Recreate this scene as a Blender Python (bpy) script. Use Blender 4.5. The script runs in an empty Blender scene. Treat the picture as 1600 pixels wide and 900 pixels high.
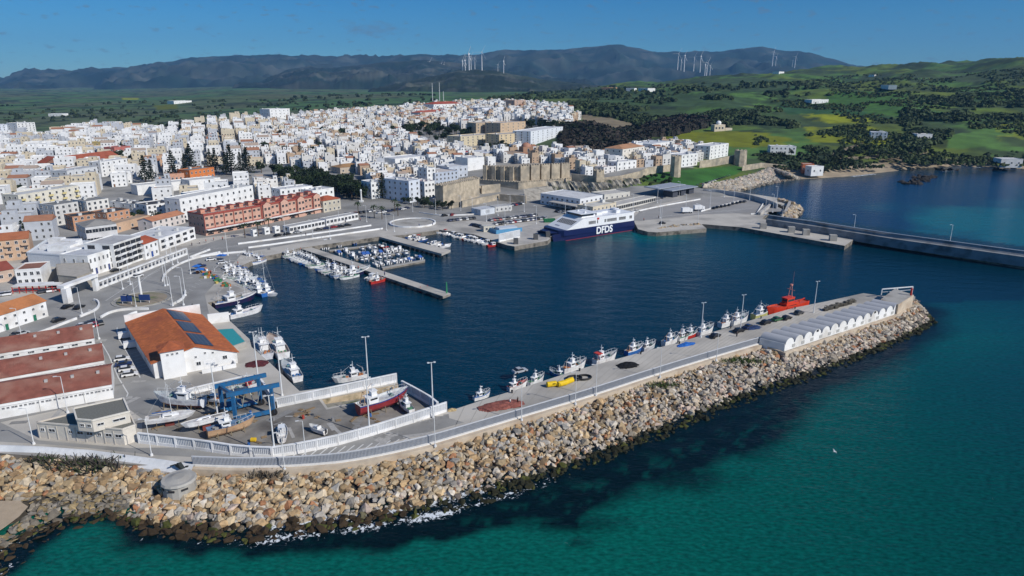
import bpy, bmesh, math, random
import numpy as np
from mathutils import Vector, Matrix
R = math.radians
random.seed(11)
RNG = np.random.default_rng(5)
D = bpy.data
scene = bpy.context.scene
COL = scene.collection

# ------------------------------------------------------------------ camera
CH, CF, PIT = 80.0, 1067.0, math.atan(320 / 1067)
SP, CP = math.sin(PIT), math.cos(PIT)
cam = D.objects.new('camera', D.cameras.new('camera'))
COL.objects.link(cam)
cam.location = (0, 0, CH)
cam.rotation_euler = (math.pi / 2 - PIT, 0, 0)
cam.data.sensor_width = 36
cam.data.lens = 36 * CF / 1600
cam.data.clip_start = 1
cam.data.clip_end = 60000
scene.camera = cam

# ------------------------------------------------------------------ world
SUN = Vector((0.85, -0.53, 0)).normalized()
ELEV = 36
W = D.worlds.new('World')
scene.world = W
W.use_nodes = True
nt = W.node_tree
nt.nodes.clear()
sky = nt.nodes.new('ShaderNodeTexSky')
sky.sky_type = 'NISHITA'
sky.sun_disc = False
sky.sun_elevation = R(ELEV)
sky.sun_rotation = math.atan2(SUN.x, SUN.y)
sky.air_density = 1.0
sky.dust_density = 0.0
sky.ozone_density = 4.0
sky.altitude = 900
bgn = nt.nodes.new('ShaderNodeBackground')
bgn.inputs['Strength'].default_value = 0.085
hs = nt.nodes.new('ShaderNodeHueSaturation')
hs.inputs['Saturation'].default_value = 1.12
hs.inputs['Value'].default_value = 0.92
out = nt.nodes.new('ShaderNodeOutputWorld')
nt.links.new(sky.outputs[0], hs.inputs['Color'])
tcn = nt.nodes.new('ShaderNodeTexCoord'); sx_ = nt.nodes.new('ShaderNodeSeparateXYZ'); nt.links.new(tcn.outputs['Generated'], sx_.inputs[0])
cr = nt.nodes.new('ShaderNodeValToRGB'); nt.links.new(sx_.outputs['Z'], cr.inputs[0])   # the clear dry air's own blue, by height above the horizon
e_ = cr.color_ramp.elements; e_[0].position = 0.0; e_[0].color = (.40, .69, .91, 1); e_[1].position = .11; e_[1].color = (.20, .65, .98, 1)
q_ = e_.new(.035); q_.color = (.34, .70, .95, 1); q_ = e_.new(.55); q_.color = (.5, .85, 1.1, 1)
mm = nt.nodes.new('ShaderNodeMix'); mm.data_type = 'RGBA'; mm.blend_type = 'MULTIPLY'; mm.inputs['Factor'].default_value = 1
nt.links.new(hs.outputs[0], mm.inputs['A']); nt.links.new(cr.outputs[0], mm.inputs['B'])
N_ = nt.nodes.new; K_ = nt.links.new     # two thin grey wisps of cloud
vn = N_('ShaderNodeTexNoise'); vn.inputs['Scale'].default_value = 60; vn.inputs['Detail'].default_value = 6
mp_ = N_('ShaderNodeMapping'); mp_.inputs['Scale'].default_value = (1, 1, 3.2); K_(tcn.outputs['Generated'], mp_.inputs[0]); K_(mp_.outputs[0], vn.inputs['Vector'])
last = mm.outputs['Result']
for cpx, cpy, rx, ry, am in ((590, 45, 48, 13, .42), (548, 40, 14, 10, .3), (680, 68, 12, 6, .3), (770, 64, 14, 5, .22), (320, 42, 20, 6, .15)):
    u, v = (cpx - 800) / CF, (cpy - 450) / CF; dv = Vector((u, CP - v * SP, -(SP + v * CP))).normalized()
    s1 = N_('ShaderNodeVectorMath'); s1.operation = 'SUBTRACT'; K_(tcn.outputs['Generated'], s1.inputs[0]); s1.inputs[1].default_value = dv
    s2 = N_('ShaderNodeVectorMath'); s2.operation = 'MULTIPLY'; K_(s1.outputs[0], s2.inputs[0]); s2.inputs[1].default_value = (CF / rx, CF / rx, CF / ry)
    s3 = N_('ShaderNodeVectorMath'); s3.operation = 'LENGTH'; K_(s2.outputs[0], s3.inputs[0])
    r1 = N_('ShaderNodeMapRange'); K_(s3.outputs['Value'], r1.inputs['Value']); r1.inputs['From Min'].default_value = 1.2; r1.inputs['From Max'].default_value = .1; r1.inputs['To Max'].default_value = .34
    a1 = N_('ShaderNodeMath'); K_(r1.outputs[0], a1.inputs[0]); K_(vn.outputs['Fac'], a1.inputs[1])
    r2 = N_('ShaderNodeMapRange'); K_(a1.outputs[0], r2.inputs['Value']); r2.inputs['From Min'].default_value = .60; r2.inputs['From Max'].default_value = .85; r2.inputs['To Max'].default_value = am
    m3 = N_('ShaderNodeMix'); m3.data_type = 'RGBA'; K_(r2.outputs[0], m3.inputs['Factor']); K_(last, m3.inputs['A']); m3.inputs['B'].default_value = (1.6, 2.0, 2.6, 1); last = m3.outputs['Result']
nt.links.new(last, bgn.inputs['Color'])
nt.links.new(bgn.outputs[0], out.inputs['Surface'])

sl = D.lights.new('sun', 'SUN')
sl.energy = 4.3
sl.angle = R(0.5)
sl.color = (1.0, 0.955, 0.89)
so = D.objects.new('sun', sl)
COL.objects.link(so)
sd = Vector((SUN.x * math.cos(R(ELEV)), SUN.y * math.cos(R(ELEV)), math.sin(R(ELEV))))
so.rotation_euler = sd.to_track_quat('Z', 'Y').to_euler()
so.location = sd * 500

scene.view_settings.view_transform = 'Standard'
scene.view_settings.look = 'None'
scene.view_settings.exposure = 0.0
scene.view_settings.gamma = 1
scene.cycles.max_bounces = 5
scene.cycles.diffuse_bounces = 2
scene.cycles.glossy_bounces = 2
scene.cycles.transmission_bounces = 2
scene.cycles.volume_bounces = 0
scene.cycles.transparent_max_bounces = 6

# ------------------------------------------------------------------ geometry of the place
def P(px, py, z=0.0):
    """the point at height z that a spot of the photograph shows"""
    u, v = (px - 800) / CF, (py - 450) / CF
    t = (CH - z) / (SP + v * CP)
    return Vector((u * t, (CP - v * SP) * t, z))
def PD(px, py, Y):
    u, v = (px - 800) / CF, (py - 450) / CF
    t = Y / (CP - v * SP)
    return Vector((u * t, Y, CH - (SP + v * CP) * t))
def proj(X, Y, Z):
    dz = Z - CH
    dep = Y * CP - dz * SP
    up = Y * SP + dz * CP
    return 800 + CF * X / dep, 450 - CF * up / dep

ORDS = ('first second third fourth fifth sixth seventh eighth ninth tenth eleventh twelfth thirteenth fourteenth fifteenth sixteenth '
        'seventeenth eighteenth nineteenth twentieth').split()
TENS = {2: 'twenty', 3: 'thirty', 4: 'forty', 5: 'fifty', 6: 'sixty', 7: 'seventy', 8: 'eighty', 9: 'ninety'}
def nth(n):
    if n <= 20: return ORDS[n - 1]
    if n < 100:
        t, u = divmod(n, 10)
        return TENS[t] + '-' + ORDS[u - 1] if u else TENS[t][:-1] + 'ieth'
    return 'next'

# value noise
_lat = RNG.random((256, 256))
def vnoise(x, y):
    x = np.asarray(x, float); y = np.asarray(y, float)
    xi = np.floor(x).astype(int); yi = np.floor(y).astype(int)
    fx = x - xi; fy = y - yi
    fx = fx * fx * (3 - 2 * fx); fy = fy * fy * (3 - 2 * fy)
    g = lambda a, b: _lat[a & 255, b & 255]
    return (g(xi, yi) * (1 - fx) + g(xi + 1, yi) * fx) * (1 - fy) + (g(xi, yi + 1) * (1 - fx) + g(xi + 1, yi + 1) * fx) * fy
def fbm(x, y, oc=5, ridged=False):
    s = 0; a = 0.5; n = 0
    for i in range(oc):
        v = vnoise(x + 17.3 * i, y - 9.1 * i)
        if ridged: v = 1 - abs(2 * v - 1)
        s = s + a * v; n += a
        a *= 0.5; x = x * 2.03; y = y * 2.03
    return s / n
def inpoly(x, y, poly):
    x = np.asarray(x, float); y = np.asarray(y, float)
    c = np.zeros(x.shape, bool)
    n = len(poly)
    for i in range(n):
        x1, y1 = poly[i][:2]; x2, y2 = poly[(i + 1) % n][:2]
        if y1 == y2: continue
        k = ((y1 > y) != (y2 > y)) & (x < (x2 - x1) * (y - y1) / (y2 - y1) + x1)
        c ^= k
    return c
def dpoly(x, y, poly, closed=True):
    d = np.full(np.shape(x), 1e9)
    n = len(poly)
    for i in range(n if closed else n - 1):
        x1, y1 = poly[i][:2]; x2, y2 = poly[(i + 1) % n][:2]
        L2 = (x2 - x1) ** 2 + (y2 - y1) ** 2 + 1e-9
        t = np.clip(((x - x1) * (x2 - x1) + (y - y1) * (y2 - y1)) / L2, 0, 1)
        d = np.minimum(d, np.hypot(x - x1 - t * (x2 - x1), y - y1 - t * (y2 - y1)))
    return d

QZ = 2.2
# ground heights of the inland terrain: rows = distance, columns = bearing
YK = [0, 250, 330, 400, 450, 500, 560, 620, 700, 800, 900, 1000, 1150, 1300, 1500, 1800, 2200, 2600, 3200, 4500, 7000, 14000]
TAB = {
 -900: [1.8,1.8,2.3,3,3,3.4,4,4,5,6,7,8,9,10,11,12,15,18,22,26,30,40],
 0:    [1.8,1.8,2.3,3,3,3.4,4,4,5,6,7,8,9,10,11,12,15,18,22,26,30,40],
 200:  [1.8,1.8,2.0,3,3.2,4,4.5,5,6,8,9,11,13,15,17,18,20,22,24,28,32,40],
 400:  [1.8,1.8,1.9,2.5,3,5,6,8,10,13,15,18,21,24,26,30,35,40,44,48,50,50],
 550:  [1.8,1.8,1.8,2.2,3.5,6,9,11,14,18,22,26,30,33,36,38,36,36,36,36,40,40],
 700:  [1.8,1.8,1.8,2.0,3.0,5,10,14,18,22,26,30,35,40,43,44,42,40,38,36,40,40],
 850:  [1.8,1.8,1.8,2.0,2.4,3.5,11,14,18,26,32,36,40,44,49,52,50,46,42,38,40,40],
 1000: [1.8,1.8,1.8,1.8,2.4,4.5,12,15,16,20,27,35,43,51,59,64,66,66,60,50,45,45],
 1150: [1.8,1.8,1.8,1.8,2.4,3.6,6,11,13,21,31,41,53,61,69,79,89,95,95,80,60,60],
 1300: [1.8,1.8,1.8,1.8,2.4,3,3,4,12,22,32,42,54,62,72,84,104,126,130,110,80,70],
 1450: [1.8,1.8,1.8,1.8,2.4,3,3,3,11,24,35,46,56,67,80,100,128,138,130,110,80,70],
 1600: [1.8,1.8,1.8,1.8,2.4,3,3,3,9,26,39,51,65,81,101,131,145,140,130,110,80,70],
 2500: [1.8,1.8,1.8,1.8,2.4,3,3,3,9,26,39,51,65,81,101,131,145,140,130,110,80,70],
}
_tc = np.array(sorted(TAB)); _tv = np.array([TAB[c] for c in _tc], float)
_ak = (_tc - 800) / CF / 1.02
def gz(X, Y):
    X = np.asarray(X, float); Y = np.asarray(Y, float)
    a = np.clip(X / np.maximum(Y, 1), _ak[0], _ak[-1] - 1e-6)
    Yc = np.clip(Y, 0, 13999)
    j = np.clip(np.searchsorted(_ak, a, side='right') - 1, 0, len(_ak) - 2)
    yk = np.array(YK, float)
    i = np.clip(np.searchsorted(yk, Yc, side='right') - 1, 0, len(yk) - 2)
    fa = (a - _ak[j]) / (_ak[j + 1] - _ak[j]); fa = fa * fa * (3 - 2 * fa)
    fy = (Yc - yk[i]) / (yk[i + 1] - yk[i])
    return (_tv[j, i] * (1 - fy) + _tv[j, i + 1] * fy) * (1 - fa) + (_tv[j + 1, i] * (1 - fy) + _tv[j + 1, i + 1] * fy) * fa
def rough_z(X, Y):
    """hills and gullies on top of the smooth ground"""
    a = X / np.maximum(Y, 1)
    right = np.clip((a - 0.02) / 0.12, 0, 1) * np.clip((Y - 620) / 250, 0, 1)
    left = np.clip((0.02 - a) / 0.1, 0, 1) * np.clip((Y - 1300) / 800, 0, 1)
    mid = np.clip((Y - 1500) / 900, 0, 1)
    n = (fbm(X / 230, Y / 230, 5, True) - 0.62) * 1.5
    n2 = fbm(X / 520 + 7, Y / 520, 4) - 0.5
    amp = np.clip(Y / 1500, 0, 1.6)
    return right * (n * 34 + n2 * 26) * amp * 0.62 + left * n2 * 16 + mid * n2 * 10
def PT(px, py):
    """the spot of the inland ground seen at a point of the photograph"""
    Y = 150.0
    u = None
    while Y < 6000:
        p = PD(px, py, Y)
        if p.z <= max(gz(p.x, p.y) + float(rough_z(p.x, p.y)), 0): break
        Y *= 1.004
    p.z = float(gz(p.x, p.y) + rough_z(p.x, p.y))
    return p

# ------------------------------------------------------------------ materials
def mat(name, col, rough=0.75, var=0.12, scale=0.6, metal=0.0, bump=0.0, spec=0.3, stain=None, stain_scale=0.15, attr=None, alpha=None):
    m = D.materials.new(name); m.use_nodes = True
    n = m.node_tree; b = n.nodes['Principled BSDF']
    b.inputs['Roughness'].default_value = rough
    b.inputs['Metallic'].default_value = metal
    b.inputs['Specular IOR Level'].default_value = spec
    L = n.links.new
    tc = n.nodes.new('ShaderNodeNewGeometry')
    nz = n.nodes.new('ShaderNodeTexNoise'); nz.inputs['Scale'].default_value = scale; nz.inputs['Detail'].default_value = 5
    L(tc.outputs['Position'], nz.inputs['Vector'])
    mr = n.nodes.new('ShaderNodeMapRange')
    mr.inputs['From Min'].default_value = 0.3; mr.inputs['From Max'].default_value = 0.7
    mr.inputs['To Min'].default_value = 1 - var; mr.inputs['To Max'].default_value = 1 + var
    L(nz.outputs['Fac'], mr.inputs['Value'])
    mx = n.nodes.new('ShaderNodeMix'); mx.data_type = 'RGBA'; mx.blend_type = 'MULTIPLY'
    mx.inputs['Factor'].default_value = 1
    if attr:
        at = n.nodes.new('ShaderNodeAttribute'); at.attribute_name = attr
        L(at.outputs['Color'], mx.inputs['A'])
    else:
        mx.inputs['A'].default_value = (*col, 1)
    L(mr.outputs['Result'], mx.inputs['B'])
    res = mx.outputs['Result']
    if stain:
        s2 = n.nodes.new('ShaderNodeTexNoise'); s2.inputs['Scale'].default_value = stain_scale; s2.inputs['Detail'].default_value = 7
        L(tc.outputs['Position'], s2.inputs['Vector'])
        r2 = n.nodes.new('ShaderNodeMapRange'); r2.inputs['From Min'].default_value = 0.48; r2.inputs['From Max'].default_value = 0.68
        L(s2.outputs['Fac'], r2.inputs['Value'])
        m2 = n.nodes.new('ShaderNodeMix'); m2.data_type = 'RGBA'
        L(r2.outputs['Result'], m2.inputs['Factor']); L(res, m2.inputs['A']); m2.inputs['B'].default_value = (*stain, 1)
        res = m2.outputs['Result']
    L(res, b.inputs['Base Color'])
    if bump:
        bp = n.nodes.new('ShaderNodeBump'); bp.inputs['Strength'].default_value = bump; bp.inputs['Distance'].default_value = 0.3
        n3 = n.nodes.new('ShaderNodeTexNoise'); n3.inputs['Scale'].default_value = scale * 4; n3.inputs['Detail'].default_value = 6
        L(tc.outputs['Position'], n3.inputs['Vector'])
        L(n3.outputs['Fac'], bp.inputs['Height']); L(bp.outputs[0], b.inputs['Normal'])
    return m
_mc = {}
def cm(col, rough=0.6, **k):
    """plain painted surface of a colour, one material per colour"""
    key = (tuple(round(c, 3) for c in col), rough, tuple(sorted(k.items())))
    if key not in _mc: _mc[key] = mat('paint', col, rough, **{**dict(var=0.07, scale=1.3), **k})
    return _mc[key]
WHITE = (0.80, 0.80, 0.78); CREAM = (0.66, 0.60, 0.47); GREY = (0.33, 0.33, 0.33); DARK = (0.03, 0.032, 0.036)
M_white = mat('white_render', (0.80, 0.80, 0.785), 0.8, 0.06, 0.25, stain=(0.62, 0.60, 0.56), stain_scale=0.2)
M_glass = cm((0.025, 0.03, 0.038), 0.12, spec=0.6)
M_dark = cm((0.03, 0.03, 0.033), 0.7)
M_metal = cm((0.55, 0.56, 0.57), 0.4, metal=0.3)
M_pole = cm((0.70, 0.71, 0.71), 0.45)
M_conc = mat('concrete', (0.40, 0.385, 0.35), 0.9, 0.12, 0.5, stain=(0.27, 0.25, 0.22), stain_scale=0.25)
M_cream = mat('cream_concrete', (0.56, 0.47, 0.36), 0.9, 0.14, 0.6, stain=(0.42, 0.33, 0.24), stain_scale=0.3)
M_blue = cm((0.02, 0.13, 0.30), 0.45, stain=(0.05, 0.10, 0.16), stain_scale=0.9)
M_red = cm((0.45, 0.03, 0.02), 0.5)
M_tyre = cm((0.015, 0.015, 0.016), 0.85)
M_stone = mat('castle_stone', (0.46, 0.39, 0.29), 0.92, 0.28, 0.35, bump=0.6, stain=(0.27, 0.245, 0.20), stain_scale=0.12)
M_tile = mat('clay_tiles', (0.46, 0.13, 0.05), 0.85, 0.25, 0.9, stain=(0.33, 0.10, 0.05), stain_scale=0.2)
M_att = mat('render_by_house', (1, 1, 1), 0.82, 0.09, 0.4, attr='col')

# ------------------------------------------------------------------ mesh builder
class MB:
    def __init__(s): s.v = []; s.f = []; s.m = []; s.c = []
    def add(s, vs, fs, m=0, c=(1, 1, 1)):
        b = len(s.v); s.v.extend([tuple(v) for v in vs])
        for f in fs:
            s.f.append(tuple(b + i for i in f)); s.m.append(m); s.c.append(c)
        return s
    def box(s, x0, x1, y0, y1, z0, z1, m=0, c=(1, 1, 1)):
        return s.add([(x0, y0, z0), (x1, y0, z0), (x1, y1, z0), (x0, y1, z0), (x0, y0, z1), (x1, y0, z1), (x1, y1, z1), (x0, y1, z1)],
              [(0, 3, 2, 1), (4, 5, 6, 7), (0, 1, 5, 4), (1, 2, 6, 5), (2, 3, 7, 6), (3, 0, 4, 7)], m, c)
    def cbox(s, cx, cy, z0, w, d, h, m=0, c=(1, 1, 1)):
        return s.box(cx - w / 2, cx + w / 2, cy - d / 2, cy + d / 2, z0, z0 + h, m, c)
    def bar(s, p, q, w, h, m=0):
        p = Vector(p); q = Vector(q); d = (q - p).normalized()
        up = Vector((0, 0, 1)) if abs(d.z) < 0.95 else Vector((1, 0, 0))
        a = d.cross(up).normalized(); b = a.cross(d).normalized()
        vs = [o + a * x * w / 2 + b * y * h / 2 for o in (p, q) for x, y in ((-1, -1), (1, -1), (1, 1), (-1, 1))]
        return s.add(vs, [(0, 3, 2, 1), (4, 5, 6, 7), (0, 1, 5, 4), (1, 2, 6, 5), (2, 3, 7, 6), (3, 0, 4, 7)], m)
    def cyl(s, p, q, r0, r1=None, n=8, m=0, cap=True):
        r1 = r0 if r1 is None else r1
        p = Vector(p); q = Vector(q); d = (q - p).normalized()
        up = Vector((0, 0, 1)) if abs(d.z) < 0.95 else Vector((1, 0, 0))
        a = d.cross(up).normalized(); b = a.cross(d).normalized()
        vs = []
        for o, r in ((p, r0), (q, r1)):
            for k in range(n):
                t = 2 * math.pi * k / n
                vs.append(o + a * math.cos(t) * r + b * math.sin(t) * r)
        fs = [(k, (k + 1) % n, n + (k + 1) % n, n + k) for k in range(n)]
        if cap: fs += [tuple(range(n))[::-1], tuple(range(n, 2 * n))]
        return s.add(vs, fs, m)
    def dome(s, c, r, n=12, k=5, m=0, sz=1.0, full=False):
        vs = []; fs = []
        lo = -math.pi / 2 if full else 0
        for j in range(k + 1):
            t = lo + (math.pi / 2 - lo) * j / k
            for i in range(n):
                u = 2 * math.pi * i / n
                vs.append((c[0] + r * math.cos(t) * math.cos(u), c[1] + r * math.cos(t) * math.sin(u), c[2] + r * math.sin(t) * sz))
        for j in range(k):
            for i in range(n):
                fs.append((j * n + i, j * n + (i + 1) % n, (j + 1) * n + (i + 1) % n, (j + 1) * n + i))
        return s.add(vs, fs, m)
    def prism(s, poly, z0, z1, m=0, mt=None, c=(1, 1, 1)):
        poly = [(p[0], p[1]) for p in poly]
        ar = sum(poly[i][0] * poly[(i + 1) % len(poly)][1] - poly[(i + 1) % len(poly)][0] * poly[i][1] for i in range(len(poly)))
        if ar < 0: poly = poly[::-1]
        n = len(poly)
        z1s = z1 if isinstance(z1, (list, tuple)) else [z1] * n
        b = [(x, y, z0) for x, y in poly] + [(poly[i][0], poly[i][1], z1s[i]) for i in range(n)]
        s.add(b, [(i, (i + 1) % n, n + (i + 1) % n, n + i) for i in range(n)], m, c)
        s.add(b[n:], [tuple(range(n))], m if mt is None else mt, c)
        s.add(b[:n], [tuple(range(n))[::-1]], m, c)
        return s
    def quad(s, a, b, c_, d, m=0, c=(1, 1, 1)): return s.add([a, b, c_, d], [(0, 1, 2, 3)], m, c)
    def mesh(s, name, mats, colors=False, smooth=False):
        me = D.meshes.new(name)
        me.from_pydata(s.v, [], s.f)
        for q in (mats if isinstance(mats, (list, tuple)) else [mats]): me.materials.append(q)
        if len(s.f): me.polygons.foreach_set('material_index', s.m)
        if colors:
            at = me.attributes.new('col', 'FLOAT_COLOR', 'FACE')
            at.data.foreach_set('color', np.array([(*c, 1) for c in s.c], np.float32).ravel())
        if smooth: me.polygons.foreach_set('use_smooth', [True] * len(s.f))
        me.update()
        return me
    def build(s, name, mats, parent=None, colors=False, smooth=False, loc=None, rz=0):
        o = D.objects.new(name, s.mesh(name, mats, colors, smooth)); COL.objects.link(o)
        if parent is not None: o.parent = parent
        if loc is not None: o.location = loc
        if rz: o.rotation_euler = (0, 0, rz)
        return o
def npmesh(name, V, Fq, mats, colors=None, smooth=False, tri=False, mi=None, pcolors=None):
    me = D.meshes.new(name)
    V = np.asarray(V, np.float32); Fq = np.asarray(Fq, np.int32); k = Fq.shape[1]
    me.vertices.add(len(V)); me.vertices.foreach_set('co', V.ravel())
    me.loops.add(Fq.size); me.loops.foreach_set('vertex_index', Fq.ravel())
    me.polygons.add(len(Fq)); me.polygons.foreach_set('loop_start', np.arange(0, Fq.size, k, dtype=np.int32))
    for q in (mats if isinstance(mats, (list, tuple)) else [mats]): me.materials.append(q)
    if mi is not None: me.polygons.foreach_set('material_index', np.asarray(mi, np.int32))
    me.polygons.foreach_set('use_smooth', np.full(len(Fq), smooth, bool))
    me.update(calc_edges=True)
    if colors is not None:
        at = me.attributes.new('col', 'FLOAT_COLOR', 'FACE'); at.data.foreach_set('color', np.asarray(colors, np.float32).ravel())
    if pcolors is not None:
        at = me.attributes.new('col', 'FLOAT_COLOR', 'POINT'); at.data.foreach_set('color', np.asarray(pcolors, np.float32).ravel())
    return me
def tag(o, label=None, cat=None, group=None, kind=None):
    if label: o['label'] = label
    if cat: o['category'] = cat
    if group: o['group'] = group
    if kind: o['kind'] = kind
    return o
def thing(name, label, cat, loc=(0, 0, 0), rz=0, group=None):
    o = D.objects.new(name, None); COL.objects.link(o)
    o.location = loc; o.rotation_euler = (0, 0, rz); o.empty_display_size = 0.5
    return tag(o, label, cat, group)
KIDS = {}
def kids(o):
    if o.name not in KIDS: KIDS[o.name] = list(o.children)
    return KIDS[o.name]
def dup(root, loc, rz=0, label=None, group=None, scale=None, parent=None):
    r = root.copy(); COL.objects.link(r)
    if parent is not None: r.parent = parent
    else:
        r.location = loc; r.rotation_euler = (root.rotation_euler.x if False else 0, 0, rz)
        if scale: r.scale = (scale,) * 3 if not isinstance(scale, (list, tuple)) else scale
        if label: r['label'] = label
        if group: r['group'] = group
    for ch in kids(root): dup(ch, None, parent=r)
    return r
FREE = {}
def place(root, loc, rz=0, label=None, group=None, scale=None, tilt=None):
    """the first time the built thing itself is moved to its place, then copies"""
    kids(root); [kids(c) for c in root.children]
    if root.name not in FREE:
        FREE[root.name] = 1; r = root
        r.location = loc; r.rotation_euler = (0, 0, rz)
        if scale: r.scale = (scale,) * 3 if not isinstance(scale, (list, tuple)) else scale
        if label: r['label'] = label
        if group: r['group'] = group
    else: r = dup(root, loc, rz, label, group, scale)
    if tilt: r.rotation_euler = (tilt[0], tilt[1], rz)
    return r
def struct(name, mb, mats, **k):
    return tag(mb.build(name, mats, **k), kind='structure')
def ang(v): return math.atan2(v[1], v[0])
def lerp_path(pts, n):
    pts = [Vector(p[:2]) for p in pts]
    d = [0]
    for i in range(len(pts) - 1): d.append(d[-1] + (pts[i + 1] - pts[i]).length)
    out_ = []
    for k in range(n):
        t = d[-1] * k / max(1, n - 1)
        i = min(len(pts) - 2, max(0, int(np.searchsorted(d, t, side='right')) - 1))
        f = (t - d[i]) / max(1e-9, d[i + 1] - d[i])
        out_.append(pts[i].lerp(pts[i + 1], f))
    return out_
def smooth_path(pts, it=2):
    pts = [Vector(p[:2]) for p in pts]
    for _ in range(it):
        q = [pts[0]]
        for i in range(len(pts) - 1):
            q += [pts[i].lerp(pts[i + 1], 0.25), pts[i].lerp(pts[i + 1], 0.75)]
        q.append(pts[-1]); pts = q
    return pts
def ribbon(mb, path, w, z0, z1, m=0, mt=None, off=0.0):
    """a wall or kerb of width w along a path, mitred"""
    n = len(path); Lp = []; Rp = []
    for i, p in enumerate(path):
        d = (path[min(n - 1, i + 1)] - path[max(0, i - 1)]).normalized(); nn = Vector((-d.y, d.x))
        Lp.append(p + nn * (w / 2 + off)); Rp.append(p + nn * (off - w / 2))
    vs = []
    for i in range(n):
        vs += [(Rp[i].x, Rp[i].y, z0), (Lp[i].x, Lp[i].y, z0), (Lp[i].x, Lp[i].y, z1), (Rp[i].x, Rp[i].y, z1)]
    fs = []
    for i in range(n - 1):
        a, b = 4 * i, 4 * i + 4
        fs += [(a, b, b + 3, a + 3), (a + 1, a + 2, b + 2, b + 1)]
    mb.add(vs, fs, m); mb.add(vs, [(4 * i + 3, 4 * i + 7, 4 * i + 6, 4 * i + 2) for i in range(n - 1)], m if mt is None else mt)
    mb.add(vs, [(0, 3, 2, 1), (4 * n - 4, 4 * n - 3, 4 * n - 2, 4 * n - 1)], m)
    return mb
# ================================================================== SETTING: sea, terrain, hills, quays
ROCKPAIRS = [((-140,708),(-140,960)),((-60,712),(-60,915)),((0,714),(0,882)),((60,718),(58,842)),((120,724),(112,813)),((190,731),(180,812)),((260,740),(250,828)),
 ((330,742),(330,834)),((400,743),(400,836)),((480,740),(490,824)),((560,731),(590,812)),((640,717),(690,792)),((720,693),(790,765)),
 ((800,668),(880,735)),((880,642),(960,706)),((960,616),(1040,672)),((1040,592),(1120,640)),((1120,566),(1200,608)),((1192,547),(1280,583)),
 ((1224,552),(1330,562)),((1300,526),(1390,538)),((1360,506),(1440,514)),((1404,491),(1455,503)),((1420,480),(1452,494)),((1429,468),(1444,484))]
RT = [P(a[0], a[1], 1.2) for a, b in ROCKPAIRS]
RB = [P(b[0], b[1], 0.0) for a, b in ROCKPAIRS]

LAND = [P(-600,720), P(-100,716), P(150,700), P(250,650), P(318,560), P(318,490), P(322,446), P(372,404), P(446,385), P(590,361), P(690,350), P(800,345),
        P(990,342), P(1090,320), P(1190,312), P(1150,300), P(1180,291), P(1226,282), P(1300,278), P(1330,276), P(1400,268), P(1440,263), P(1500,260),
        P(1560,263), P(1600,265), P(1700,263), P(2200,262)]
LAND = [(p.x, p.y) for p in LAND] + [(3000, 800), (14000, 1500), (14000, 20000), (-14000, 20000), (-14000, 60)]

# ---- terrain
nA, nY = 760, 560
aa = np.linspace(-1.45, 1.45, nA)
yy = np.concatenate([np.geomspace(90, 3600, nY - 60), np.geomspace(3650, 14000, 60)])
A2, Y2 = np.meshgrid(aa, yy)
X2 = A2 * Y2
Z2 = gz(X2, Y2) + rough_z(X2, Y2)
ins = inpoly(X2, Y2, LAND); dd = dpoly(X2, Y2, LAND)
near = Y2 < 2500
lim = np.where(ins, -0.6 + dd * 0.22, -2.5)
Z2 = np.where(near | ~ins, np.minimum(Z2, lim), Z2)
pX, pY = proj(X2, Y2, Z2)
URB = [(-900,900),(-900,215),(0,207),(60,212),(130,196),(230,198),(300,195),(330,188),(400,182),(440,190),(480,176),(560,172),(640,168),(760,160),(880,165),
       (900,195),(850,200),(830,236),(900,240),(960,232),(1010,222),(1060,218),(1090,240),(1082,262),(1060,262),(1000,276),(930,280),(900,300),(1000,290),(1080,292),(1220,300),(1300,420),(800,900)]
def C(r, g, b): return np.array([r, g, b, 1.0])
G_scrub, G_grass, G_yel, G_dark, G_dry = C(.045,.075,.026), C(.075,.155,.034), C(.22,.25,.012), C(.012,.022,.012), C(.16,.13,.085)
n1 = fbm(X2 / 120, Y2 / 120, 5)[..., None]; n2 = fbm(X2 / 45 + 9, Y2 / 45, 4)[..., None]; n3 = fbm(X2 / 400, Y2 / 400 + 3, 4)[..., None]
st = lambda x, a, b: np.clip((x - a) / (b - a), 0, 1)
col = G_scrub + (G_grass - G_scrub) * st(n1, .44, .54)
col = col + (C(.13,.17,.02) - col) * st(fbm(X2 / 90 + 4, Y2 / 140, 5)[..., None], .53, .62) * .6
col = col + (G_dark * 1.5 - col) * st(n2, .53, .58) * 0.7
leftm = st(-X2 / Y2, .0, .12)[..., None]
lush = C(.07,.14,.045) + (C(.095,.115,.055) - C(.07,.14,.045)) * st(n3, .45, .6)
lush = lush + (G_dark - lush) * st(n2, .57, .62) * 0.7
col = col + (lush - col) * leftm
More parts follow.
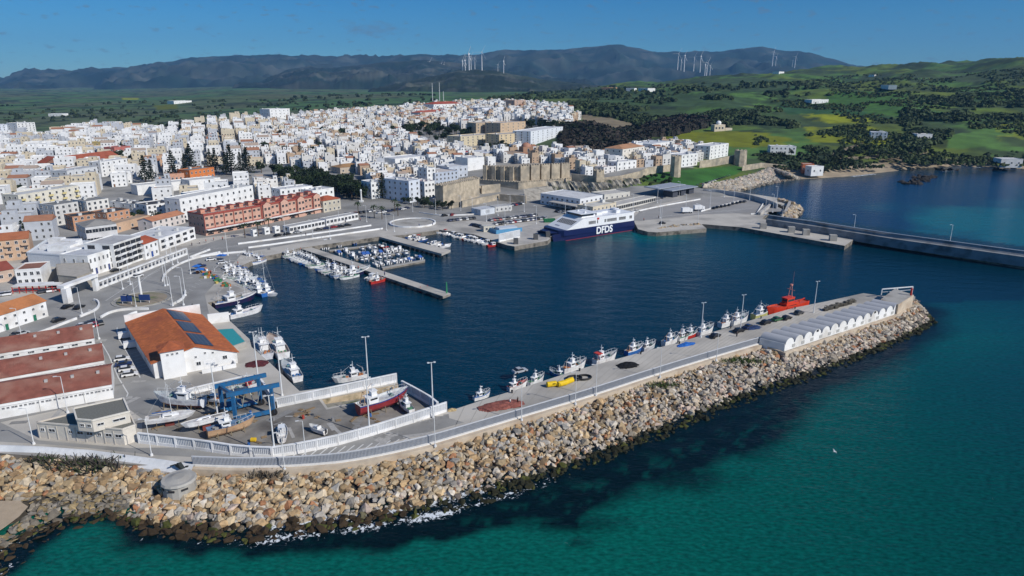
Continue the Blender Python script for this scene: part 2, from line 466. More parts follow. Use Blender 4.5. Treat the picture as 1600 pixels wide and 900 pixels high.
FIELDS = [  # polygon in the photograph, ground colour, patchiness
 ([(1290,145),(1340,142),(1420,146),(1418,172),(1400,182),(1330,172),(1290,165)], C(.05,.125,.02), 0),
 ([(1215,164),(1270,160),(1340,172),(1395,184),(1330,184),(1230,178)], C(.028,.085,.03), 0),
 ([(1250,177),(1310,180),(1420,190),(1430,222),(1400,225),(1330,200),(1260,210)], G_yel, .46),
 ([(1200,205),(1260,200),(1330,190),(1400,200),(1430,225),(1380,232),(1300,222),(1215,225)], G_yel * .8, .50),
 ([(1050,205),(1150,205),(1215,208),(1250,222),(1200,232),(1100,228),(1040,216)], G_yel * .7, .44),
 ([(1555,195),(1700,185),(1700,225),(1560,222)], G_yel, .42),
 ([(1480,210),(1640,195),(1640,250),(1480,245)], G_grass * 1.1, .45),
 ([(1065,266),(1160,258),(1170,262),(1150,272),(1080,292),(1060,288),(1010,282),(1000,272)], C(.035,.12,.018), 0),
 ([(640,318),(720,324),(760,318),(800,312),(700,330),(660,328)], C(.05,.11,.02), 0),
 ([(920,152),(1010,140),(1100,148),(1200,158),(1150,168),(1000,166),(930,168)], C(.045,.085,.03), 0),
 ([(1080,125),(1180,120),(1250,130),(1200,142),(1100,140)], C(.05,.085,.035), .3),
 ([(840,145),(900,132),(960,138),(940,146),(870,152)], C(.05,.08,.03), 0),
 ([(1300,118),(1420,112),(1600,108),(1700,110),(1700,140),(1500,128),(1400,130)], C(.045,.07,.03), .45),
 ([(905,180),(935,175),(990,192),(1000,205),(960,206),(920,196)], G_dry * 1.4, .35),
 ([(190,153),(215,153),(215,156),(190,156)], G_yel, 0), ([(240,165),(275,163),(278,170),(245,172)], G_yel*.5, 0),
 ([(1300,240),(1345,222),(1350,226),(1308,246)], G_dry * 1.5, 0), ([(1290,248),(1450,236),(1450,241),(1300,252)], G_dry * 1.3, 0),
 ([(1380,240),(1440,236),(1450,250),(1400,262),(1372,255)], G_dry, .35),
]
for poly, c, pt in FIELDS:
    k = inpoly(pX, pY, poly).astype(float)[..., None]
    if pt: k = k * st(n2 * .6 + n1 * .4, pt, pt + .05)
    col = col + (c - col) * k
urb = inpoly(pX, pY, URB) & (Y2 < 2000)
paved = C(.27,.265,.25) * (0.75 + .5 * n1)
col = col + (paved - col) * urb.astype(float)[..., None]
beach = (ins & (dd < 26) & (X2 / Y2 > .35)) | ((pX < 160) & (pY > 700))
col = col + (C(.36,.29,.20) * (0.75 + .5 * n1) - col) * beach.astype(float)[..., None] * st(n2 + (26 - dd[..., None]) / 40, .45, .55)
V = np.stack([X2, Y2, Z2], -1).reshape(-1, 3)
ii = np.arange(nA * nY).reshape(nY, nA)
Fq = np.stack([ii[:-1, :-1], ii[:-1, 1:], ii[1:, 1:], ii[1:, :-1]], -1).reshape(-1, 4)
keep = (Z2.reshape(-1)[Fq] > -2.4).any(1)
M_land = mat('ground_cover', (1, 1, 1), 0.95, 0.3, 0.05, attr='col', bump=0.4)
o = D.objects.new('terrain', npmesh('terrain', V, Fq[keep], M_land, smooth=True, pcolors=col.reshape(-1, 4))); COL.objects.link(o)
tag(o, kind='structure')

# ---- far hills, each a ridge with its own depth
M_far = mat('far_hills', (1, 1, 1), 0.95, 0.35, 0.004, attr='col')
def ridge(name, pts, Y0, wide, rough_m, c1, c2, seed, base=20):
    na, nt_ = 520, 64
    px = np.linspace(pts[0][0], pts[-1][0], na)
    py = np.interp(px, [p[0] for p in pts], [p[1] for p in pts])
    u = (px - 800) / CF; v = (py - 450) / CF
    t = Y0 / (CP - v * SP); a = u * t / Y0; zr = CH - (SP + v * CP) * t
    tt = np.linspace(-1, 1, nt_)[:, None]
    Yg = Y0 * (1 + wide * tt) + 0 * a[None]
    Xg = a[None] * (Y0 + (Yg - Y0) * .9)
    prof = 1 - np.abs(tt) ** 1.15
    edge = np.minimum(1, np.minimum(px - px[0], px[-1] - px) / 40.0)[None]
    rn = fbm(Xg / (Y0 * .05) + seed, Yg / (Y0 * .05), 6, True) - .6
    rn2 = fbm(Xg / (Y0 * .16) + seed, Yg / (Y0 * .16), 4) - .5
    Zg = base + (zr[None] - base) * prof + (rn * rough_m + rn2 * rough_m * .9) * (1 - prof) ** .6 * prof ** .3 * 2.2 + rn * rough_m * .12 * prof
    Zg = Zg - (1 - np.clip(edge, 0, 1)) * 60
    k = st(fbm(Xg / (Y0 * .04) + 3, Yg / (Y0 * .02) + seed, 5)[..., None], .45, .62)
    kk = st(fbm(Xg / (Y0 * .025) + 30, Yg / (Y0 * .02) + seed, 5)[..., None], .56, .66)
    cg = c1 + (c2 - c1) * k; cg = cg + (C(.13,.13,.11) - cg) * kk * .4
    V = np.stack([Xg, Yg, Zg], -1).reshape(-1, 3)
    ii = np.arange(na * nt_).reshape(nt_, na)
    Fq = np.stack([ii[:-1, :-1], ii[:-1, 1:], ii[1:, 1:], ii[1:, :-1]], -1).reshape(-1, 4)
    o = D.objects.new(name, npmesh(name, V, Fq, M_far, smooth=True, pcolors=cg.reshape(-1, 4))); COL.objects.link(o)
    tag(o, kind='structure')
ridge('mountains', [(-500,130),(-150,127),(0,124),(22,124),(50,116),(130,114),(215,106),(300,92),(395,86),(470,86),(500,89),(560,90),(650,89),(740,87),(775,81),(830,78),
      (880,77),(930,73),(950,69),(965,67),(985,71),(1005,78),(1030,82),(1060,82),(1110,80),(1150,75),(1190,74),(1220,80),(1250,80),(1290,92),(1330,107),(1380,118),(1500,126),(1700,128),(2000,130)],
      9500, .36, 250, C(.010,.026,.022), C(.034,.046,.038), 3)
ridge('mountains', [(350,150),(400,132),(450,108),(480,104),(520,107),(560,101),(600,95),(645,92),(700,97),(760,103),(830,118),(900,128),(960,140)], 6200, .26, 130, C(.010,.024,.019), C(.03,.038,.03), 41)
ridge('hills', [(540,158),(600,140),(640,128),(680,118),(718,110),(745,107),(775,110),(800,116),(850,124),(900,130),(960,139),(1020,148)], 4000, .22, 55, C(.014,.025,.014), C(.030,.040,.022), 77)
ridge('hills', [(960,140),(1000,132),(1060,124),(1110,118),(1160,116),(1230,117),(1270,116),(1310,110),(1340,106),(1375,105),(1410,110),(1440,113),(1480,116),(1560,118),(1700,120)], 3900, .2, 40, C(.025,.04,.02), C(.045,.06,.03), 19)
ridge('hills', [(1390,126),(1430,111),(1455,105),(1480,103),(1505,104),(1530,98),(1560,97),(1580,100),(1600,101),(1660,98),(1750,96),(1900,104),(2100,110)], 2600, .22, 35, C(.03,.05,.022), C(.05,.075,.03), 99)

# ---- sea
nx, ny = 620, 520
sa = np.linspace(-1.6, 1.6, nx); sy = np.geomspace(40, 9000, ny)
SA, SY = np.meshgrid(sa, sy); SX = SA * SY
qx, qy = proj(SX, SY, np.zeros_like(SX))
foot = [(p.x, p.y) for p in RB]
dw = dpoly(SX, SY, foot, False)
HARB = [P(440,665), P(700,668), P(800,632), P(1000,572), P(1200,512), P(1355,474), P(1600,470), P(1600,411), P(1158,353), P(990,350), P(600,350), P(400,390), P(310,440), P(330,560)]
HARB = [(p.x, p.y) for p in HARB]
inh = inpoly(SX, SY, HARB)
west = inpoly(SX, SY, foot + [(foot[-1][0] + 500, foot[-1][1] - 0), (600, 30), (-600, 30)])
nA_ = fbm(SX / 14, SY / 14, 4); nB = fbm(SX / 40 + 5, SY / 40, 4); nC = fbm(SX / 160, SY / 160 + 8, 3)
w = np.broadcast_to(C(.0, .024, .046), SX.shape + (4,)).copy()
out_ = (~inh) & (qy > 415)
sh_ = st(qy, 440, 760)[..., None]
w = np.where(out_[..., None], C(.0, .042, .066) * (1 - sh_) + C(.0, .040, .042) * sh_, w)
turq = C(.002, .108, .080)
# sandy shallows in front of the breakwater, deepening to the right
t1 = (st(1380 - qx * 1.0 + (qy - 700) * .55 + (nC - .5) * 260, -420, 560) * (qy > 520))[..., None]
t1 = t1 * (~inh)[..., None]
w = w + (turq - w) * t1 * .92
far_t = np.exp(-((qx - 1500) ** 2 / 150 ** 2 + (qy - 520) ** 2 / 45 ** 2))[..., None] * .45 * (~inh)[..., None]
w = w + (C(.0, .10, .09) - w) * far_t
# dark weed and drowned rocks along the foot of the breakwater
wid = np.interp(qx, [100, 400, 600, 800, 1000, 1200, 1450], [5.5, 6.5, 9, 13, 17, 21, 9]) + (nB - .5) * 12 + (nC - .5) * 10
dk = np.clip((wid - dw + (nA_ - .5) * 11) / (2.5 + 7 * st(qx, 900, 1400)), 0, 1) * (~inh)
for cx, cy, rx, ry in ((905,850,32,14),(600,850,40,14),(860,818,110,20),(1000,742,150,34),(1130,700,80,22),(720,820,60,22),(470,850,40,9),(280,848,30,5)):
    dk = np.maximum(dk, np.clip(1.25 - np.sqrt(((qx - cx) / rx) ** 2 + ((qy - cy) / ry) ** 2) + (nA_ - .5) * 1.9, 0, 1))
w = w + (C(.001, .004, .007) - w) * (dk * (.96 - .35 * st(fbm(SX / 2.2, SY / 2.2, 3), .55, .75) * st(dw, 2, 8)))[..., None]
# bay on the far side of the pier
bay = inpoly(qx, qy, [(1190,330),(1600,385),(1900,430),(1900,255),(1600,255),(1300,270),(1180,290)])
w = np.where(bay[..., None], C(.0, .030, .085), w)
tb = np.zeros_like(SX)
for cx, cy, rx, ry, s in ((1490,345,60,18,.9),(1580,350,70,30,.8),(1370,325,30,6,.3),(1600,320,60,18,.45)):
    tb = np.maximum(tb, s * np.clip(1.5 - np.sqrt(((qx - cx) / rx) ** 2 + ((qy - cy) / ry) ** 2) + (nB - .5) * 2.2, 0, 1))
w = w + (C(.0, .13, .16) - w) * (tb * bay)[..., None]
nearshore = np.clip(1 - dpoly(SX, SY, LAND) / 30, 0, 1) * bay
w = w + (C(.03, .07, .08) - w) * nearshore[..., None] * .6
# churned water behind the ferry
cf = P(1003, 368); cd = np.hypot((SX - cf.x) / 26, (SY - cf.y) / 16)
w = w + (C(.0, .17, .17) - w) * np.clip(1.3 - cd + (nB - .5) * 1.6, 0, 1)[..., None] * .75 * inh[..., None]
nearf = np.clip(1.25 - np.hypot(SX - P(1010,372).x, SY - P(1010,372).y) / 70 , 0, 1)[..., None]
w = w + (C(.0, .07, .09) - w) * nearf * .5 * inh[..., None]
# foam: alpha channel
foam = np.clip(1.2 - np.abs(dw - 2.2) / 2.2, 0, 1) * st(980 - qx, 0, 260) * st(nA_ * .5 + nB * .5, .36, .56) * (~inh) * .95
foam = np.maximum(foam, .55 * np.clip(1 - dw / 9, 0, 1) * np.isin((qx // 1) > 0, True) * st(nB, .5, .62) * ((qx > 380) & (qx < 640)))
coast = dpoly(SX, SY, LAND)
foam = np.maximum(foam, np.clip(1 - coast / 6, 0, 1) * bay * st(nB, .47, .55))
ROCKSPX = [(1424,286,9),(1436,283,6),(1447,277,8),(1480,266,9),(1560,266,6),(1440,279,5)]
for a_, b_, r_ in ROCKSPX:
    p = P(a_, b_); foam = np.maximum(foam, np.clip(1.0 - np.hypot(SX - p.x + 2, SY - p.y + 2) / (r_ * 1.9), 0, 1) * .9 * (nA_ > .42))
w[..., 3] = foam
V = np.stack([SX, SY, np.zeros_like(SX)], -1).reshape(-1, 3)
ii = np.arange(nx * ny).reshape(ny, nx)
Fq = np.stack([ii[:-1, :-1], ii[:-1, 1:], ii[1:, 1:], ii[1:, :-1]], -1).reshape(-1, 4)
def water_mat():
    m = D.materials.new('sea_water'); m.use_nodes = True
    n = m.node_tree; b = n.nodes['Principled BSDF']; L = n.links.new
    at = n.nodes.new('ShaderNodeAttribute'); at.attribute_name = 'col'
    geo = n.nodes.new('ShaderNodeNewGeometry')
    nf = n.nodes.new('ShaderNodeTexNoise'); nf.inputs['Scale'].default_value = 1.0; nf.inputs['Detail'].default_value = 8; nf.inputs['Roughness'].default_value = .65
    nf.inputs['Distortion'].default_value = 1.2
    L(geo.outputs['Position'], nf.inputs['Vector'])
    ad = n.nodes.new('ShaderNodeMath'); ad.operation = 'MULTIPLY_ADD'
    L(at.outputs['Alpha'], ad.inputs[0]); ad.inputs[1].default_value = .34; L(nf.outputs['Fac'], ad.inputs[2])
    mr = n.nodes.new('ShaderNodeMapRange'); mr.inputs['From Min'].default_value = .73; mr.inputs['From Max'].default_value = .80
    L(ad.outputs[0], mr.inputs['Value'])
    # fine glitter / chop variation in the water colour
    nv = n.nodes.new('ShaderNodeTexNoise'); nv.inputs['Scale'].default_value = 1.1; nv.inputs['Detail'].default_value = 4
    mp = n.nodes.new('ShaderNodeMapping'); mp.inputs['Scale'].default_value = (.7, 1.3, 1); mp.inputs['Rotation'].default_value = (0, 0, .3)
    L(geo.outputs['Position'], mp.inputs['Vector']); L(mp.outputs[0], nv.inputs['Vector'])
    mv = n.nodes.new('ShaderNodeMapRange'); mv.inputs['From Min'].default_value = .3; mv.inputs['From Max'].default_value = .75
    mv.inputs['To Min'].default_value = .65; mv.inputs['To Max'].default_value = 1.5
    L(nv.outputs['Fac'], mv.inputs['Value'])
    mu = n.nodes.new('ShaderNodeMix'); mu.data_type = 'RGBA'; mu.blend_type = 'MULTIPLY'; mu.inputs['Factor'].default_value = 1
    L(at.outputs['Color'], mu.inputs['A']); L(mv.outputs[0], mu.inputs['B'])
    mx = n.nodes.new('ShaderNodeMix'); mx.data_type = 'RGBA'
    L(mr.outputs[0], mx.inputs['Factor']); L(mu.outputs['Result'], mx.inputs['A']); mx.inputs['B'].default_value = (.72, .76, .78, 1)
    L(mx.outputs['Result'], b.inputs['Base Color'])
    b.inputs['IOR'].default_value = 1.33; b.inputs['Specular IOR Level'].default_value = .22
    rr = n.nodes.new('ShaderNodeMapRange'); rr.inputs['To Min'].default_value = .10; rr.inputs['To Max'].default_value = .9
    L(mr.outputs[0], rr.inputs['Value']); L(rr.outputs[0], b.inputs['Roughness'])
    h1 = n.nodes.new('ShaderNodeTexNoise'); h1.inputs['Scale'].default_value = 1.0; h1.inputs['Detail'].default_value = 5; h1.inputs['Roughness'].default_value = .6
    h2 = n.nodes.new('ShaderNodeTexNoise'); h2.inputs['Scale'].default_value = .16; h2.inputs['Detail'].default_value = 3
    L(mp.outputs[0], h1.inputs['Vector']); L(mp.outputs[0], h2.inputs['Vector'])
    hs_ = n.nodes.new('ShaderNodeMath'); hs_.operation = 'MULTIPLY_ADD'; L(h2.outputs['Fac'], hs_.inputs[0]); hs_.inputs[1].default_value = 2.2; L(h1.outputs['Fac'], hs_.inputs[2])
    bp = n.nodes.new('ShaderNodeBump'); bp.inputs['Strength'].default_value = .55; bp.inputs['Distance'].default_value = .35
    L(hs_.outputs[0], bp.inputs['Height']); L(bp.outputs[0], b.inputs['Normal'])
    return m
o = D.objects.new('sea', npmesh('sea', V, Fq, water_mat(), smooth=True, pcolors=w.reshape(-1, 4))); COL.objects.link(o)
tag(o, kind='structure')

# ---- quays
M_quay = mat('quay_concrete', (0.50, 0.47, 0.415), .92, .10, .12, stain=(.29,.275,.25), stain_scale=.05)
M_asph = mat('asphalt', (0.30, 0.295, 0.28), .95, .10, .2, stain=(.225,.22,.21), stain_scale=.07)
M_face = mat('quay_face', (0.24, 0.215, 0.18), .95, .25, .5, stain=(.07,.065,.055), stain_scale=.3)
def pp(l, z=QZ): return [P(a, b, z) for a, b in l]
HE = [(697,644),(760,623),(800,611),(905,577),(1000,551),(1060,535),(1140,511),(1187,496),(1240,481),(1290,471),(1349,458),(1376,462),(1430,463)]
COPE = [(300,730),(364,732.5),(440,732),(520,726.5),(560,720.5),(600,713),(640,704),(680,694),(730,679),(800,658),(860,640),(920,622),(1020,589),(1100,564),(1193,537)]
SEA_IN = [(-200,704),(-60,706),(0,708),(100,716),(200,725),(300,730)]
mb = MB()
land_edge = pp([(-900,720)] + SEA_IN[:-1] + COPE + [(1226,549),(1404,489),(1430,466)] + HE[::-1])
# mole + yard + town waterfront in one slab, the harbour edge continued to the east pier
inner = pp([(628,602)]) 
RAMP = [(697,644),(628,612),(628,603)]
west_edge = pp([(697,644),(633,613),(512,637),(503,624),(622,600),(618,592),(468,611),(422,567),(393,542),(390,530),(361,503),(324,473),(394,456),(368,441),(340,428),(380,414),(406,402),(446,394),
                (466,388),(590,370),(632,367),(686,359),(740,366),(792,383),(804,385),(856,376),(868,363),(990,345),(997,358),(1012,362),(1026,363),(1104,357),(1096,350),(1158,355),(1320,384),(1338,371),(1600,413),(1800,440),(2000,470)])
back = pp([(2000,450),(1600,401),(1400,372),(1190,342),(1214,318),(1252,328),(1228,312),(1214,309),(1150,299),(1100,296),(1000,300),(800,312),(600,330),(400,345),(0,395),(-900,430)])
poly = land_edge + west_edge[1:] + back
mb.prism(poly, -3, QZ, 1, 0)
struct('quay', mb, [M_quay, M_face])
# slipway ramp
mb = MB()
r = [P(513,639,.9), P(504,625,.9), P(622,601,-.25), P(633,614,-.25)]
r = [Vector((p.x, p.y, p.z)) for p in r]
mb.add([(p.x, p.y, p.z) for p in r], [(0, 3, 2, 1)])
M_ramp = mat('slipway_concrete', (.26,.25,.22), .9, .2, .4, stain=(.10,.12,.06), stain_scale=.3)
q = [P(632,613,.1), P(697,644,QZ)]
struct('slipway', mb, M_ramp)
# asphalt sheets
def sheet(name, poly, m, dz=.02, z=QZ):
    mb = MB(); pts = [P(a, b, z) for a, b in poly]
    ar = sum(pts[i].x * pts[(i + 1) % len(pts)].y - pts[(i + 1) % len(pts)].x * pts[i].y for i in range(len(pts)))
    if ar < 0: pts = pts[::-1]
    mb.add([(p.x, p.y, z + dz) for p in pts], [tuple(range(len(pts)))])
    return struct(name, mb, m)
M_yard = mat('boatyard_ground', (.25,.235,.21), .95, .25, .25, stain=(.11,.10,.09), stain_scale=.12)
M_pale = mat('pale_paving', (.42,.40,.37), .9, .12, .3)
sheet('yard_ground', [(222,690),(300,697),(430,708),(560,682),(692,645),(634,614),(510,640),(498,624),(440,634),(398,585),(330,605),(222,660)], M_yard, .02)
sheet('road', [(-300,690),(0,690),(100,696),(240,711),(340,716),(430,716),(520,708),(600,694),(690,670),(725,660),(690,650),(560,684),(430,711),(310,699),(200,700),(60,688),(0,660),(178,622),(230,660),(300,600),(260,590),(215,500),(290,480),(330,505),(320,460),(380,395),(600,355),(560,340),(340,375),(280,395),(0,480),(-300,520)], M_asph, .02)
sheet('parking_ground', [(745,345),(800,350),(862,340),(900,330),(860,322),(760,325),(700,335)], M_asph, .036)
sheet('parking_ground', [(1000,345),(1100,335),(1230,330),(1190,312),(1100,305),(1000,330),(985,345)], mat('apron_asphalt', (.32,.31,.295), .95, .1, .1, stain=(.26,.255,.245), stain_scale=.05), .028)
sheet('road', [(600,356),(700,345),(800,338),(860,325),(700,322),(600,322),(480,335),(380,355)], M_asph, .032)
sheet('ferry_berth', [(812,381),(854,374),(866,361),(930,340),(905,335),(800,358),(745,350)], M_pale, .03)
# painted markings
mb = MB()
for k in range(15):   # hatching on the road under the yard wall
    x = 428 + k * 14; f = k / 14
    yb = 716 - 8 * f - 14 * f * f; yt = yb - 12 + 2 * f
    a, b = P(x, yb, QZ), P(x + 14, yt, QZ)
    d = (b - a).normalized(); s_ = Vector((-d.y, d.x, 0)) * .16
    mb.add([a - s_, b - s_, b + s_, a + s_], [(0, 1, 2, 3)])
def line_px(mb, pts, wd=.15):
    pts = pp(pts)
    for a, b in zip(pts[:-1], pts[1:]):
        d = (b - a).normalized(); s_ = Vector((-d.y, d.x, 0)) * wd
        mb.add([a - s_, b - s_, b + s_, a + s_], [(0, 1, 2, 3)])
line_px(mb, [(183,512),(183,520),(186,530),(200,553),(219,590)])
line_px(mb, [(157,533),(170,555),(185,590),(200,615),(198,620)])
for k in range(6): line_px(mb, [(181 + k * 5.0, 575 - k * .6), (183 + k * 5.0, 573.5 - k * .6)], .35)
line_px(mb, [(193,590),(192,582)]); line_px(mb, [(208,588),(207,580)])
for k in range(8): line_px(mb, [(204 + k * 2.6, 553 + k * 5), (221 + k * 2.6, 548 + k * 5)], .07)
for k in range(14): line_px(mb, [(270 + k * 5, 475 - k * 4.6), (276 + k * 5, 477 - k * 4.6)], .06)
line_px(mb, [(205,455),(232,430),(262,412),(300,395),(380,382),(560,352)], .1)
line_px(mb, [(165,470),(205,444),(250,422)], .1)
for k in range(9): line_px(mb, [(520 + k * 14, 352 - k * 1.4), (526 + k * 14, 351 - k * 1.4)], .1)
for k in range(10): line_px(mb, [(1020 + k * 14, 340 - k * 1.2), (1050 + k * 14, 336 - k * 1.2)], .1)
for v in mb.v: pass
mb.v = [(x, y, QZ + .045) for x, y, z in mb.v]
struct('road_markings', mb, cm((.62,.62,.60), .8))
# concrete slab joints of the mole, a shade darker
mb = MB()
top = lerp_path(pp(HE[:11]), 34); bot = lerp_path(pp(COPE[7:]), 34)
for a, b in zip(top[1:-1], bot[1:-1]):
    d = (b - a).normalized(); s_ = Vector((-d.y, d.x)) * .06
    mb.add([(*(a - s_), QZ + .02), (*(b - s_), QZ + .02), (*(b + s_), QZ + .02), (*(a + s_), QZ + .02)], [(0, 1, 2, 3)])
struct('slab_joints', mb, cm((.34,.32,.285), .9))

rr = random.Random(61); mb = MB()
for k in range(150):
    x, y = rr.choice(((rr.uniform(-20, 250), rr.uniform(480, 700)), (rr.uniform(230, 620), rr.uniform(340, 480)), (rr.uniform(600, 1180), rr.uniform(315, 360)), (rr.uniform(430, 700), rr.uniform(655, 710))))
    p = P(x, y, 0); a_ = rr.uniform(0, 3); L_, w_ = rr.uniform(1, 7), rr.uniform(.5, 2.2); d = Vector((math.cos(a_), math.sin(a_), 0)) * L_ / 2; s_ = Vector((-math.sin(a_), math.cos(a_), 0)) * w_ / 2
    z_ = QZ + .048 + k * .00005; mb.add([(q.x, q.y, z_) for q in (p - d - s_, p + d - s_, p + d + s_, p - d + s_)], [(0, 1, 2, 3)], k % 2)
mb_keep = [f for f in mb.f if all(bool(inpoly(np.array(mb.v[i][0]), np.array(mb.v[i][1]), poly)) for i in f)]
k2 = [i for i, f in enumerate(mb.f) if f in set(mb_keep)]; mb.m = [mb.m[i] for i in k2]; mb.c = [mb.c[i] for i in k2]; mb.f = [mb.f[i] for i in k2]
struct('road_patches', mb, [cm((.24,.235,.225), .95, var=.15), cm((.38,.37,.35), .95, var=.15)])
# ---- rubble core under the boulders
mb = MB()
n = 160
tp = lerp_path([(p.x, p.y) for p in RT], n); bt = lerp_path([(p.x, p.y) for p in RB], n)
# re-pair by index fraction of the control list
def pair(t):
    k = t * (len(RT) - 1); i = min(len(RT) - 2, int(k)); f = k - i
    return RT[i].lerp(RT[i + 1], f), RB[i].lerp(RB[i + 1], f)
vs = []; fs = []
N = 300
for i in range(N + 1):
    a, b = pair(i / N)
    for j, (s, z) in enumerate(((-.12, 1.0), (.0, 1.0), (.5, .45), (.95, -.55), (1.25, -2.2))):
        q = a.lerp(b, s); vs.append((q.x, q.y, z))
for i in range(N):
    for j in range(4):
        k = i * 5 + j; fs.append((k, k + 1, k + 6, k + 5))
mb.add(vs, fs); struct('rubble_slope', mb, mat('rubble', (.075,.065,.05), .95, .3, 1.2))

mb = MB(); sp = [P(a_, b_, 1.2) for a_, b_ in [(-160,770),(-20,784),(30,784),(44,792),(30,806),(8,822),(-20,842),(-160,870)]]
mb.add([(p.x, p.y, 1.25 + .2 * math.sin(i)) for i, p in enumerate(sp)][::-1], [tuple(range(8))]); struct('beach', mb, mat('beach_sand', (.42,.33,.23), .95, .08, .8, bump=.2))
mb = MB(); a_, b_ = P(503,624,QZ), P(622,600.5,QZ); mb.bar((a_.x, a_.y - .15, .6), (b_.x, b_.y - .15, .6), .5, 3.1); struct('quay_face', mb, mat('stained_face', (.50,.40,.27), .95, .25, .5, stain=(.16,.14,.08), stain_scale=.35))
# ---- boulders: angular blocks
def rock_shapes(n=18):
    out_ = []
    for k in range(n):
        rr = random.Random(k + 400)
        bm = bmesh.new()
        for _ in range(rr.randint(11, 17)):
            v = Vector((rr.gauss(0, 1), rr.gauss(0, 1), rr.gauss(0, 1))).normalized()
            e = 2.6; s_ = (abs(v.x) ** e + abs(v.y) ** e + abs(v.z) ** e) ** (-1 / e)
            bm.verts.new(v * s_ * rr.uniform(.86, 1.08))
        r_ = bmesh.ops.convex_hull(bm, input=bm.verts)
        for v in [v for v in bm.verts if not v.link_faces]: bm.verts.remove(v)
        bmesh.ops.triangulate(bm, faces=bm.faces)
        bm.verts.index_update()
        out_.append((np.array([v.co[:] for v in bm.verts]), np.array([[v.index for v in f.verts] for f in bm.faces])))
        bm.free()
    return out_
SHAPES = rock_shapes()
def rand_rot(rr):
    a, b, c_ = rr.uniform(0, 6.28), rr.uniform(-.6, .6), rr.uniform(-.6, .6)
    return np.array((Matrix.Rotation(a, 3, 'Z') @ Matrix.Rotation(b, 3, 'X') @ Matrix.Rotation(c_, 3, 'Y')))
TANS = [(.50,.34,.18), (.54,.40,.23), (.44,.31,.17), (.56,.44,.28), (.40,.27,.15), (.58,.48,.34), (.46,.38,.27)]
PALES = [(.62,.53,.41), (.54,.46,.36), (.64,.57,.47), (.48,.42,.34), (.56,.45,.31), (.60,.47,.38), (.42,.38,.32)]
GREYS = [(.40,.37,.32), (.46,.43,.38), (.52,.48,.42), (.34,.31,.27)]
rr = random.Random(3)
rocks = []
for i, t in enumerate(np.linspace(0, 1, 6000)): pass
segs = []
acc = 0
for i in range(600):
    a, b = pair(i / 600); a2, b2 = pair((i + 1) / 600)
    m1 = a.lerp(b, .5); m2 = a2.lerp(b2, .5)
    area = (m2 - m1).length * ((b - a).length + 4)
    segs.append(area)
tot = sum(segs)
rock_n = 11500
for i in range(600):
    cnt = segs[i] / tot * rock_n
    cnt = int(cnt) + (rr.random() < cnt - int(cnt))
    for _ in range(cnt):
        t = (i + rr.random()) / 600
        a, b = pair(t)
        s_ = rr.uniform(-.02, 1.12)
        q = a.lerp(b, s_)
        z = 1.5 - s_ * 1.85 if s_ > .1 else 1.0
        px_ = proj(q.x, q.y, z)[0]; sz = rr.uniform(.45, 1.0) * (1.38 if rr.random() < .26 else .88) * (1 - .12 * min(1, max(0, (px_ - 500) / 500)))
        px, py = proj(q.x, q.y, z)
        if px < 48 and 782 < py < 838 and px < 48 - (py - 800) * 1.2: continue
        # colour
        pale = min(1, max(0, (px - 740) / 420)) * .7 + (.30 if s_ > .5 else 0)
        reg = float(fbm(q.x / 16, q.y / 16, 3))
        if rr.random() < pale: c = rr.choice(PALES)
        elif rr.random() < (.36 if reg > .56 else .06): c = rr.choice(GREYS)
        else: c = rr.choice(TANS)
        if rr.random() < .05: c = (.42, .20, .10)
        k = rr.uniform(.55, 1.10)
        wet = max(0, min(1, (s_ - (.84 + rr.uniform(-.05, .05))) / .07))
        alg = (.028, .028, .012) if px > 640 else (.055, .036, .018)
        if px < 200 and s_ > .5:  # flat natural ledges at the cove
            c = rr.choice([(.30,.26,.20), (.26,.23,.19), (.36,.27,.14)]); flat = .4
        else: flat = 1
        if rr.random() < .2 and wet > .5: alg = (.07, .075, .016)
        c = tuple((c[j] * (1 - wet) + alg[j] * wet) * k for j in range(3))
        sc = np.array([sz * rr.uniform(.8, 1.3), sz * rr.uniform(.8, 1.2), sz * rr.uniform(.6, .9) * flat])
        rocks.append((q.x, q.y, z + rr.uniform(-.25, .35), sc, rr.randrange(len(SHAPES)), rand_rot(rr), c, px, py, s_))
# small mounds: east tip, ferry quay foot, coastal revetment
def mound(pts_top, pts_bot, n, size, zt, pal, z0=-.3):
    T_ = [P(a, b, zt) for a, b in pts_top]; B_ = [P(a, b, 0) for a, b in pts_bot]
    for _ in range(n):
        t = rr.random() * (len(T_) - 1); i = min(len(T_) - 2, int(t)); f = t - i
        a = T_[i].lerp(T_[i + 1], f); b = B_[i].lerp(B_[i + 1], f); s_ = rr.random()
        q = a.lerp(b, s_); sz = size * rr.uniform(.7, 1.2); z = zt * (1 - s_) + z0 * s_
        px, py = proj(q.x, q.y, z); c = rr.choice(pal); k = rr.uniform(.6, 1.0) * (.45 if s_ > .9 else 1)
        rocks.append((q.x, q.y, z, np.array([sz, sz * rr.uniform(.8, 1.2), sz * .75]), rr.randrange(len(SHAPES)), rand_rot(rr), tuple(v * k for v in c), px, py, 9))
mound([(1026,357),(1060,352),(1092,350)], [(1030,364),(1062,366),(1104,360)], 330, 1.0, 2.2, TANS + GREYS)
mound([(1214,312),(1240,318),(1222,338)], [(1226,312),(1254,328),(1246,340)], 380, 1.6, 3.0, PALES + TANS)
mound([(1100,290),(1140,283),(1180,272),(1205,262),(1230,272)], [(1118,300),(1150,301),(1184,292),(1228,283),(1250,280)], 1900, 2.1, 6.5, GREYS + PALES + [(.5,.46,.38)])
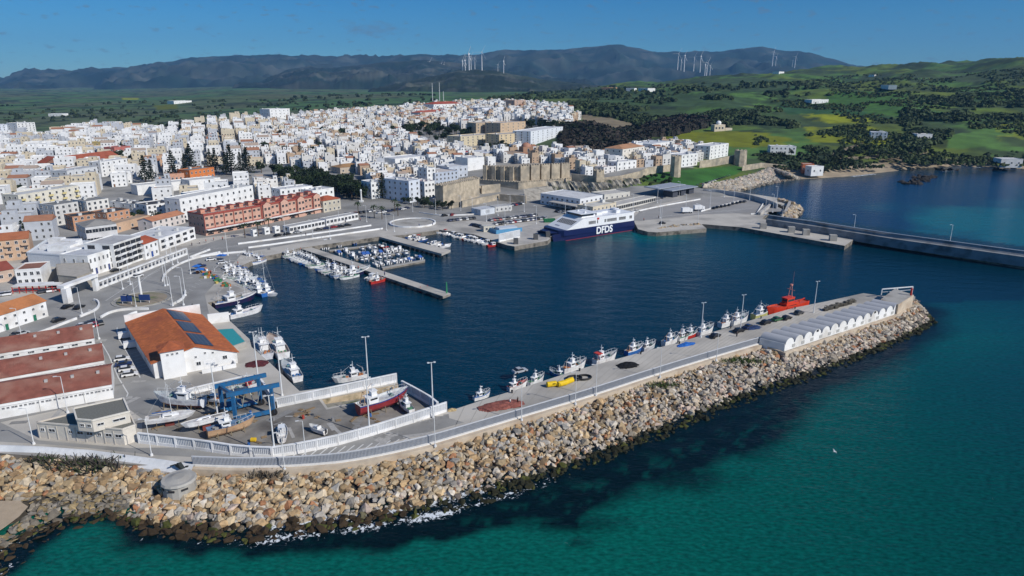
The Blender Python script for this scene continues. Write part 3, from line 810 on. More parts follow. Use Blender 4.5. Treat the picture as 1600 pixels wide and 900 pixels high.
for a_, b_, r_ in ROCKSPX:
    p = P(a_, b_)
    for _ in range(10): rocks.append((p.x + rr.uniform(-r_, r_), p.y + rr.uniform(-r_, r_) * .7, rr.uniform(-.3, .5), np.array([rr.uniform(2, 4), rr.uniform(2, 4), rr.uniform(.8, 1.9)]), rr.randrange(len(SHAPES)), rand_rot(rr), (.035,.03,.025), a_, b_, 9))
M_rock = mat('boulder_stone', (1, 1, 1), .9, .22, 1.6, attr='col', bump=.35)
vis = [(-(r_[3][0] * r_[3][1]) / (r_[1] ** 2), i) for i, r_ in enumerate(rocks) if 10 < r_[7] < 1590 and 700 < r_[8] < 892 and r_[9] < .96]
single = set(i for _, i in sorted(vis)[:290])
Vs, Fs, Cs = [], [], []; base = 0
def rock_label(c, s_, px):
    cn = 'pale grey' if abs(c[0] - c[2]) < .05 and c[0] > .28 else ('rust brown' if c[0] > 2 * c[1] * .95 else ('dark wet' if c[0] < .16 else ('tan' if c[0] < .42 else 'pale sandy')))
    zone = 'high on' if s_ < .25 else ('upper middle of' if s_ < .5 else ('lower middle of' if s_ < .75 else 'foot of'))
    mk = next(m for x_, m in ((45, 'beside the sandy cove'), (110, 'below the left shrub'), (170, 'below the larger shrub'), (235, 'right of the larger shrub'), (320, 'around the round pillbox'),
        (380, 'just right of the pillbox'), (440, 'below the dry bush'), (510, 'below the hatched road'), (580, 'below the red trawler'), (660, 'below the yard corner'), (740, 'below the red net'), (820, 'below the silver car'), (9999, 'below the yellow buoys')) if px < x_)
    return f'{cn} boulder {zone} the slope {mk}'
for i, (x, y, z, sc, sh, ro, c, px, py, s_) in enumerate(rocks):
    v, f = SHAPES[sh]
    vv = (v * sc) @ ro.T
    if i in single:
        me = npmesh('boulder', vv, f, M_rock, colors=[(*c, 1)] * len(f))
        o = D.objects.new('boulder', me); COL.objects.link(o); o.location = (x, y, z)
        lb = rock_label(c, s_, px); tag(o, lb, 'boulder', 'boulders: ' + lb.split('boulder ')[1])
    else:
        Vs.append(vv + np.array([x, y, z])); Fs.append(f + base); Cs.append(np.tile([*c, 1], (len(f), 1))); base += len(v)
o = D.objects.new('breakwater_boulders', npmesh('breakwater_boulders', np.vstack(Vs), np.vstack(Fs), M_rock, colors=np.vstack(Cs))); COL.objects.link(o)
tag(o, 'thousands of tan and grey boulders heaped along the breakwater', 'rocks', kind='stuff')
# ================================================================== BUILDINGS
_wm = {}
def window_mesh(w, h, frame=(.75, .75, .74), shut=None):
    k = (round(w, 1), round(h, 1), frame, shut)
    if k not in _wm:
        mb = MB()
        mb.box(-w / 2, w / 2, -.03, .03, 0, h, 1)
        t = .1
        mb.box(-w / 2 - t, -w / 2, -.07, .04, -t, h + t, 0); mb.box(w / 2, w / 2 + t, -.07, .04, -t, h + t, 0)
        mb.box(-w / 2, w / 2, -.07, .04, h, h + t, 0); mb.box(-w / 2, w / 2, -.10, .04, -t, 0, 0)
        mb.box(-.03, .03, -.05, .03, 0, h, 0)
        _wm[k] = mb.mesh('window', [cm(frame), cm(shut) if shut else M_glass])
    return _wm[k]
_dm = {}
def door_mesh(w, h, colr):
    k = (w, h, colr)
    if k not in _dm:
        mb = MB(); mb.box(-w / 2, w / 2, -.05, .03, 0, h, 0)
        mb.box(-w / 2 - .1, -w / 2, -.09, .03, 0, h + .1, 1); mb.box(w / 2, w / 2 + .1, -.09, .03, 0, h + .1, 1); mb.box(-w / 2, w / 2, -.09, .03, h, h + .1, 1)
        mb.box(w / 2 - .25, w / 2 - .15, -.1, -.05, h * .45, h * .52, 1)
        _dm[k] = mb.mesh('door', [cm(colr), cm((.5, .5, .5))])
    return _dm[k]
def child(name, me, parent, loc, rz=0, sc=None):
    o = D.objects.new(name, me); COL.objects.link(o); o.parent = parent; o.location = loc; o.rotation_euler = (0, 0, rz)
    if sc: o.scale = sc
    return o
def body(t, w, d, h, wall, roofm, kind, par=.5, over=.3, parc=None, pitch=.3, oy=0):
    """walls, roof and parapet with the thing's origin at the front left corner"""
    mb = MB(); wm = wall if not isinstance(wall, tuple) else cm(wall, .8, stain=tuple(c * .82 for c in wall), stain_scale=.25)
    rm = roofm if not isinstance(roofm, tuple) else cm(roofm, .9, stain=tuple(c * .75 for c in roofm), stain_scale=.2)
    if kind == 'gable':
        rh = pitch * d / 2
        mb.add([(0, 0, -2), (w, 0, -2), (w, d, -2), (0, d, -2), (0, 0, h), (w, 0, h), (w, d, h), (0, d, h), (0, d / 2, h + rh), (w, d / 2, h + rh)],
               [(0, 1, 5, 4), (1, 2, 6, 9, 5), (2, 3, 7, 6), (3, 0, 4, 8, 7)])
        mb.build('wall', wm, t)
        mb = MB(); o_ = over; k = pitch * o_
        for s in (0, 1):
            y0 = -o_ if s == 0 else d + o_
            q = [(-o_, y0, h - k + .02), (w + o_, y0, h - k + .02), (w + o_, d / 2, h + rh + .02), (-o_, d / 2, h + rh + .02)]
            if s: q = q[::-1]
            q2 = [(a, b, c + .18) for a, b, c in q]
            mb.add(q + q2, [(0, 3, 2, 1), (4, 5, 6, 7), (0, 1, 5, 4), (1, 2, 6, 5), (2, 3, 7, 6), (3, 0, 4, 7)])
        mb.build('roof', rm, t)
    elif kind == 'hip':
        rh = pitch * min(w, d) / 2
        mb.box(0, w, 0, d, -2, h); mb.build('wall', wm, t)
        mb = MB(); a = -over; m = min(w, d) / 2
        if w >= d: top = [(m, d / 2), (w - m, d / 2)]
        else: top = [(w / 2, m), (w / 2, d - m)]
        b = [(a, a, h + .01), (w - a, a, h + .01), (w - a, d - a, h + .01), (a, d - a, h + .01), (*top[0], h + rh), (*top[1], h + rh)]
        fs = [(0, 1, 5, 4), (1, 2, 5), (2, 3, 4, 5), (3, 0, 4), (3, 2, 1, 0)] if w >= d else [(0, 1, 4), (1, 2, 5, 4), (2, 3, 5), (3, 0, 4, 5), (3, 2, 1, 0)]
        mb.add(b, fs); mb.build('roof', rm, t)
    else:
        mb.box(0, w, 0, d, -2, h); mb.build('wall', wm, t)
        mb = MB(); mb.box(.25, w - .25, .25, d - .25, h + .003, h + .06); mb.build('roof', rm, t)
        if par:
            mb = MB(); pm = wm if parc is None else cm(parc)
            mb.box(-.05, w + .05, -.05, .25, h + .003, h + par); mb.box(-.05, w + .05, d - .25, d + .05, h + .003, h + par)
            mb.box(-.05, .25, .25, d - .25, h + .003, h + par); mb.box(w - .25, w + .05, .25, d - .25, h + .003, h + par)
            mb.build('parapet', pm, t)
BLD = []
def building(name, label, A, B, depth, h=None, top=None, wall=WHITE, roof=(.45, .45, .44), kind='flat', floors=2, bays=4, sbays=2, group=None, z=None,
             win=(1.1, 1.3), frame=(.75, .75, .74), door=None, par=.5, parc=None, pitch=.3, over=.3, balc=False, fl0=.9, cat='building', right=False, shut=None, clutter=0):
    a = P(*A, z) if z is not None else PT(*A)
    zb = a.z if z is None else z
    b = P(*B, zb)
    w = (b - a).length; rz = ang(b - a)
    if top is not None: h = PD(A[0], top, a.y).z - zb
    if depth < 0: depth = -depth
    t = thing(name, label, cat, (a.x, a.y, zb), rz, group)
    n_ = Vector((-math.sin(rz), math.cos(rz)))
    cx = a.x + (b.x - a.x) / 2 + n_.x * depth / 2; cy = a.y + (b.y - a.y) / 2 + n_.y * depth / 2
    BLD.append((cx, cy, w / 2, depth / 2, rz))
    body(t, w, depth, h, wall, roof, kind, par, over, parc, pitch)
    fh = h / max(1, floors); cnt = 0
    ww, wh = win; wh = min(wh, fh * .55)
    if bays:
        me = window_mesh(ww, wh, frame, shut)
        for f in range(floors):
            zz = f * fh + fh * .3
            for i in range(bays):
                if cnt >= 90: break
                x = w * (i + .5) / bays
                if f == 0 and door and i % 3 == 1:
                    child('door', door_mesh(min(2.2, ww * 1.3), min(2.6, fh * .75), door), t, (x, 0, 0)); continue
                child('window', me, t, (x, -.01, zz)); cnt += 1
                if balc and f > 0 and i % 2 == 0:
                    mb = MB(); mb.box(x - 1.4, x + 1.4, -1.2, -.01, zz - .9, zz - .75); mb.box(x - 1.4, x + 1.4, -1.2, -1.1, zz - .75, zz + .2)
                    mb.build('balcony', cm(balc if isinstance(balc, tuple) else WHITE), t)
            for i in range(sbays):
                if cnt >= 98: break
                y = depth * (i + .5) / sbays
                child('window', me, t, (-.01, y, zz), -math.pi / 2); cnt += 1
                if right: child('window', me, t, (w + .01, y, zz), math.pi / 2)
    rr = random.Random(int(A[0] * 7 + A[1]))
    for _ in range(clutter):
        x, y = rr.uniform(2, max(2.1, w - 3)), rr.uniform(2, max(2.1, depth - 2)); s = rr.uniform(.9, 2.2)
        mb = MB(); mb.box(x - s / 2, x + s / 2, y - s / 2, y + s / 2, h + .07, h + .07 + s * .8); mb.box(x - s / 2 - .1, x + s / 2 + .1, y - s / 2 - .1, y + s / 2 + .1, h + .07 + s * .8, h + .2 + s * .8)
        mb.build('roof_hatch', cm((.6, .6, .58)), t)
    return t, w, h
def block(name, label, cat, poly, ztop, zb, wall, roof, par=.4, group=None):
    """a flat roofed volume from the corners of its roof"""
    pts = [P(a, b, ztop) for a, b in poly]; o_ = pts[0]
    t = thing(name, label, cat, (o_.x, o_.y, zb), 0, group)
    loc = [(p.x - o_.x, p.y - o_.y) for p in pts]
    mb = MB(); mb.prism(loc, -1, ztop - zb); mb.build('wall', wall, t)
    cx = sum(p[0] for p in loc) / len(loc); cy = sum(p[1] for p in loc) / len(loc)
    ins = []
    for x, y in loc:
        L_ = math.hypot(x - cx, y - cy); k = max(.2, 1 - .45 / max(.5, L_)); ins.append((cx + (x - cx) * k, cy + (y - cy) * k))
    mb = MB(); mb.prism(ins, ztop - zb + .004, ztop - zb + .05); mb.build('roof', roof, t)
    if par:
        mb = MB(); pth = [Vector(p) for p in loc] + [Vector(loc[0])]
        for a, b in zip(pth[:-1], pth[1:]):
            mb.bar((a.x, a.y, ztop - zb + par / 2), (b.x, b.y, ztop - zb + par / 2), .28, par)
        mb.build('parapet', wall, t)
    X = [p.x for p in pts]; Y = [p.y for p in pts]
    BLD.append(((min(X) + max(X)) / 2, (min(Y) + max(Y)) / 2, (max(X) - min(X)) / 2 * .8, (max(Y) - min(Y)) / 2 * .8, 0))
    return t, pts
def text(s, size, m, parent, loc, rot, name='lettering', bold=0.0, ext=.02, sx=1.0):
    cu = D.curves.new('t', 'FONT'); cu.body = s; cu.size = size; cu.extrude = ext; cu.offset = bold
    cu.align_x = 'CENTER'; cu.align_y = 'CENTER'
    o = D.objects.new('t', cu); COL.objects.link(o)
    bpy.context.view_layer.update()
    me = D.meshes.new_from_object(o.evaluated_get(bpy.context.evaluated_depsgraph_get()))
    D.objects.remove(o); me.materials.clear(); me.materials.append(m)
    o = D.objects.new(name, me); COL.objects.link(o); o.parent = parent; o.location = loc; o.rotation_euler = rot; o.scale = (sx, 1, 1)
    return o
RED_R = mat('red_sheet_roof', (.32, .115, .08), .85, .22, .5, stain=(.42, .22, .16), stain_scale=.16)
for _m in (RED_R, M_tile):
    n_ = _m.node_tree; wv = n_.nodes.new('ShaderNodeTexWave'); wv.inputs['Scale'].default_value = 3.2; wv.inputs['Distortion'].default_value = .6; bp_ = n_.nodes.new('ShaderNodeBump'); bp_.inputs['Strength'].default_value = .6; bp_.inputs['Distance'].default_value = .12
    g_ = n_.nodes.new('ShaderNodeNewGeometry'); n_.links.new(g_.outputs['Position'], wv.inputs['Vector']); n_.links.new(wv.outputs['Fac'], bp_.inputs['Height']); n_.links.new(bp_.outputs[0], n_.nodes['Principled BSDF'].inputs['Normal'])
BROWN = (.36, .20, .12); TAN = (.58, .40, .27); SALM = (.62, .30, .20); REDR = (.30, .08, .055); TILE = (.42, .15, .07)
GRF = (.20, .20, .19)
# --- the three long net sheds, lower left
for k, (A, B, dep, lab) in enumerate((((-60,666),(178,622),15,'long white net shed with red roof, nearest of the three beside the grey flat-roofed office'),
        ((-60,625),(166,583),15,'long white net shed with red roof, middle one of three parallel sheds'),
        ((-60,583),(150,547),15,'long white net shed with red roof, farthest of three, beside the parked cars'))):
    t, w, h = building('net_shed', lab, A, B, dep, h=3.9, wall=M_white, roof=RED_R, kind='gable', pitch=.30, over=.15, bays=0, floors=1, z=QZ, group='parallel net sheds')
    n = 9
    for i in range(n):
        x = w * (i + .6) / n
        if k == 2: child('window', window_mesh(1.5, .5), t, (x, -.01, 2.5)); continue
        for q in range(4):
            child('vent', window_mesh(.42, .32, (.5, .5, .5)), t, (x - 1.5 + q * .95, -.01, 2.4))
        if i % 2 and k == 1: child('door', door_mesh(2.4, 2.6, (.74, .74, .72)), t, (x + w / n / 2, 0, 0))
    mb = MB(); mb.box(0, w, -.12, -.005, 3.1, 3.2); mb.build('gutter', cm((.6, .6, .58)), t)
    for q in range(3): mb = MB(); mb.cbox(w * (.55 + .18 * q), 5.2, 5.4, .7, .7, .8); mb.build('roof_vent', cm((.45, .44, .42)), t)
    for q in range(2): mb = MB(); mb.cyl((w * (.5 + .3 * q), -.12, 0), (w * (.5 + .3 * q), -.12, 3.1), .06, n=6); mb.build('downpipe', cm((.55, .55, .53)), t)
# --- grey roofed office
t, pts = block('harbour_office', 'cream flat-roofed office with dark grey gravel roofs above the sea wall', 'office', [(57.5,661),(191,672),(211,665),(204,650),(193,640),(109,648)], 6.0, QZ,
      cm((.66, .61, .53), .85, stain=(.55, .48, .40)), mat('gravel_roof', (.17, .17, .15), .98, .2, 3), .35)
o_ = pts[0]
up = [P(a, b, 8.6) for a, b in ((115,639),(193,623),(202,644),(144,658),(120,656))]
mb = MB(); mb.prism([(p.x - o_.x, p.y - o_.y) for p in up], 3.7, 6.4); ups = mb.build('upper_storey', cm((.66, .61, .53), .85), t)
cx = sum(p.x for p in up) / 5; cy = sum(p.y for p in up) / 5
mb = MB(); mb.prism([(cx + (p.x - cx) * .95 - o_.x, cy + (p.y - cy) * .95 - o_.y) for p in up], 6.404, 6.45); mb.build('roof', mat('gravel_roof', (.17, .17, .15), .98, .2, 3), ups)
mb = MB(); 
for a, b in zip(up, up[1:] + up[:1]): mb.bar((a.x - o_.x, a.y - o_.y, 6.55), (b.x - o_.x, b.y - o_.y, 6.55), .35, .36)
mb.build('parapet', cm((.70, .66, .58), .85), ups)
fr = (pts[1] - pts[0]); L_ = fr.length; fr.normalize(); rz = ang(fr)
for k in range(9):
    q = fr * (L_ * (k + .5) / 9)
    nn = Vector((fr.y, -fr.x, 0)) * .03
    if k not in (2,): child('window', window_mesh(1.5 if k % 3 else .9, .7), t, (q.x + nn.x, q.y + nn.y, 1.9), rz)
    q = fr * (L_ * k / 9); mb = MB(); mb.cbox(0, 0, 0, .25, .16, 3.4); o = mb.build('pilaster', cm((.5, .47, .42)), t, loc=(q.x + nn.x, q.y + nn.y, 0), rz=rz)
fr = up[2] - up[3]; L_ = fr.length; fr.normalize(); nn = Vector((fr.y, -fr.x, 0)) * .03; rz = ang(fr)
for k, wd in ((.2, 1.2), (.7, 2.4)):
    q = up[3] - o_ + fr * L_ * k; child('window', window_mesh(wd, .5), t, (q.x + nn.x, q.y + nn.y, 5.0), rz)
fr = up[3] - up[4]; L_ = fr.length; fr.normalize(); nn = Vector((fr.y, -fr.x, 0)) * .03
for k in (.3, .75):
    q = up[4] - o_ + fr * L_ * k; child('window', window_mesh(.9, .6), t, (q.x + nn.x, q.y + nn.y, 4.9), ang(fr))
# --- orange roofed fish market
a = P(263,588,QZ); b = P(372,567,QZ)
rf = P(306,547,9.4); rb = P(256,487,9.4)
dep = (rb - rf).length
t = thing('fish_market_hall', 'large white hall with orange tiled roof, solar panels and corner turret', 'market hall', (a.x, a.y, QZ), ang(b - a))
w = (b - a).length
dirx = (b - a).normalized(); diry = Vector((-dirx.y, dirx.x, 0))
shear = (rb - rf).dot(dirx) / max(1, (rb - rf).dot(diry))
dep = (rb - rf).dot(diry)
def S(x, y, z): return (x + shear * y, y, z)
rx = (rf - a).dot(dirx)
xl, hl, hr, hm = -3.2, 4.7, 3.4, 7.2
mb = MB()
mb.add([S(xl, 0, -1), S(w, 0, -1), S(w, dep, -1), S(xl, dep, -1), S(xl, 0, hl), S(w, 0, hr), S(w, dep, hr), S(xl, dep, hl), S(rx, 0, hm), S(rx, dep, hm)],
       [(0, 1, 5, 8, 4), (1, 2, 6, 5), (2, 3, 7, 9, 6), (3, 0, 4, 7)]); mb.build('wall', M_white, t)
mb = MB()
for q in ([(xl - .6, -.4, hl - .25), (rx, -.4, hm + .05), (rx, dep + .2, hm + .05), (xl - .6, dep + .2, hl - .25)], [(rx, -.4, hm + .05), (w + .6, -.4, hr - .2), (w + .6, dep + .2, hr - .2), (rx, dep + .2, hm + .05)]):
    q = [S(*p) for p in q]; q2 = [(x, y, z + .22) for x, y, z in q]
    mb.add(q + q2, [(0, 3, 2, 1), (4, 5, 6, 7), (0, 1, 5, 4), (1, 2, 6, 5), (2, 3, 7, 6), (3, 0, 4, 7)])
mb.build('roof', mat('orange_tiles', (.46, .135, .045), .85, .26, .9, stain=(.34, .10, .045), stain_scale=.16, bump=.4), t)
slope = (hr - .2 - hm - .05) / (w + .6 - rx)
for k in range(3):
    y0 = dep * (.05 + .32 * k); y1 = y0 + dep * .27
    mb = MB(); x0, x1 = rx + .7, rx + (w - rx) * .50
    f = lambda x: hm + .05 + slope * (x - rx) + .34
    mb.add([S(x0, y0, f(x0)), S(x1, y0, f(x1)), S(x1, y1, f(x1)), S(x0, y1, f(x0))] + [S(x0, y0, f(x0) + .08), S(x1, y0, f(x1) + .08), S(x1, y1, f(x1) + .08), S(x0, y1, f(x0) + .08)],
           [(0, 3, 2, 1), (4, 5, 6, 7), (0, 1, 5, 4), (1, 2, 6, 5), (2, 3, 7, 6), (3, 0, 4, 7)])
    for i in range(1, 4):
        yy_ = y0 + (y1 - y0) * i / 4
        mb.add([S(x0, yy_ - .03, f(x0) + .1), S(x1, yy_ - .03, f(x1) + .1), S(x1, yy_ + .03, f(x1) + .1), S(x0, yy_ + .03, f(x0) + .1)], [(0, 1, 2, 3)], 1)
    for i in range(1, 4):
        xx_ = x0 + (x1 - x0) * i / 4
        mb.add([S(xx_ - .03, y0, f(xx_) + .1), S(xx_ + .03, y0, f(xx_) + .1), S(xx_ + .03, y1, f(xx_) + .1), S(xx_ - .03, y1, f(xx_) + .1)], [(0, 1, 2, 3)], 1)
    mb.build('solar_panel', [cm((.03, .04, .06), .3, spec=.5), cm((.25, .27, .3))], t)
mb = MB(); mb.box(-1.2, 4.6, -2.0, 3.5, -1, 8.0); tur = mb.build('turret', M_white, t)
mb = MB(); mb.add([(-1.7, -2.5, 8.01), (5.1, -2.5, 8.01), (5.1, 4, 8.01), (-1.7, 4, 8.01), (1.7, .75, 10.0)], [(0, 1, 4), (1, 2, 4), (2, 3, 4), (3, 0, 4), (3, 2, 1, 0)]); mb.build('turret_roof', M_tile, tur)
for k in range(3): child('window', window_mesh(.5, .5), tur, (.5 + k * 1.2, -2.02, 6.7))
for x, z_, q in ((7.5, 3.9, .5), (10, 4.6, .5), (12, 4.3, .5), (8.0, 1.6, 1.1), (w * .82, 2.0, 1.1)): child('window', window_mesh(q, q * .9), t, (x, -.01, z_))
mb = MB(); mb.box(0, 3, -.06, 0, 0, 2.6); mb.build('door', cm((.78, .78, .77)), t, loc=(9.3, 0, 0))
mb = MB(); mb.box(8.3, w - 1, -3.2, -2.9, -1, 1.2); mb.box(w - 1.3, w - 1, -2.9, -.01, -1, 1.2); mb.build('ramp_wall', M_white, t)
mb = MB(); q = [S(xl - 1, dep + .25, 0)]; 
mb.add([S(xl - .5, dep + .3, -1), S(w + .3, dep + .3, -1), S(w + .3, dep + .8, -1), S(xl - .5, dep + .8, -1), S(xl - .5, dep + .3, 7.0), S(w + .3, dep + .3, 7.0), S(w + .3, dep + .8, 7.0), S(xl - .5, dep + .8, 7.0)],
       [(4, 5, 6, 7), (0, 1, 5, 4), (1, 2, 6, 5), (2, 3, 7, 6), (3, 0, 4, 7)]); mb.build('end_wall', M_white, t)
BLD.append((a.x - 5, a.y + 22, 22, 30, 0.5))
# turquoise roofed lean-to on the quay
t, pts = block('fish_store', 'turquoise flat roof of the fish store beside the orange-roofed hall', 'store', [(335,515),(364,513),(378,527),(384,534),(352,545)], 4.0, QZ, M_conc, cm((.04, .30, .32), .7), .0)
mb = MB(); mb.bar((*(P(326,506,QZ).xy), 3.9), (*(P(359,502,QZ).xy), 3.9), .5, 3.4); tag(mb.build('quay_wall', M_white), 'pale wall panel at the quay corner north of the turquoise roof', 'wall')
# --- barrel vault sheds
a = P(1225,549,QZ); b = P(1405,489,QZ); back = P(1186,539.5,QZ)
dx = (b - a).normalized(); dy = Vector((-dx.y, dx.x, 0)); w = (b - a).length; dep = (back - a).dot(dy); shv = (back - a).dot(dx) / dep
t = thing('gear_store', 'white gear store of fourteen barrel vaults in a row near the mole tip', 'store', (a.x, a.y, QZ), ang(dx))
NV = 14; vw = w / NV; M_vault = mat('vault_white', (.40, .41, .43), .7, .06, .4, stain=(.42, .43, .45), stain_scale=.3); eh = 2.1
for k in range(NV):
    x0 = k * vw; mb = MB(); n = 12
    prof = [(x0 + vw * (.5 - .47 * math.cos(math.pi * i / n)), eh + vw * .40 * math.sin(math.pi * i / n)) for i in range(n + 1)]
    vs = [(x, -.15, z) for x, z in prof] + [(x + shv * dep, dep, z) for x, z in prof]
    mb.add(vs, [(i + 1, i, n + 1 + i, n + 2 + i) for i in range(n)])
    mb.build('vault', M_vault, t, smooth=True)
    mb = MB(); prof2 = [(x0 + .02, -1.2)] + [(x0 + .02, eh)] + prof + [(x0 + vw - .02, eh), (x0 + vw - .02, -1.2)]
    mb.add([(x, 0, z) for x, z in prof2], [tuple(range(len(prof2)))[::-1]]); mb.build('gable', M_white, t); mb = MB(); mb.add([(x + shv * dep, dep - .02, z) for x, z in prof2], [tuple(range(len(prof2)))])
    mb.build('rear_gable', M_white, t)
    mb = MB(); mb.box(x0 + vw * .80, x0 + vw * 1.12, -.08, -.002, .5, 1.5); mb.build('air_vent', cm((.42, .42, .40)), t) if k < NV - 1 else None
for x0 in (0, w - .2): mb = MB(); q = [(x0, 0), (x0 + .2, 0), (x0 + .2 + shv * dep, dep), (x0 + shv * dep, dep)]; mb.prism(q, -1, eh + .3); mb.build('side_wall', M_white, t)
for k in (3, 10): mb = MB(); mb.cbox((k + .5) * vw, -.06, 3.0, 1.0, .1, .7); mb.build('window', M_glass, t)
# --- boatyard walls: white frames with ribbed panels
def panel_wall(label, path, h=2.6, zb=QZ, step=4.6, col2=(.60, .62, .64), fr=(.80, .80, .79), name='panel_wall', frame=True):
    pts = [Vector((p.x, p.y)) for p in pp(path, zb)]
    tot = sum((pts[i + 1] - pts[i]).length for i in range(len(pts) - 1)); n = max(1, round(tot / step))
    q = lerp_path(pts, n + 1)
    t = thing(name, label, 'wall', (q[0].x, q[0].y, zb))
    f, pn = MB(), MB()
    for i in range(n):
        a = q[i] - q[0]; b = q[i + 1] - q[0]; d = (b - a).normalized(); L_ = (b - a).length
        f.bar((a.x, a.y, h - .12), (b.x, b.y, h - .12), .5, .24); f.bar((a.x, a.y, .35), (b.x, b.y, .35), .46, .7)
        f.bar((a.x, a.y, 0), (a.x, a.y, h - .01), .5, .52)
        k = int(L_ / .42)
        for j in range(k):
            u = a + d * (L_ * (j + .5) / k); pn.bar((u.x, u.y, .69), (u.x, u.y, h - .24), .26, .12)
        pn.bar((a.x, a.y, h / 2 + .2), (b.x, b.y, h / 2 + .2), .08, h - .9)
    a = q[-1] - q[0]; f.bar((a.x, a.y, 0), (a.x, a.y, h - .01), .5, .52)
    f.build('frame', cm(fr, .8, stain=(.6, .6, .58)), t); pn.build('panel', cm(col2, .8, stain=(.45, .46, .47)), t)
    return t
panel_wall('curving white panel wall between the boatyard and the sea road', [(219,692),(313,703),(376,713),(430,715),(480,706),(530,695),(580,681),(640,662),(697,643)])
panel_wall('white panel wall along the north side of the slipway', [(432,637),(480,627),(540,614),(619,597)])
panel_wall('grey shaded panel wall running from the slipway mouth to the yard corner', [(629,609),(650,620),(672,633),(684,643)], h=2.6)
panel_wall('short white panel wall behind the travel lift', [(296,617),(340,606),(402,592),(433,637)], h=1.8)
# --- sea wall: cream plinth, coping, ribbed panels
cp = smooth_path(pp(COPE), 2)
t = thing('sea_wall', 'long ribbed grey sea wall on a cream plinth along the whole mole', 'wall', (0, 0, 0))
mb = MB(); ribbon(mb, cp, 1.6, -.5, QZ + .35, off=-.5); mb.build('plinth', M_cream, t)
mb = MB(); ribbon(mb, cp, .55, QZ + .352, QZ + .62, off=.02); mb.build('coping', cm((.72, .70, .66), .8), t)
mb = MB(); ribbon(mb, cp, .18, QZ + .2, QZ + 2.3, off=.42); mb.build('panel', cm((.36, .38, .42), .75, stain=(.31, .33, .37), stain_scale=.5), t)
mb = MB(); rb_ = MB(); q = lerp_path(cp, 560)
for i in range(1, len(q) - 1):
    d = (q[i + 1] - q[i - 1]).normalized(); nn = Vector((-d.y, d.x)); o2 = q[i] + nn * .27
    rb_.bar((o2.x, o2.y, QZ + .56), (o2.x, o2.y, QZ + 2.25), .2, .12)
rb_.build('ribs', cm((.42, .44, .475), .75), t)
mb = MB(); ribbon(mb, cp, .3, QZ + 2.302, QZ + 2.42, off=.42); mb.build('cap', cm((.6, .61, .62), .7), t)
# plain white sloping part at the left
lp = [P(a_, b_, QZ + .6) for a_, b_ in [(-260,698),(-60,699),(0,698),(60,700),(140,706),(200,714),(260,722),(303,729)]]
t = thing('sea_wall', 'smooth white sloping sea wall below the cream office', 'wall', (0, 0, 0))
mb = MB(); vs = []
for i, p in enumerate(lp):
    d = (lp[min(len(lp) - 1, i + 1)] - lp[max(0, i - 1)]).normalized(); nn = Vector((d.y, -d.x, 0))
    for o1, z in ((-.3, QZ - .1), (-.3, QZ + .9), (.1, QZ + .9), (1.6, QZ - .6), (1.7, -1)):
        q_ = p + nn * o1; vs.append((q_.x, q_.y, z))
mb.add(vs, [(i * 5 + j, i * 5 + j + 1, i * 5 + j + 6, i * 5 + j + 5) for i in range(len(lp) - 1) for j in range(4)])
mb.build('slope', cm((.70, .71, .71), .8, stain=(.58, .60, .61), stain_scale=.2), t)
# --- cream plinth under the vault store, mole head block, gantry
pl = [P(a_, b_, QZ) for a_, b_ in [(1194,540),(1226,552),(1300,527),(1405,491),(1418,478)]]
mb = MB(); ribbon(mb, [Vector((p.x, p.y)) for p in pl], .8, -.8, QZ + .25); tag(mb.build('plinth_wall', M_cream), 'low cream plinth wall below the white vaulted gear store', 'wall')
t, pts = block('mole_head', 'cream concrete block at the very tip of the mole', 'mole head', [(1376,468),(1404,476),(1428,461),(1398,451)], 6.0, 0, M_cream, M_conc, 0)
t = thing('gantry', 'white steel gantry frame on the tip of the mole', 'gantry', tuple(P(1378,463,QZ)))
o_ = P(1378,463,QZ)
mb = MB(); 
ends = [P(1376,466,QZ) - o_, P(1396,470,QZ) - o_, P(1424,462,QZ) - o_]
for k, (p1, p2) in enumerate(((ends[0], ends[2]), )):
    for s in (0, .5, 1):
        q = p1.lerp(p2, s); mb = MB(); mb.bar((q.x, q.y, 0), (q.x, q.y, 3.6), .3, .3); mb.build('leg', M_pole, t)
    mb = MB(); mb.bar((p1.x, p1.y, 3.6), (p2.x, p2.y, 3.6), .3, .35); mb.bar((p1.x, p1.y, 2.4), (p2.x, p2.y, 2.4), .12, .12); mb.build('beam', M_pole, t)
# --- east: long breakwater wall
wl = [P(a_, b_, QZ) for a_, b_ in [(1196,352),(1280,365),(1400,385),(1600,414),(1800,443),(2100,480)]]
t = thing('wave_wall', 'long tall grey wave wall along the eastern pier', 'wall', (0, 0, 0))
wlp = [Vector((p.x, p.y)) for p in wl]
mb = MB(); n = len(wlp); vs = []
for i, p in enumerate(lerp_path(wlp, 30)):
    d = (wlp[-1] - wlp[0]).normalized(); nn = Vector((-d.y, d.x))
    for o1, z in ((0, 0), (0, 2.2), (.2, 4.4), (2.2, 4.5), (3.4, 6.2), (4.6, 6.3), (5.2, 5.6), (6, -1)):
        q_ = p + nn * o1; vs.append((q_.x, q_.y, z + QZ * .6))
mb.add(vs, [(i * 8 + j + 1, i * 8 + j, i * 8 + j + 8, i * 8 + j + 9) for i in range(29) for j in range(7)])
mb.build('wall', mat('wave_wall_concrete', (.25, .26, .27), .85, .12, .3, stain=(.12, .125, .13), stain_scale=.2), t)
mb = MB(); ribbon(mb, [p + Vector((0, 4.6)) for p in lerp_path(wlp, 30)], .5, 7.6, 7.9); mb.build('crest', cm((.55, .57, .6), .7), t)
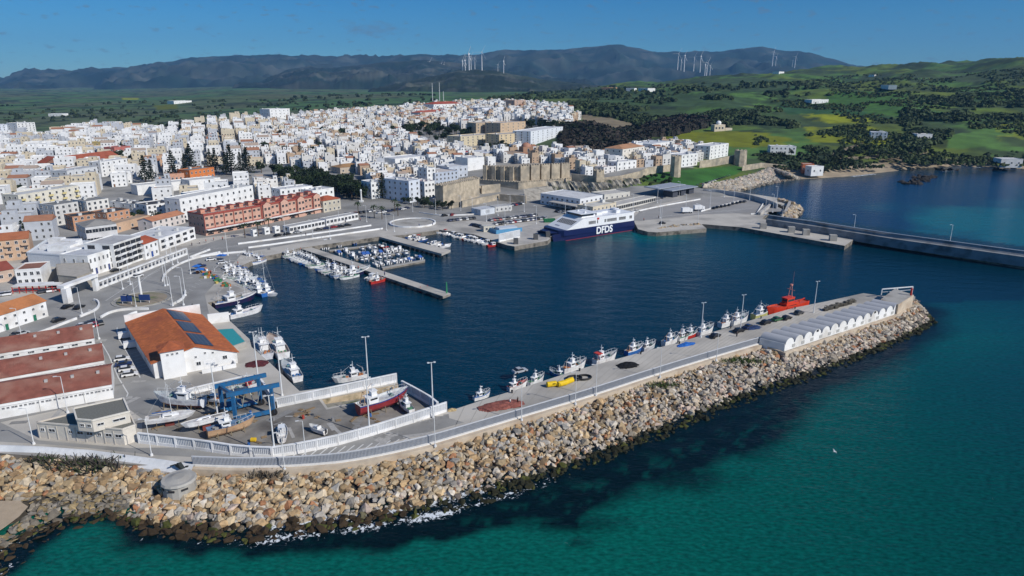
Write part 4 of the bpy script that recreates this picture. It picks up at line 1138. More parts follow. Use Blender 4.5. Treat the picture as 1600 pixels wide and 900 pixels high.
for k, (x, y) in enumerate(((1192,357),(1236,363),(1259,367),(1301,376))):
    q = P(x, y, QZ); mb = MB(); mb.cbox(0, 0, -2.5, 3.4, 3.0, 5.6)
    tag(mb.build('mooring_dolphin', M_conc, loc=tuple(q), rz=-.2), f'concrete mooring block on the eastern pier, {nth(k + 1)} from the shore', 'mooring block', 'mooring blocks on the eastern pier')
for k, (x, y) in enumerate(((806,381),(837,374),(856,370))):
    q = P(x, y, QZ); mb = MB(); mb.cbox(0, 0, -2.5, 2.2, 2.4, 5.4)
    tag(mb.build('fender_block', cm((.10, .10, .10)), loc=tuple(q), rz=.1), f'dark rubber fender block at the ferry berth, {nth(k + 1)} from the left', 'fender', 'fender blocks at the ferry berth')
# curved sea wall behind the apron
cw = smooth_path([P(a_, b_, QZ) for a_, b_ in [(1098,302),(1130,304),(1165,309),(1205,321),(1214,326)]], 2)
mb = MB(); ribbon(mb, cw, .8, 0, QZ + 3.2); tag(mb.build('apron_wall', cm((.45, .46, .47), .8, stain=(.3, .3, .3))), 'curved grey wall with white top around the ferry apron', 'wall')
for x0, y0, x1, y1, lb in ((1186,336,1212,316,'pale concrete groyne wall west of the rock tip'), (1226,336,1234,318,'pale concrete groyne wall beside the rock tip')):
    mb = MB(); a_, b_ = P(x0, y0, QZ), P(x1, y1, QZ); mb.bar((a_.x, a_.y, 2.4), (b_.x, b_.y, 2.4), 1.6, 3.0); tag(mb.build('groyne', M_pale), lb, 'groyne')
# --- low kerb walls of the roads
def kerb(label, path, h=.8, w_=.5, m=None, z=QZ, sm=2, name='kerb_wall'):
    pth = smooth_path(pp(path, z), sm); mb = MB(); ribbon(mb, pth, w_, z - .3, z + h)
    return tag(mb.build(name, m or M_white), label, 'low wall')
kerb('low white kerb wall bending round the car park corner', [(20,537),(60,522),(120,499)])
kerb('curved white kerb at the car park exit', [(125,496),(150,486),(156,478),(153,471),(147,470)])
kerb('white kerb island west of the orange hall', [(158,497),(170,490),(185,486),(205,484),(232,484)])
kerb('white kerb in front of the hall end wall', [(197,497),(205,492),(214,489)])
kerb('long sweeping white kerb wall round the fishing quay', [(384,394),(350,397),(316,401),(290,409),(268,420),(257,430),(254,440)])
kerb('short curved white kerb at the quay entrance', [(267,478),(280,472),(288,466),(290,456)])
kerb('upper white wedge kerb at the waterfront junction', [(297,403),(312,397),(328,391)])
kerb('lower white wedge kerb at the waterfront junction', [(299,404),(320,400),(344,395)])
kerb('outer white kerb wall of the marina avenue', [(372,382),(456,371),(540,359),(580,353)], sm=1)
kerb('inner white kerb wall of the marina avenue', [(388,388),(440,381),(520,369),(598,358)], sm=1)
kerb('white kerb wall above the ferry car park', [(655,333),(690,338),(740,336),(748,334)])
kerb('long white barrier wall across the ferry apron', [(986,333),(1030,323),(1094,312)])
kerb('white barrier wall with lorries beside it on the apron', [(1095,331),(1120,324),(1155,315)])
kerb('bent white barrier wall at the apron end', [(1173,335),(1182,335),(1193,318)], sm=0)
kerb('low white wall of the coastal road', [(1092,299),(1130,283),(1165,270)], h=.6)
# roundabout
t = thing('roundabout', 'white ringed oval roundabout by the marina', 'roundabout', tuple(P(645,349,QZ)))
ring = [Vector((math.cos(k * .2618) * 13, math.sin(k * .2618) * 13)) for k in range(25)]
mb = MB(); ribbon(mb, ring, .8, 0, .9); mb.build('ring_wall', M_white, t)
mb = MB(); mb.prism(ring[:-1], 0, .35); mb.build('island', M_conc, t)
t = thing('roundabout', 'paved roundabout with planted centre by the port gate', 'roundabout', tuple(P(222,468,QZ)))
ring = [Vector((math.cos(k * .2618) * 10, math.sin(k * .2618) * 10)) for k in range(25)]
mb = MB(); ribbon(mb, ring, .4, 0, .3); mb.build('kerb', M_conc, t)
mb = MB(); mb.prism([p * .85 for p in ring[:-1]], 0, .25); mb.build('island', cm((.30, .25, .19), .95, stain=(.12, .15, .06)), t)
mb = MB(); mb.cyl((0, 0, 0), (0, 0, 9), .5, .4); mb.build('pillar', M_white, t)
for k, (x, y) in enumerate(((199,476),(227,474))):
    mb = MB(); mb.cyl((-1.6, 0, 0), (-1.6, 0, 3), .08); mb.cyl((1.6, 0, 0), (1.6, 0, 3), .08); mb.box(-2, 2, -.1, .1, 1.2, 3.4, 1)
    tag(mb.build('road_sign', [M_pole, cm((.02, .05, .18))], loc=tuple(P(x, y, QZ))), ('left' if k == 0 else 'right') + ' blue direction sign in front of the planted roundabout', 'road sign', 'blue direction signs')
# --- waterfront, left side
building('green_door_stores', 'white store with orange tile roof and a row of green doors', (-60,540), (76,494), 11, h=5.6, wall=M_white, roof=(.50,.20,.08), kind='gable', floors=2, bays=9, sbays=2, z=QZ, win=(.8,.8), door=(.02,.16,.09), pitch=.35)
building('tavern', 'white house with brown roofs beside the concrete wedge building', (28,446), (68,443), 12, h=6, wall=M_white, roof=(.28,.13,.09), kind='flat', floors=2, bays=4, sbays=2, z=2.5)
building('tiled_houses', 'low brick-red roofed houses left of the white tavern', (-60,452), (24,436), 14, h=4.5, wall=(.55,.42,.33), roof=REDR, kind='gable', floors=1, bays=6, sbays=2, z=2.5)
building('tan_apartments', 'salmon tan apartment block with red tiled roof at the left edge', (-70,414), (50,402), 14, h=9, wall=TAN, roof=TILE, kind='gable', floors=3, bays=9, sbays=3, z=2.8, balc=TAN)
t, pts = block('white_complex', 'sprawling low white flat-roofed complex behind the waterfront bars', 'building', [(42,396),(139,403),(180,389),(150,378),(72,376)], 7.5, 2.5, cm((.62,.66,.70), .8), cm((.60,.62,.64), .9, stain=(.5,.5,.5)), .6)
for k, (x, y, s) in enumerate(((80,388,5),(100,390,7),(125,392,6),(112,383,5),(145,386,6),(90,380,4))):
    q = P(x, y, 7.6) - Vector((pts[0].x, pts[0].y, 2.5)); mb = MB(); mb.cbox(q.x, q.y, 5.1, s * 1.5, s, 1.6 + (k % 2)); mb.build('roof_cabin', M_white, t)
t, pts = block('wedge_hall', 'raw concrete wedge-shaped hall with a dark open end', 'hall', [(88,413),(139,411),(143,425),(120,433),(90,430)], 8.0, 2.5, mat('board_concrete', (.36,.33,.28), .92, .1, .6), mat('board_concrete', (.42,.39,.34), .92, .1, .6), .2)
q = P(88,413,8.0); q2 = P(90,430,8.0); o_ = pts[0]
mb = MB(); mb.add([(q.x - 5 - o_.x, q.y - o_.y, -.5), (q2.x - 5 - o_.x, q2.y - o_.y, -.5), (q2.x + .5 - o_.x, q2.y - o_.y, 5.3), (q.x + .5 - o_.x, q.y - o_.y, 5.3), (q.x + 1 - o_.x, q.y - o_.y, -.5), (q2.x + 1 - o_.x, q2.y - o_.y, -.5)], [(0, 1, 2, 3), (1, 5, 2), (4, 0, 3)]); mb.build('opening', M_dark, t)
building('waterfront_block', 'long white three-storey block at the left of the waterfront row', (142,431), (181,418), 14, h=8.2, wall=M_white, roof=(.5,.52,.55), floors=2, bays=6, sbays=3, z=2.5, door=(.05,.07,.2), win=(.8,1.6))
building('glazed_block', 'white four-storey block with big dark balconies on the waterfront', (183,420), (225,404), 14, h=10.5, wall=M_white, roof=(.45,.45,.45), floors=4, bays=5, sbays=2, z=2.5, win=(3.2,1.7), frame=(.12,.12,.12), balc=(.6,.6,.6))
building('tapas_house', 'narrow white house with red tiled roof on the waterfront', (228,405), (249,397), 12, h=7, wall=M_white, roof=(.40,.10,.05), kind='gable', floors=2, bays=3, sbays=2, z=2.5, door=(.03,.08,.3))
building('terrace_house', 'white two-storey modern building with a dark window band on the waterfront', (251,392), (306,372), 20, h=5.6, wall=M_white, roof=(.62,.63,.64), floors=2, bays=5, sbays=4, z=2.5, win=(3,1.2), par=.3, clutter=3, frame=(.2,.2,.2))
building('roof_terrace', 'grey-roofed glazed canteen behind the four-storey waterfront block', (138,383), (186,376), 16, h=9, wall=(.6,.6,.6), roof=(.30,.29,.27), kind='hip', floors=2, bays=5, sbays=3, z=2.5, win=(3,1.8))
# gate
t = thing('port_gate', 'white portal gate with a wide flat beam over the port entrance road', 'gate', tuple(P(107,473,QZ)))
g0 = P(107,473,QZ); g1 = P(151,454,QZ); v_ = g1 - g0
mb = MB(); mb.cbox(0, 0, 0, 2.6, 2.0, 5.6); mb.build('leg', M_white, t, rz=ang(v_))
mb = MB(); mb.cbox(v_.x, v_.y, 0, 1.4, 2.0, 5.6); mb.build('leg', M_white, t)
mb = MB(); mb.bar((-1.5, -.6, 6.1), (v_.x * 1.03, v_.y * 1.03, 6.1), 3.0, 1.0); mb.build('beam', M_white, t)
mb = MB()
fp = lerp_path([P(155,452,QZ), P(225,424,QZ), P(292,398,QZ)], 24)
t = thing('pergola', 'long white open-framed pergola fence along the waterfront road', 'pergola', (fp[0].x, fp[0].y, QZ))
for k, p in enumerate(fp):
    q = p - fp[0]; mb.bar((q.x, q.y, 0), (q.x, q.y, 2.9), .5, .5)
mb.build('posts', M_white, t)
mb = MB(); q = fp[-1] - fp[0]; mb.bar((0, 0, 3.1), (q.x, q.y, 3.1), .9, .5); mb.bar((0, 0, .45), (q.x, q.y, .45), .4, .9); mb.build('rails', M_white, t)
t = thing('market_canopy', 'white canopy on red posts beside the port gate', 'canopy', tuple(P(20,459,QZ)), .12)
mb = MB(); mb.box(0, 17, 0, 5, 2.8, 3.0); mb.build('roof', M_white, t)
for k in range(8): mb = MB(); mb.box(k * 2.4, k * 2.4 + .2, 0, .2, 0, 2.8); mb.box(k * 2.4, k * 2.4 + .2, 4.8, 5, 0, 2.8); mb.build('post', M_red, t)
mb = MB(); mb.box(0, 17, .02, .08, .9, 1.1); mb.box(0, 17, .02, .08, 1.9, 2.1); mb.build('rail', M_red, t)
# --- blocks of flats behind
L_ = [
 ('brick_flats','brown brick flats with dark roof, left one of the brown pair',(117,362),(156,356),12,340,(.50,.27,.16),(.06,.06,.06),3,4,3),
 ('brick_flats','brown brick flats with dark roof, right one of the brown pair',(171,360),(206,352),13,334,(.50,.27,.16),(.06,.06,.065),3,4,3),
 ('sand_house','low sand coloured house in front of the right brown flats',(178,366),(236,350),9,352,TAN,(.4,.3,.22),1,3,1),
 ('cream_flats','long cream four-storey flats with yellow balconies at the left edge',(35,340),(128,322),13,306,(.70,.66,.55),(.55,.55,.53),4,9,3),
 ('grey_flats','grey and white four-storey flats right of the cream flats',(90,353),(127,346),14,322,(.62,.61,.58),(.22,.22,.21),4,4,3),
 ('grey_flats','white flats with grey roof behind the brown brick pair',(140,346),(174,340),14,316,(.72,.70,.65),(.24,.24,.23),4,4,3),
 ('white_flats','small white flats with black roof, leftmost of three stepped blocks',(197,330),(214,326),12,317,WHITE,(.05,.05,.055),3,2,2),
 ('white_flats','small white flats with black roof, middle of three stepped blocks',(212,336),(231,332),12,320,WHITE,(.05,.05,.055),3,2,2),
 ('white_flats','white flats with black roof, rightmost of three stepped blocks',(232,343),(273,336),14,322,WHITE,(.06,.06,.065),3,5,2),
 ('row_houses','white row houses with orange stepped gables beside the red apartments',(240,362),(290,349),10,346,(.68,.62,.58),(.5,.22,.12),2,6,1),
 ('white_flats','white four-storey flats above the stepped grey terraces',(160,277),(202,270),12,254,WHITE,(.6,.6,.6),4,5,2),
 ('terraced_flats','white terraced flats with deep grey balconies',(110,300),(157,291),14,268,(.62,.63,.63),(.5,.5,.5),4,5,3),
 ('long_white_store','long plain white store wall beside the bare tree',(216,306),(301,296),12,291,WHITE,(.55,.55,.53),1,0,0),
 ('long_white_store','long plain white store left of the palm avenue',(298,300),(346,294),14,283,WHITE,(.62,.62,.6),1,0,0),
 ('orange_school','bright orange building with dark grey roof near the pines',(298,283),(336,277),14,267,(.62,.20,.06),(.2,.2,.2),2,6,2),
 ('salmon_wing','long salmon coloured wing left of the orange building',(261,285),(299,282),10,273,(.60,.33,.22),(.3,.2,.18),1,6,2),
 ('tan_villa','tan villa with arches in front of the dark pines',(243,262),(265,258),12,245,(.58,.36,.22),(.45,.3,.2),2,3,2),
 ('tower_flats','white tower block at the far left edge, left one of a pair',(-6,214),(24,212),22,196,(.62,.66,.72),(.5,.5,.5),6,5,2),
 ('tower_flats','white tower block at the far left, right one of a pair',(30,213),(58,211),22,193,(.72,.72,.70),(.5,.5,.5),6,5,2),
 ('stepped_flats','tall stepped white flats standing above the far end of town',(423,190),(454,188),24,171,WHITE,(.6,.6,.6),4,5,2),
 ('pink_wall_house','pink house in the left middle of town',(181,247),(206,244),14,231,(.50,.17,.14),(.3,.12,.1),2,4,2),
 ('yellow_house','yellow house among white roofs at the left of town',(161,236),(175,234),12,222,(.65,.50,.20),(.4,.3,.2),2,3,1),
 ('white_row','long white row behind the red apartment building, upper one',(285,346),(398,320),12,312,WHITE,(.58,.58,.56),3,12,2),
 ('white_row','white flat-roofed row house right behind the salmon block',(302,334),(392,318),10,304,WHITE,(.52,.53,.55),2,10,2),
 ('white_row','white row with a curved roof behind the salmon block',(440,322),(490,315),12,297,WHITE,(.60,.60,.60),3,6,2),
 ('white_row','white end house at the right of the row behind the salmon block',(490,320),(523,314),13,299,WHITE,(.62,.62,.62),2,4,2),
 ('ochre_block','ochre rooftop block between the white row and the salmon block',(300,338),(382,322),8,318,(.62,.40,.24),(.5,.42,.33),2,8,1),
 ('white_town_house','tall white house at the foot of the old town by the pine',(581,312),(599,309),14,286,WHITE,(.6,.6,.6),3,3,3),
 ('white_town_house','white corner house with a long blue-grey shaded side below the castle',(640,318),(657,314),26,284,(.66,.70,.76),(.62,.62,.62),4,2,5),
 ('white_town_house','white house with rust coloured balconies left of the castle wall',(664,313),(680,310),14,285,WHITE,(.6,.45,.4),3,3,2),
 ('white_town_house','tall narrow white house left of the castle wall',(668,292),(681,290),12,264,WHITE,(.6,.6,.6),4,2,2),
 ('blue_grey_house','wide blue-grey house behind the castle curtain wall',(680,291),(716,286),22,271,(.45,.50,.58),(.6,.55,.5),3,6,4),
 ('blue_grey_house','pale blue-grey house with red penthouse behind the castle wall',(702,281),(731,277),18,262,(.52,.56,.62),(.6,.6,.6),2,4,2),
 ('white_town_house','big plain white block left of the keep',(731,268),(757,265),18,248,WHITE,(.62,.62,.62),3,0,2),
 ('red_house','dark red town house among white roofs',(722,250),(734,248),14,238,(.32,.03,.04),(.4,.4,.4),2,2,2),
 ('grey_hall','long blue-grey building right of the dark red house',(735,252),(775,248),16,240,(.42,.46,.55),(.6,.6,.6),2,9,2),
 ('white_hall','long white hall with blue shaded end in the middle of town',(618,265),(667,259),20,249,WHITE,(.66,.66,.66),1,0,2),
 ('tile_roof_church','long ochre tiled roof in the old town',(532,272),(568,268),14,262,(.5,.42,.33),(.36,.21,.1),1,4,1),
 ('hill_flats','tan flats on the town hill, rear left block',(744,212),(780,210),22,193,(.52,.40,.27),(.5,.45,.4),4,5,3),
 ('hill_flats','tan flats on the town hill, rear right block',(782,212),(821,208),22,193,(.56,.42,.28),(.5,.45,.4),4,5,3),
 ('hill_flats','cream flats on the town hill, front left block',(720,231),(772,226),20,214,(.60,.52,.36),(.5,.45,.4),4,7,3),
 ('hill_flats','cream flats on the town hill, front right block',(780,231),(822,227),20,211,(.62,.50,.32),(.5,.45,.4),5,6,3),
 ('white_hill_block','white serrated apartment block beside the dark wood',(829,229),(879,219),20,206,(.72,.75,.78),(.66,.66,.66),6,7,3),
 ('twin_tower','brown and white striped tower block above the hill houses',(804,172),(821,171),18,157,(.50,.36,.28),(.5,.5,.5),6,2,2),
 ('school','long white school with red roof on the far edge of town',(678,176),(722,174),24,163,WHITE,(.36,.08,.05),3,8,1),
 ('sports_hall','white sports hall with dark roof on the far edge of town',(753,180),(787,178),26,169,(.68,.70,.76),(.16,.16,.15),1,0,0),
 ('blue_side_house','white house with a dark blue shaded side on the hill',(747,194),(771,192),22,183,WHITE,(.66,.66,.66),2,4,2),
 ('red_roof_school','white and rose building with red roofs left of the hill park',(657,188),(702,184),16,176,(.66,.58,.52),(.40,.11,.07),2,7,2),
 ('palace','large white palace with terracotta hipped roofs right of the castle',(972,255),(1006,249),18,233,(.74,.70,.62),(.45,.24,.13),3,5,3),
 ('palace_wing','smaller cream wing with terracotta roof left of the white palace',(944,253),(960,250),14,239,(.66,.62,.54),(.45,.24,.13),2,3,2),
 ('long_white_house','long white building with a blue shaded side near the wood',(1018,240),(1050,234),26,226,WHITE,(.6,.62,.64),2,5,4),
 ('seafront_house','square white four-storey building above the eastern town wall',(1108,250),(1137,244),16,229,WHITE,(.66,.66,.66),4,5,3),
 ('seafront_house','white house cluster behind the hexagonal town tower',(1064,262),(1089,258),14,243,WHITE,(.66,.66,.66),3,4,2),
 ('wall_house','white house with three gables standing on the town wall',(943,273),(970,269),10,262,(.74,.72,.70),(.6,.5,.45),2,4,1),
 ('wall_house','white house standing behind the town wall right of the three-gabled one',(964,268),(994,264),10,254,WHITE,(.6,.6,.6),2,4,2),
 ('coast_house','white villa on the green slope above the coastal track',(1360,216),(1386,216),16,207,(.66,.70,.76),(.66,.66,.66),2,4,2),
 ('coast_house','white terraced villa group at the edge of the yellow field',(1203,241),(1243,241),14,229,WHITE,(.64,.64,.64),2,6,2),
 ('coast_house','orange-fronted beach house with white annexe',(1253,268),(1271,268),10,257,(.66,.20,.09),(.5,.4,.35),1,4,1),
 ('coast_house','white beach annexe with a terrace right of the orange house',(1267,272),(1286,271),8,261,WHITE,(.6,.6,.6),1,2,1),
 ('coast_house','white house on the shore at the right edge',(1563,259),(1597,259),14,249,(.72,.71,.68),(.6,.6,.6),1,3,1),
 ('coast_house','small white house beside the dirt track in the valley',(1432,218),(1456,218),12,210,WHITE,(.6,.55,.5),1,3,1),
 ('farm_house','white farmhouse at the left end of the long green field',(1268,163),(1294,162),16,156,WHITE,(.6,.55,.5),1,4,1),
 ('farm_house','white farmhouse above the striped green field',(1376,138),(1388,138),14,133,WHITE,(.6,.55,.5),1,3,1),
 ('farm_house','small white farmhouse under the right ridge',(1366,120),(1375,120),14,117,WHITE,(.6,.55,.5),1,2,1),
 ('farm_house','white farmhouse on the skyline meadow left of the ridge',(1217,116),(1225,116),18,112,WHITE,(.6,.55,.5),1,2,1),
 ('hill_villa','white villa on the green hill behind town, left one',(978,142),(991,142),20,138,WHITE,(.6,.6,.6),1,4,1),
 ('hill_villa','white villa on the green hill behind town, right one',(997,142),(1012,142),20,138,WHITE,(.6,.6,.6),1,4,1),
 ('hill_villa','tan villa on the green hill left of the two white ones',(952,143),(964,142),20,137,(.5,.3,.18),(.4,.3,.2),1,3,1),
 ('far_farm','white farm buildings on the plain reached by a pale track',(272,163),(300,162),30,158,WHITE,(.6,.6,.6),1,5,1),
 ('far_farm','long low white farm shed on the left plain',(76,182),(97,182),20,178,WHITE,(.6,.6,.6),1,4,0),
 ('edge_villa','white villa among dark trees beyond the left houses',(281,199),(304,198),18,189,WHITE,(.6,.6,.6),2,4,1),
]
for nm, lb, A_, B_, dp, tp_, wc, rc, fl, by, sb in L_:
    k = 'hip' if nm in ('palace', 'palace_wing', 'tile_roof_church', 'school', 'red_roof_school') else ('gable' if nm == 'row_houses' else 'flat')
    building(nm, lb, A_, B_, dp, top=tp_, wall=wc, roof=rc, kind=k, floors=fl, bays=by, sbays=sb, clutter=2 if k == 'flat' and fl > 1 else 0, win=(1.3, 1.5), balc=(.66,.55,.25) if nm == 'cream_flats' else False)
# long red tiled quarter
building('red_roof_quarter', 'long building with brick-red roof and white skylights, right wing', (106,268), (190,255), 22, top=256, wall=(.55,.28,.18), roof=(.36,.10,.055), kind='gable', floors=2, bays=12, sbays=2, pitch=.5)
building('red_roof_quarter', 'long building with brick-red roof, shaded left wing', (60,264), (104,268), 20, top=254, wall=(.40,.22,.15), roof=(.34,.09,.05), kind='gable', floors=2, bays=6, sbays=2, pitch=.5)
# --- salmon apartment building with red frames
for A_, B_, bays, lb in (((322,368),(410,351),6,'left half of the long salmon apartment building with red frames and flat front'), ((411,350.5),(501,332),7,'right half of the long salmon apartment building with red gabled bays')):
    t, w, h = building('salmon_apartments', lb, A_, B_, 15, h=10.8, wall=(.58,.35,.26), roof=(.42,.33,.28), floors=3, bays=bays * 2, sbays=4, z=2.5, win=(1.5,1.3), frame=(.7,.5,.4), par=.6, parc=(.34,.07,.05))
    for i in range(bays + 1):
        x = w * i / bays; mb = MB(); mb.box(x - .2, x + .2, -.35, -.01, 3.2, 11.0); mb.build('red_strip', cm((.33,.08,.06)), t)
    for z_ in (3.3, 10.4): mb = MB(); mb.box(0, w, -.3, -.012, z_, z_ + .35); mb.build('red_band', cm((.33,.08,.06)), t)
    mb = MB(); mb.box(0, w, -2.6, -.01, 2.9, 3.2); mb.build('canopy', M_white, t)
    for i in range(bays): mb = MB(); x = w * (i + .5) / bays; mb.box(x - 1.7, x + 1.7, -.08, -.02, .1, 2.6); mb.build('shop_front', M_glass, t)
    for i in range(bays):
        x = w * (i + .5) / bays
        mb = MB(); mb.box(x - 1.2, x + 1.2, 5, 8.5, 10.9, 13.0); mb.build('stair_head', cm((.62,.30,.2)), t)
        mb = MB(); mb.box(x - 1.5, x + 1.5, 4.7, 8.8, 13.003, 13.2)
        for y in (1,): mb.box(x - w / bays * .45, x + w / bays * .45, y, y + .15, 12.2, 12.35); mb.box(x - .1, x + .1, y, y + .2, 10.87, 12.2)
        mb.build('pergola', cm((.33,.08,.06)), t)
        if 'right' in lb and i % 2 == 0:
            mb = MB(); mb.add([(x - 2.6, -1.1, 0), (x + 2.6, -1.1, 0), (x + 2.6, 0, 0), (x - 2.6, 0, 0), (x - 2.6, -1.1, 11), (x + 2.6, -1.1, 11), (x + 2.6, 0, 11), (x - 2.6, 0, 11), (x, -1.1, 12.4), (x, 4, 12.4)],
                  [(0, 1, 5, 8, 4), (1, 2, 6, 5), (3, 0, 4, 7)]); mb.build('bay', cm((.60,.37,.28)), t)
            mb = MB(); mb.add([(x - 2.9, -1.3, 10.9), (x, -1.3, 12.6), (x, 4, 12.6), (x - 2.9, 4, 10.9), (x + 2.9, -1.3, 10.9), (x + 2.9, 4, 10.9)], [(0, 1, 2, 3), (1, 4, 5, 2)]); mb.build('bay_roof', cm((.33,.08,.06)), t)
            for q in (-1.3, 1.3):
                for z_ in (4.2, 7.8): child('window', window_mesh(1.5, 1.5, (.7, .5, .4)), t, (x + q, -1.12, z_))
building('end_house', 'beige house with red hipped roof at the end of the salmon building', (506,333), (533,328), 11, h=7.5, wall=(.55,.50,.40), roof=(.38,.10,.05), kind='hip', floors=2, bays=4, sbays=3, z=2.5, pitch=.4)
# kiosks on the promenade
building('market_stalls', 'long row of white promenade stalls with grey roofs, left part', (453,364), (508,353), 6, h=3.2, wall=M_white, roof=(.40,.40,.39), floors=1, bays=10, sbays=1, z=2.5, win=(1.8,1.6), par=.2, frame=(.8,.8,.8))
building('market_stalls', 'long row of white promenade stalls with grey roofs, right part', (510,352), (560,342), 6, h=3.2, wall=M_white, roof=(.42,.42,.41), floors=1, bays=9, sbays=1, z=2.5, win=(1.8,1.6), par=.2, frame=(.8,.8,.8))
for k, (x, y) in enumerate(((396,369),(414,366),(430,364))):
    building('kiosk', f'small white cube kiosk in front of the salmon building, {nth(k + 1)} from the left', (x,y), (x + 8,y - 1.5), 2.6, h=2.8, wall=WHITE, roof=(.6,.6,.6), floors=1, bays=1, sbays=0, z=2.5, cat='kiosk', group='white kiosks on the promenade', win=(1.4,.9))
# --- ferry terminal
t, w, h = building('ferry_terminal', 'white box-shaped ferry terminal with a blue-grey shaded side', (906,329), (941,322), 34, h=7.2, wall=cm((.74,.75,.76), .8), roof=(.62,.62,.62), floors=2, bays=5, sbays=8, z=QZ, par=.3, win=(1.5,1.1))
t = thing('canopy', 'wide flat canopy with dark open space under it beside the terminal', 'canopy', tuple(P(900,333,QZ)), ang(P(845,322,QZ) - P(900,333,QZ)))
mb = MB(); mb.box(0, 26, -9, 0, 3.6, 4.1); mb.build('roof', M_pale, t)
for i in range(6): mb = MB(); mb.cyl((1 + i * 4.8, -.8, 0), (1 + i * 4.8, -.8, 3.6), .25); mb.build('column', M_conc, t)
mb = MB(); mb.box(0, 26, -8.8, -7.5, 0, 3.6); mb.build('shade_backing', cm((.07,.07,.08)), t)  # near-black backing, paints in the shade under the canopy roof
building('terminal_annexe', 'cream terminal annexe right behind the ferry', (926,341), (962,333), 12, h=6.4, wall=(.62,.55,.42), roof=(.6,.58,.52), floors=2, bays=6, sbays=2, z=QZ, clutter=3)
building('passenger_gallery', 'long low gallery with a dark window band behind the apron', (963,330), (1024,316), 9, h=3.6, wall=(.66,.64,.58), roof=(.50,.48,.44), floors=1, bays=18, sbays=2, z=QZ, win=(2.0,1.8), frame=(.2,.2,.2), par=.25)
building('coach_station', 'flat pale roofed building between the terminal and the cliff', (944,314), (984,309), 14, h=4, wall=(.6,.58,.52), roof=(.52,.50,.46), floors=1, bays=5, sbays=2, z=2.4)
t = thing('customs_canopy', 'grey steel customs canopy over dark booths at the apron entrance', 'canopy', tuple(P(1050,312,QZ)), ang(P(1098,303,QZ) - P(1050,312,QZ)))
mb = MB(); mb.box(-2, 30, -1, 13, 6.0, 6.6); mb.build('roof', cm((.30,.33,.38), .5), t)
mb = MB(); mb.box(-6, 26, 7, 20, 7.0, 7.5); mb.build('upper_roof', cm((.34,.37,.42), .5), t)
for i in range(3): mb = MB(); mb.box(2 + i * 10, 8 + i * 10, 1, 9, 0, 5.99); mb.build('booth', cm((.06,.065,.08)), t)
building('guard_hut', 'blue-grey hut with a roller door left of the ferry car park', (751,337), (773,333.5), 9, h=3.6, wall=(.62,.66,.70), roof=(.5,.52,.55), floors=1, bays=1, sbays=1, z=QZ, win=(3,2), shut=(.4,.42,.44), par=.1)
building('customs_hall', 'low grey shed with a loading door above the ferry car park', (774,332), (800,329), 7, h=3.4, wall=(.6,.6,.58), roof=(.45,.45,.44), floors=1, bays=4, sbays=1, z=QZ, par=.1)
building('port_cabin', 'small beige cabin beside the blue fenced yard on the east quay', (756,362.5), (774,361), 4, h=3.0, wall=(.62,.58,.48), roof=(.5,.5,.48), floors=1, bays=2, sbays=1, z=QZ, par=.1)
panel_wall('grey ribbed screen wall at the head of the ferry berth', [(780,378),(812,371)], h=4.2)
t = thing('fenced_yard', 'blue and white fenced yard beside the small craft quay', 'fence', tuple(P(775,366,QZ)), ang(P(812,362,QZ) - P(775,366,QZ)))
mb = MB(); mb.box(0, 16, 0, .2, 0, 2.2); mb.box(0, .2, 0, 8, 0, 2.2); mb.build('fence', cm((.10,.30,.50)), t)
mb = MB(); mb.box(3, 14, 2, 7, 0, 2.6); mb.build('cabin', cm((.55,.6,.65)), t)
# --- castle
zt = PD(692, 290, P(692, 318, 4.5).y).z
def kl(poly, z): return [P(a_, b_, z) for a_, b_ in poly]
def castle_part(t, poly, z, z0, m=M_stone, name='wall', cren=True):
    pts = kl(poly, z); mb = MB(); mb.prism([(p.x, p.y) for p in pts], z0, z, 0)
    if cren:
        for a_, b_ in zip(pts, pts[1:] + pts[:1]):
            n = max(2, int((b_ - a_).length / 2.2)); d = (b_ - a_) / n
            for i in range(n):
                s_ = a_ + d * i; e_ = a_ + d * (i + .55); mb.bar((s_.x, s_.y, z + .35), (e_.x, e_.y, z + .35), .6, .7)
    return mb.build(name, m, t)
t = thing('castle', 'sandy stone castle with a massive keep and lower curtain walls above the harbour', 'castle', (0, 0, 0))
castle_part(t, [(679,289.5),(692,290.5),(749,279),(741,276.5)], zt, 2)
A_ = P(755,279,10); B_ = P(810,282,10); C_ = P(889,276.5,10); Dk = A_ + C_ - B_
ktop = 19.6
mb = MB(); mb.prism([(p.x, p.y) for p in (A_, B_, C_, Dk)], 5, ktop)
for a_, b_ in ((A_, B_), (B_, C_)):
    n = max(2, int((b_ - a_).length / 2.4)); d = (b_ - a_) / n
    for i in range(n): s_ = a_ + d * i; e_ = a_ + d * (i + .55); mb.bar((s_.x, s_.y, ktop + .4), (e_.x, e_.y, ktop + .4), .7, .8)
mb.build('keep', M_stone, t)
mb = MB(); mb.prism([(p.x, p.y) for p in [A_.lerp(C_, .5).lerp(p, .9) for p in (A_, B_, C_, Dk)]], ktop + .01, ktop + .1); mb.build('keep_roof', cm((.36,.31,.24), .95), t)
for k in range(5):
    p = B_.lerp(C_, (k + .06) / 4.4 + .02); d = (C_ - B_).normalized(); nn = Vector((d.y, -d.x, 0))
    q = p + nn * 1.2; kl_ = (C_ - B_).length / 5; mb = MB(); mb.cbox(0, 0, 5, kl_ - 1.5, 2.4, ktop - 3.8)
    for i in range(4): mb.cbox(-kl_ * .36 + i * kl_ * .24, 0, ktop + 1.203, 1.0, 2.2, .7)
    q = B_.lerp(C_, (k + .5) / 5) + nn * 1.1; o = mb.build('tower', M_stone, t, loc=(q.x, q.y, 0), rz=ang(d))
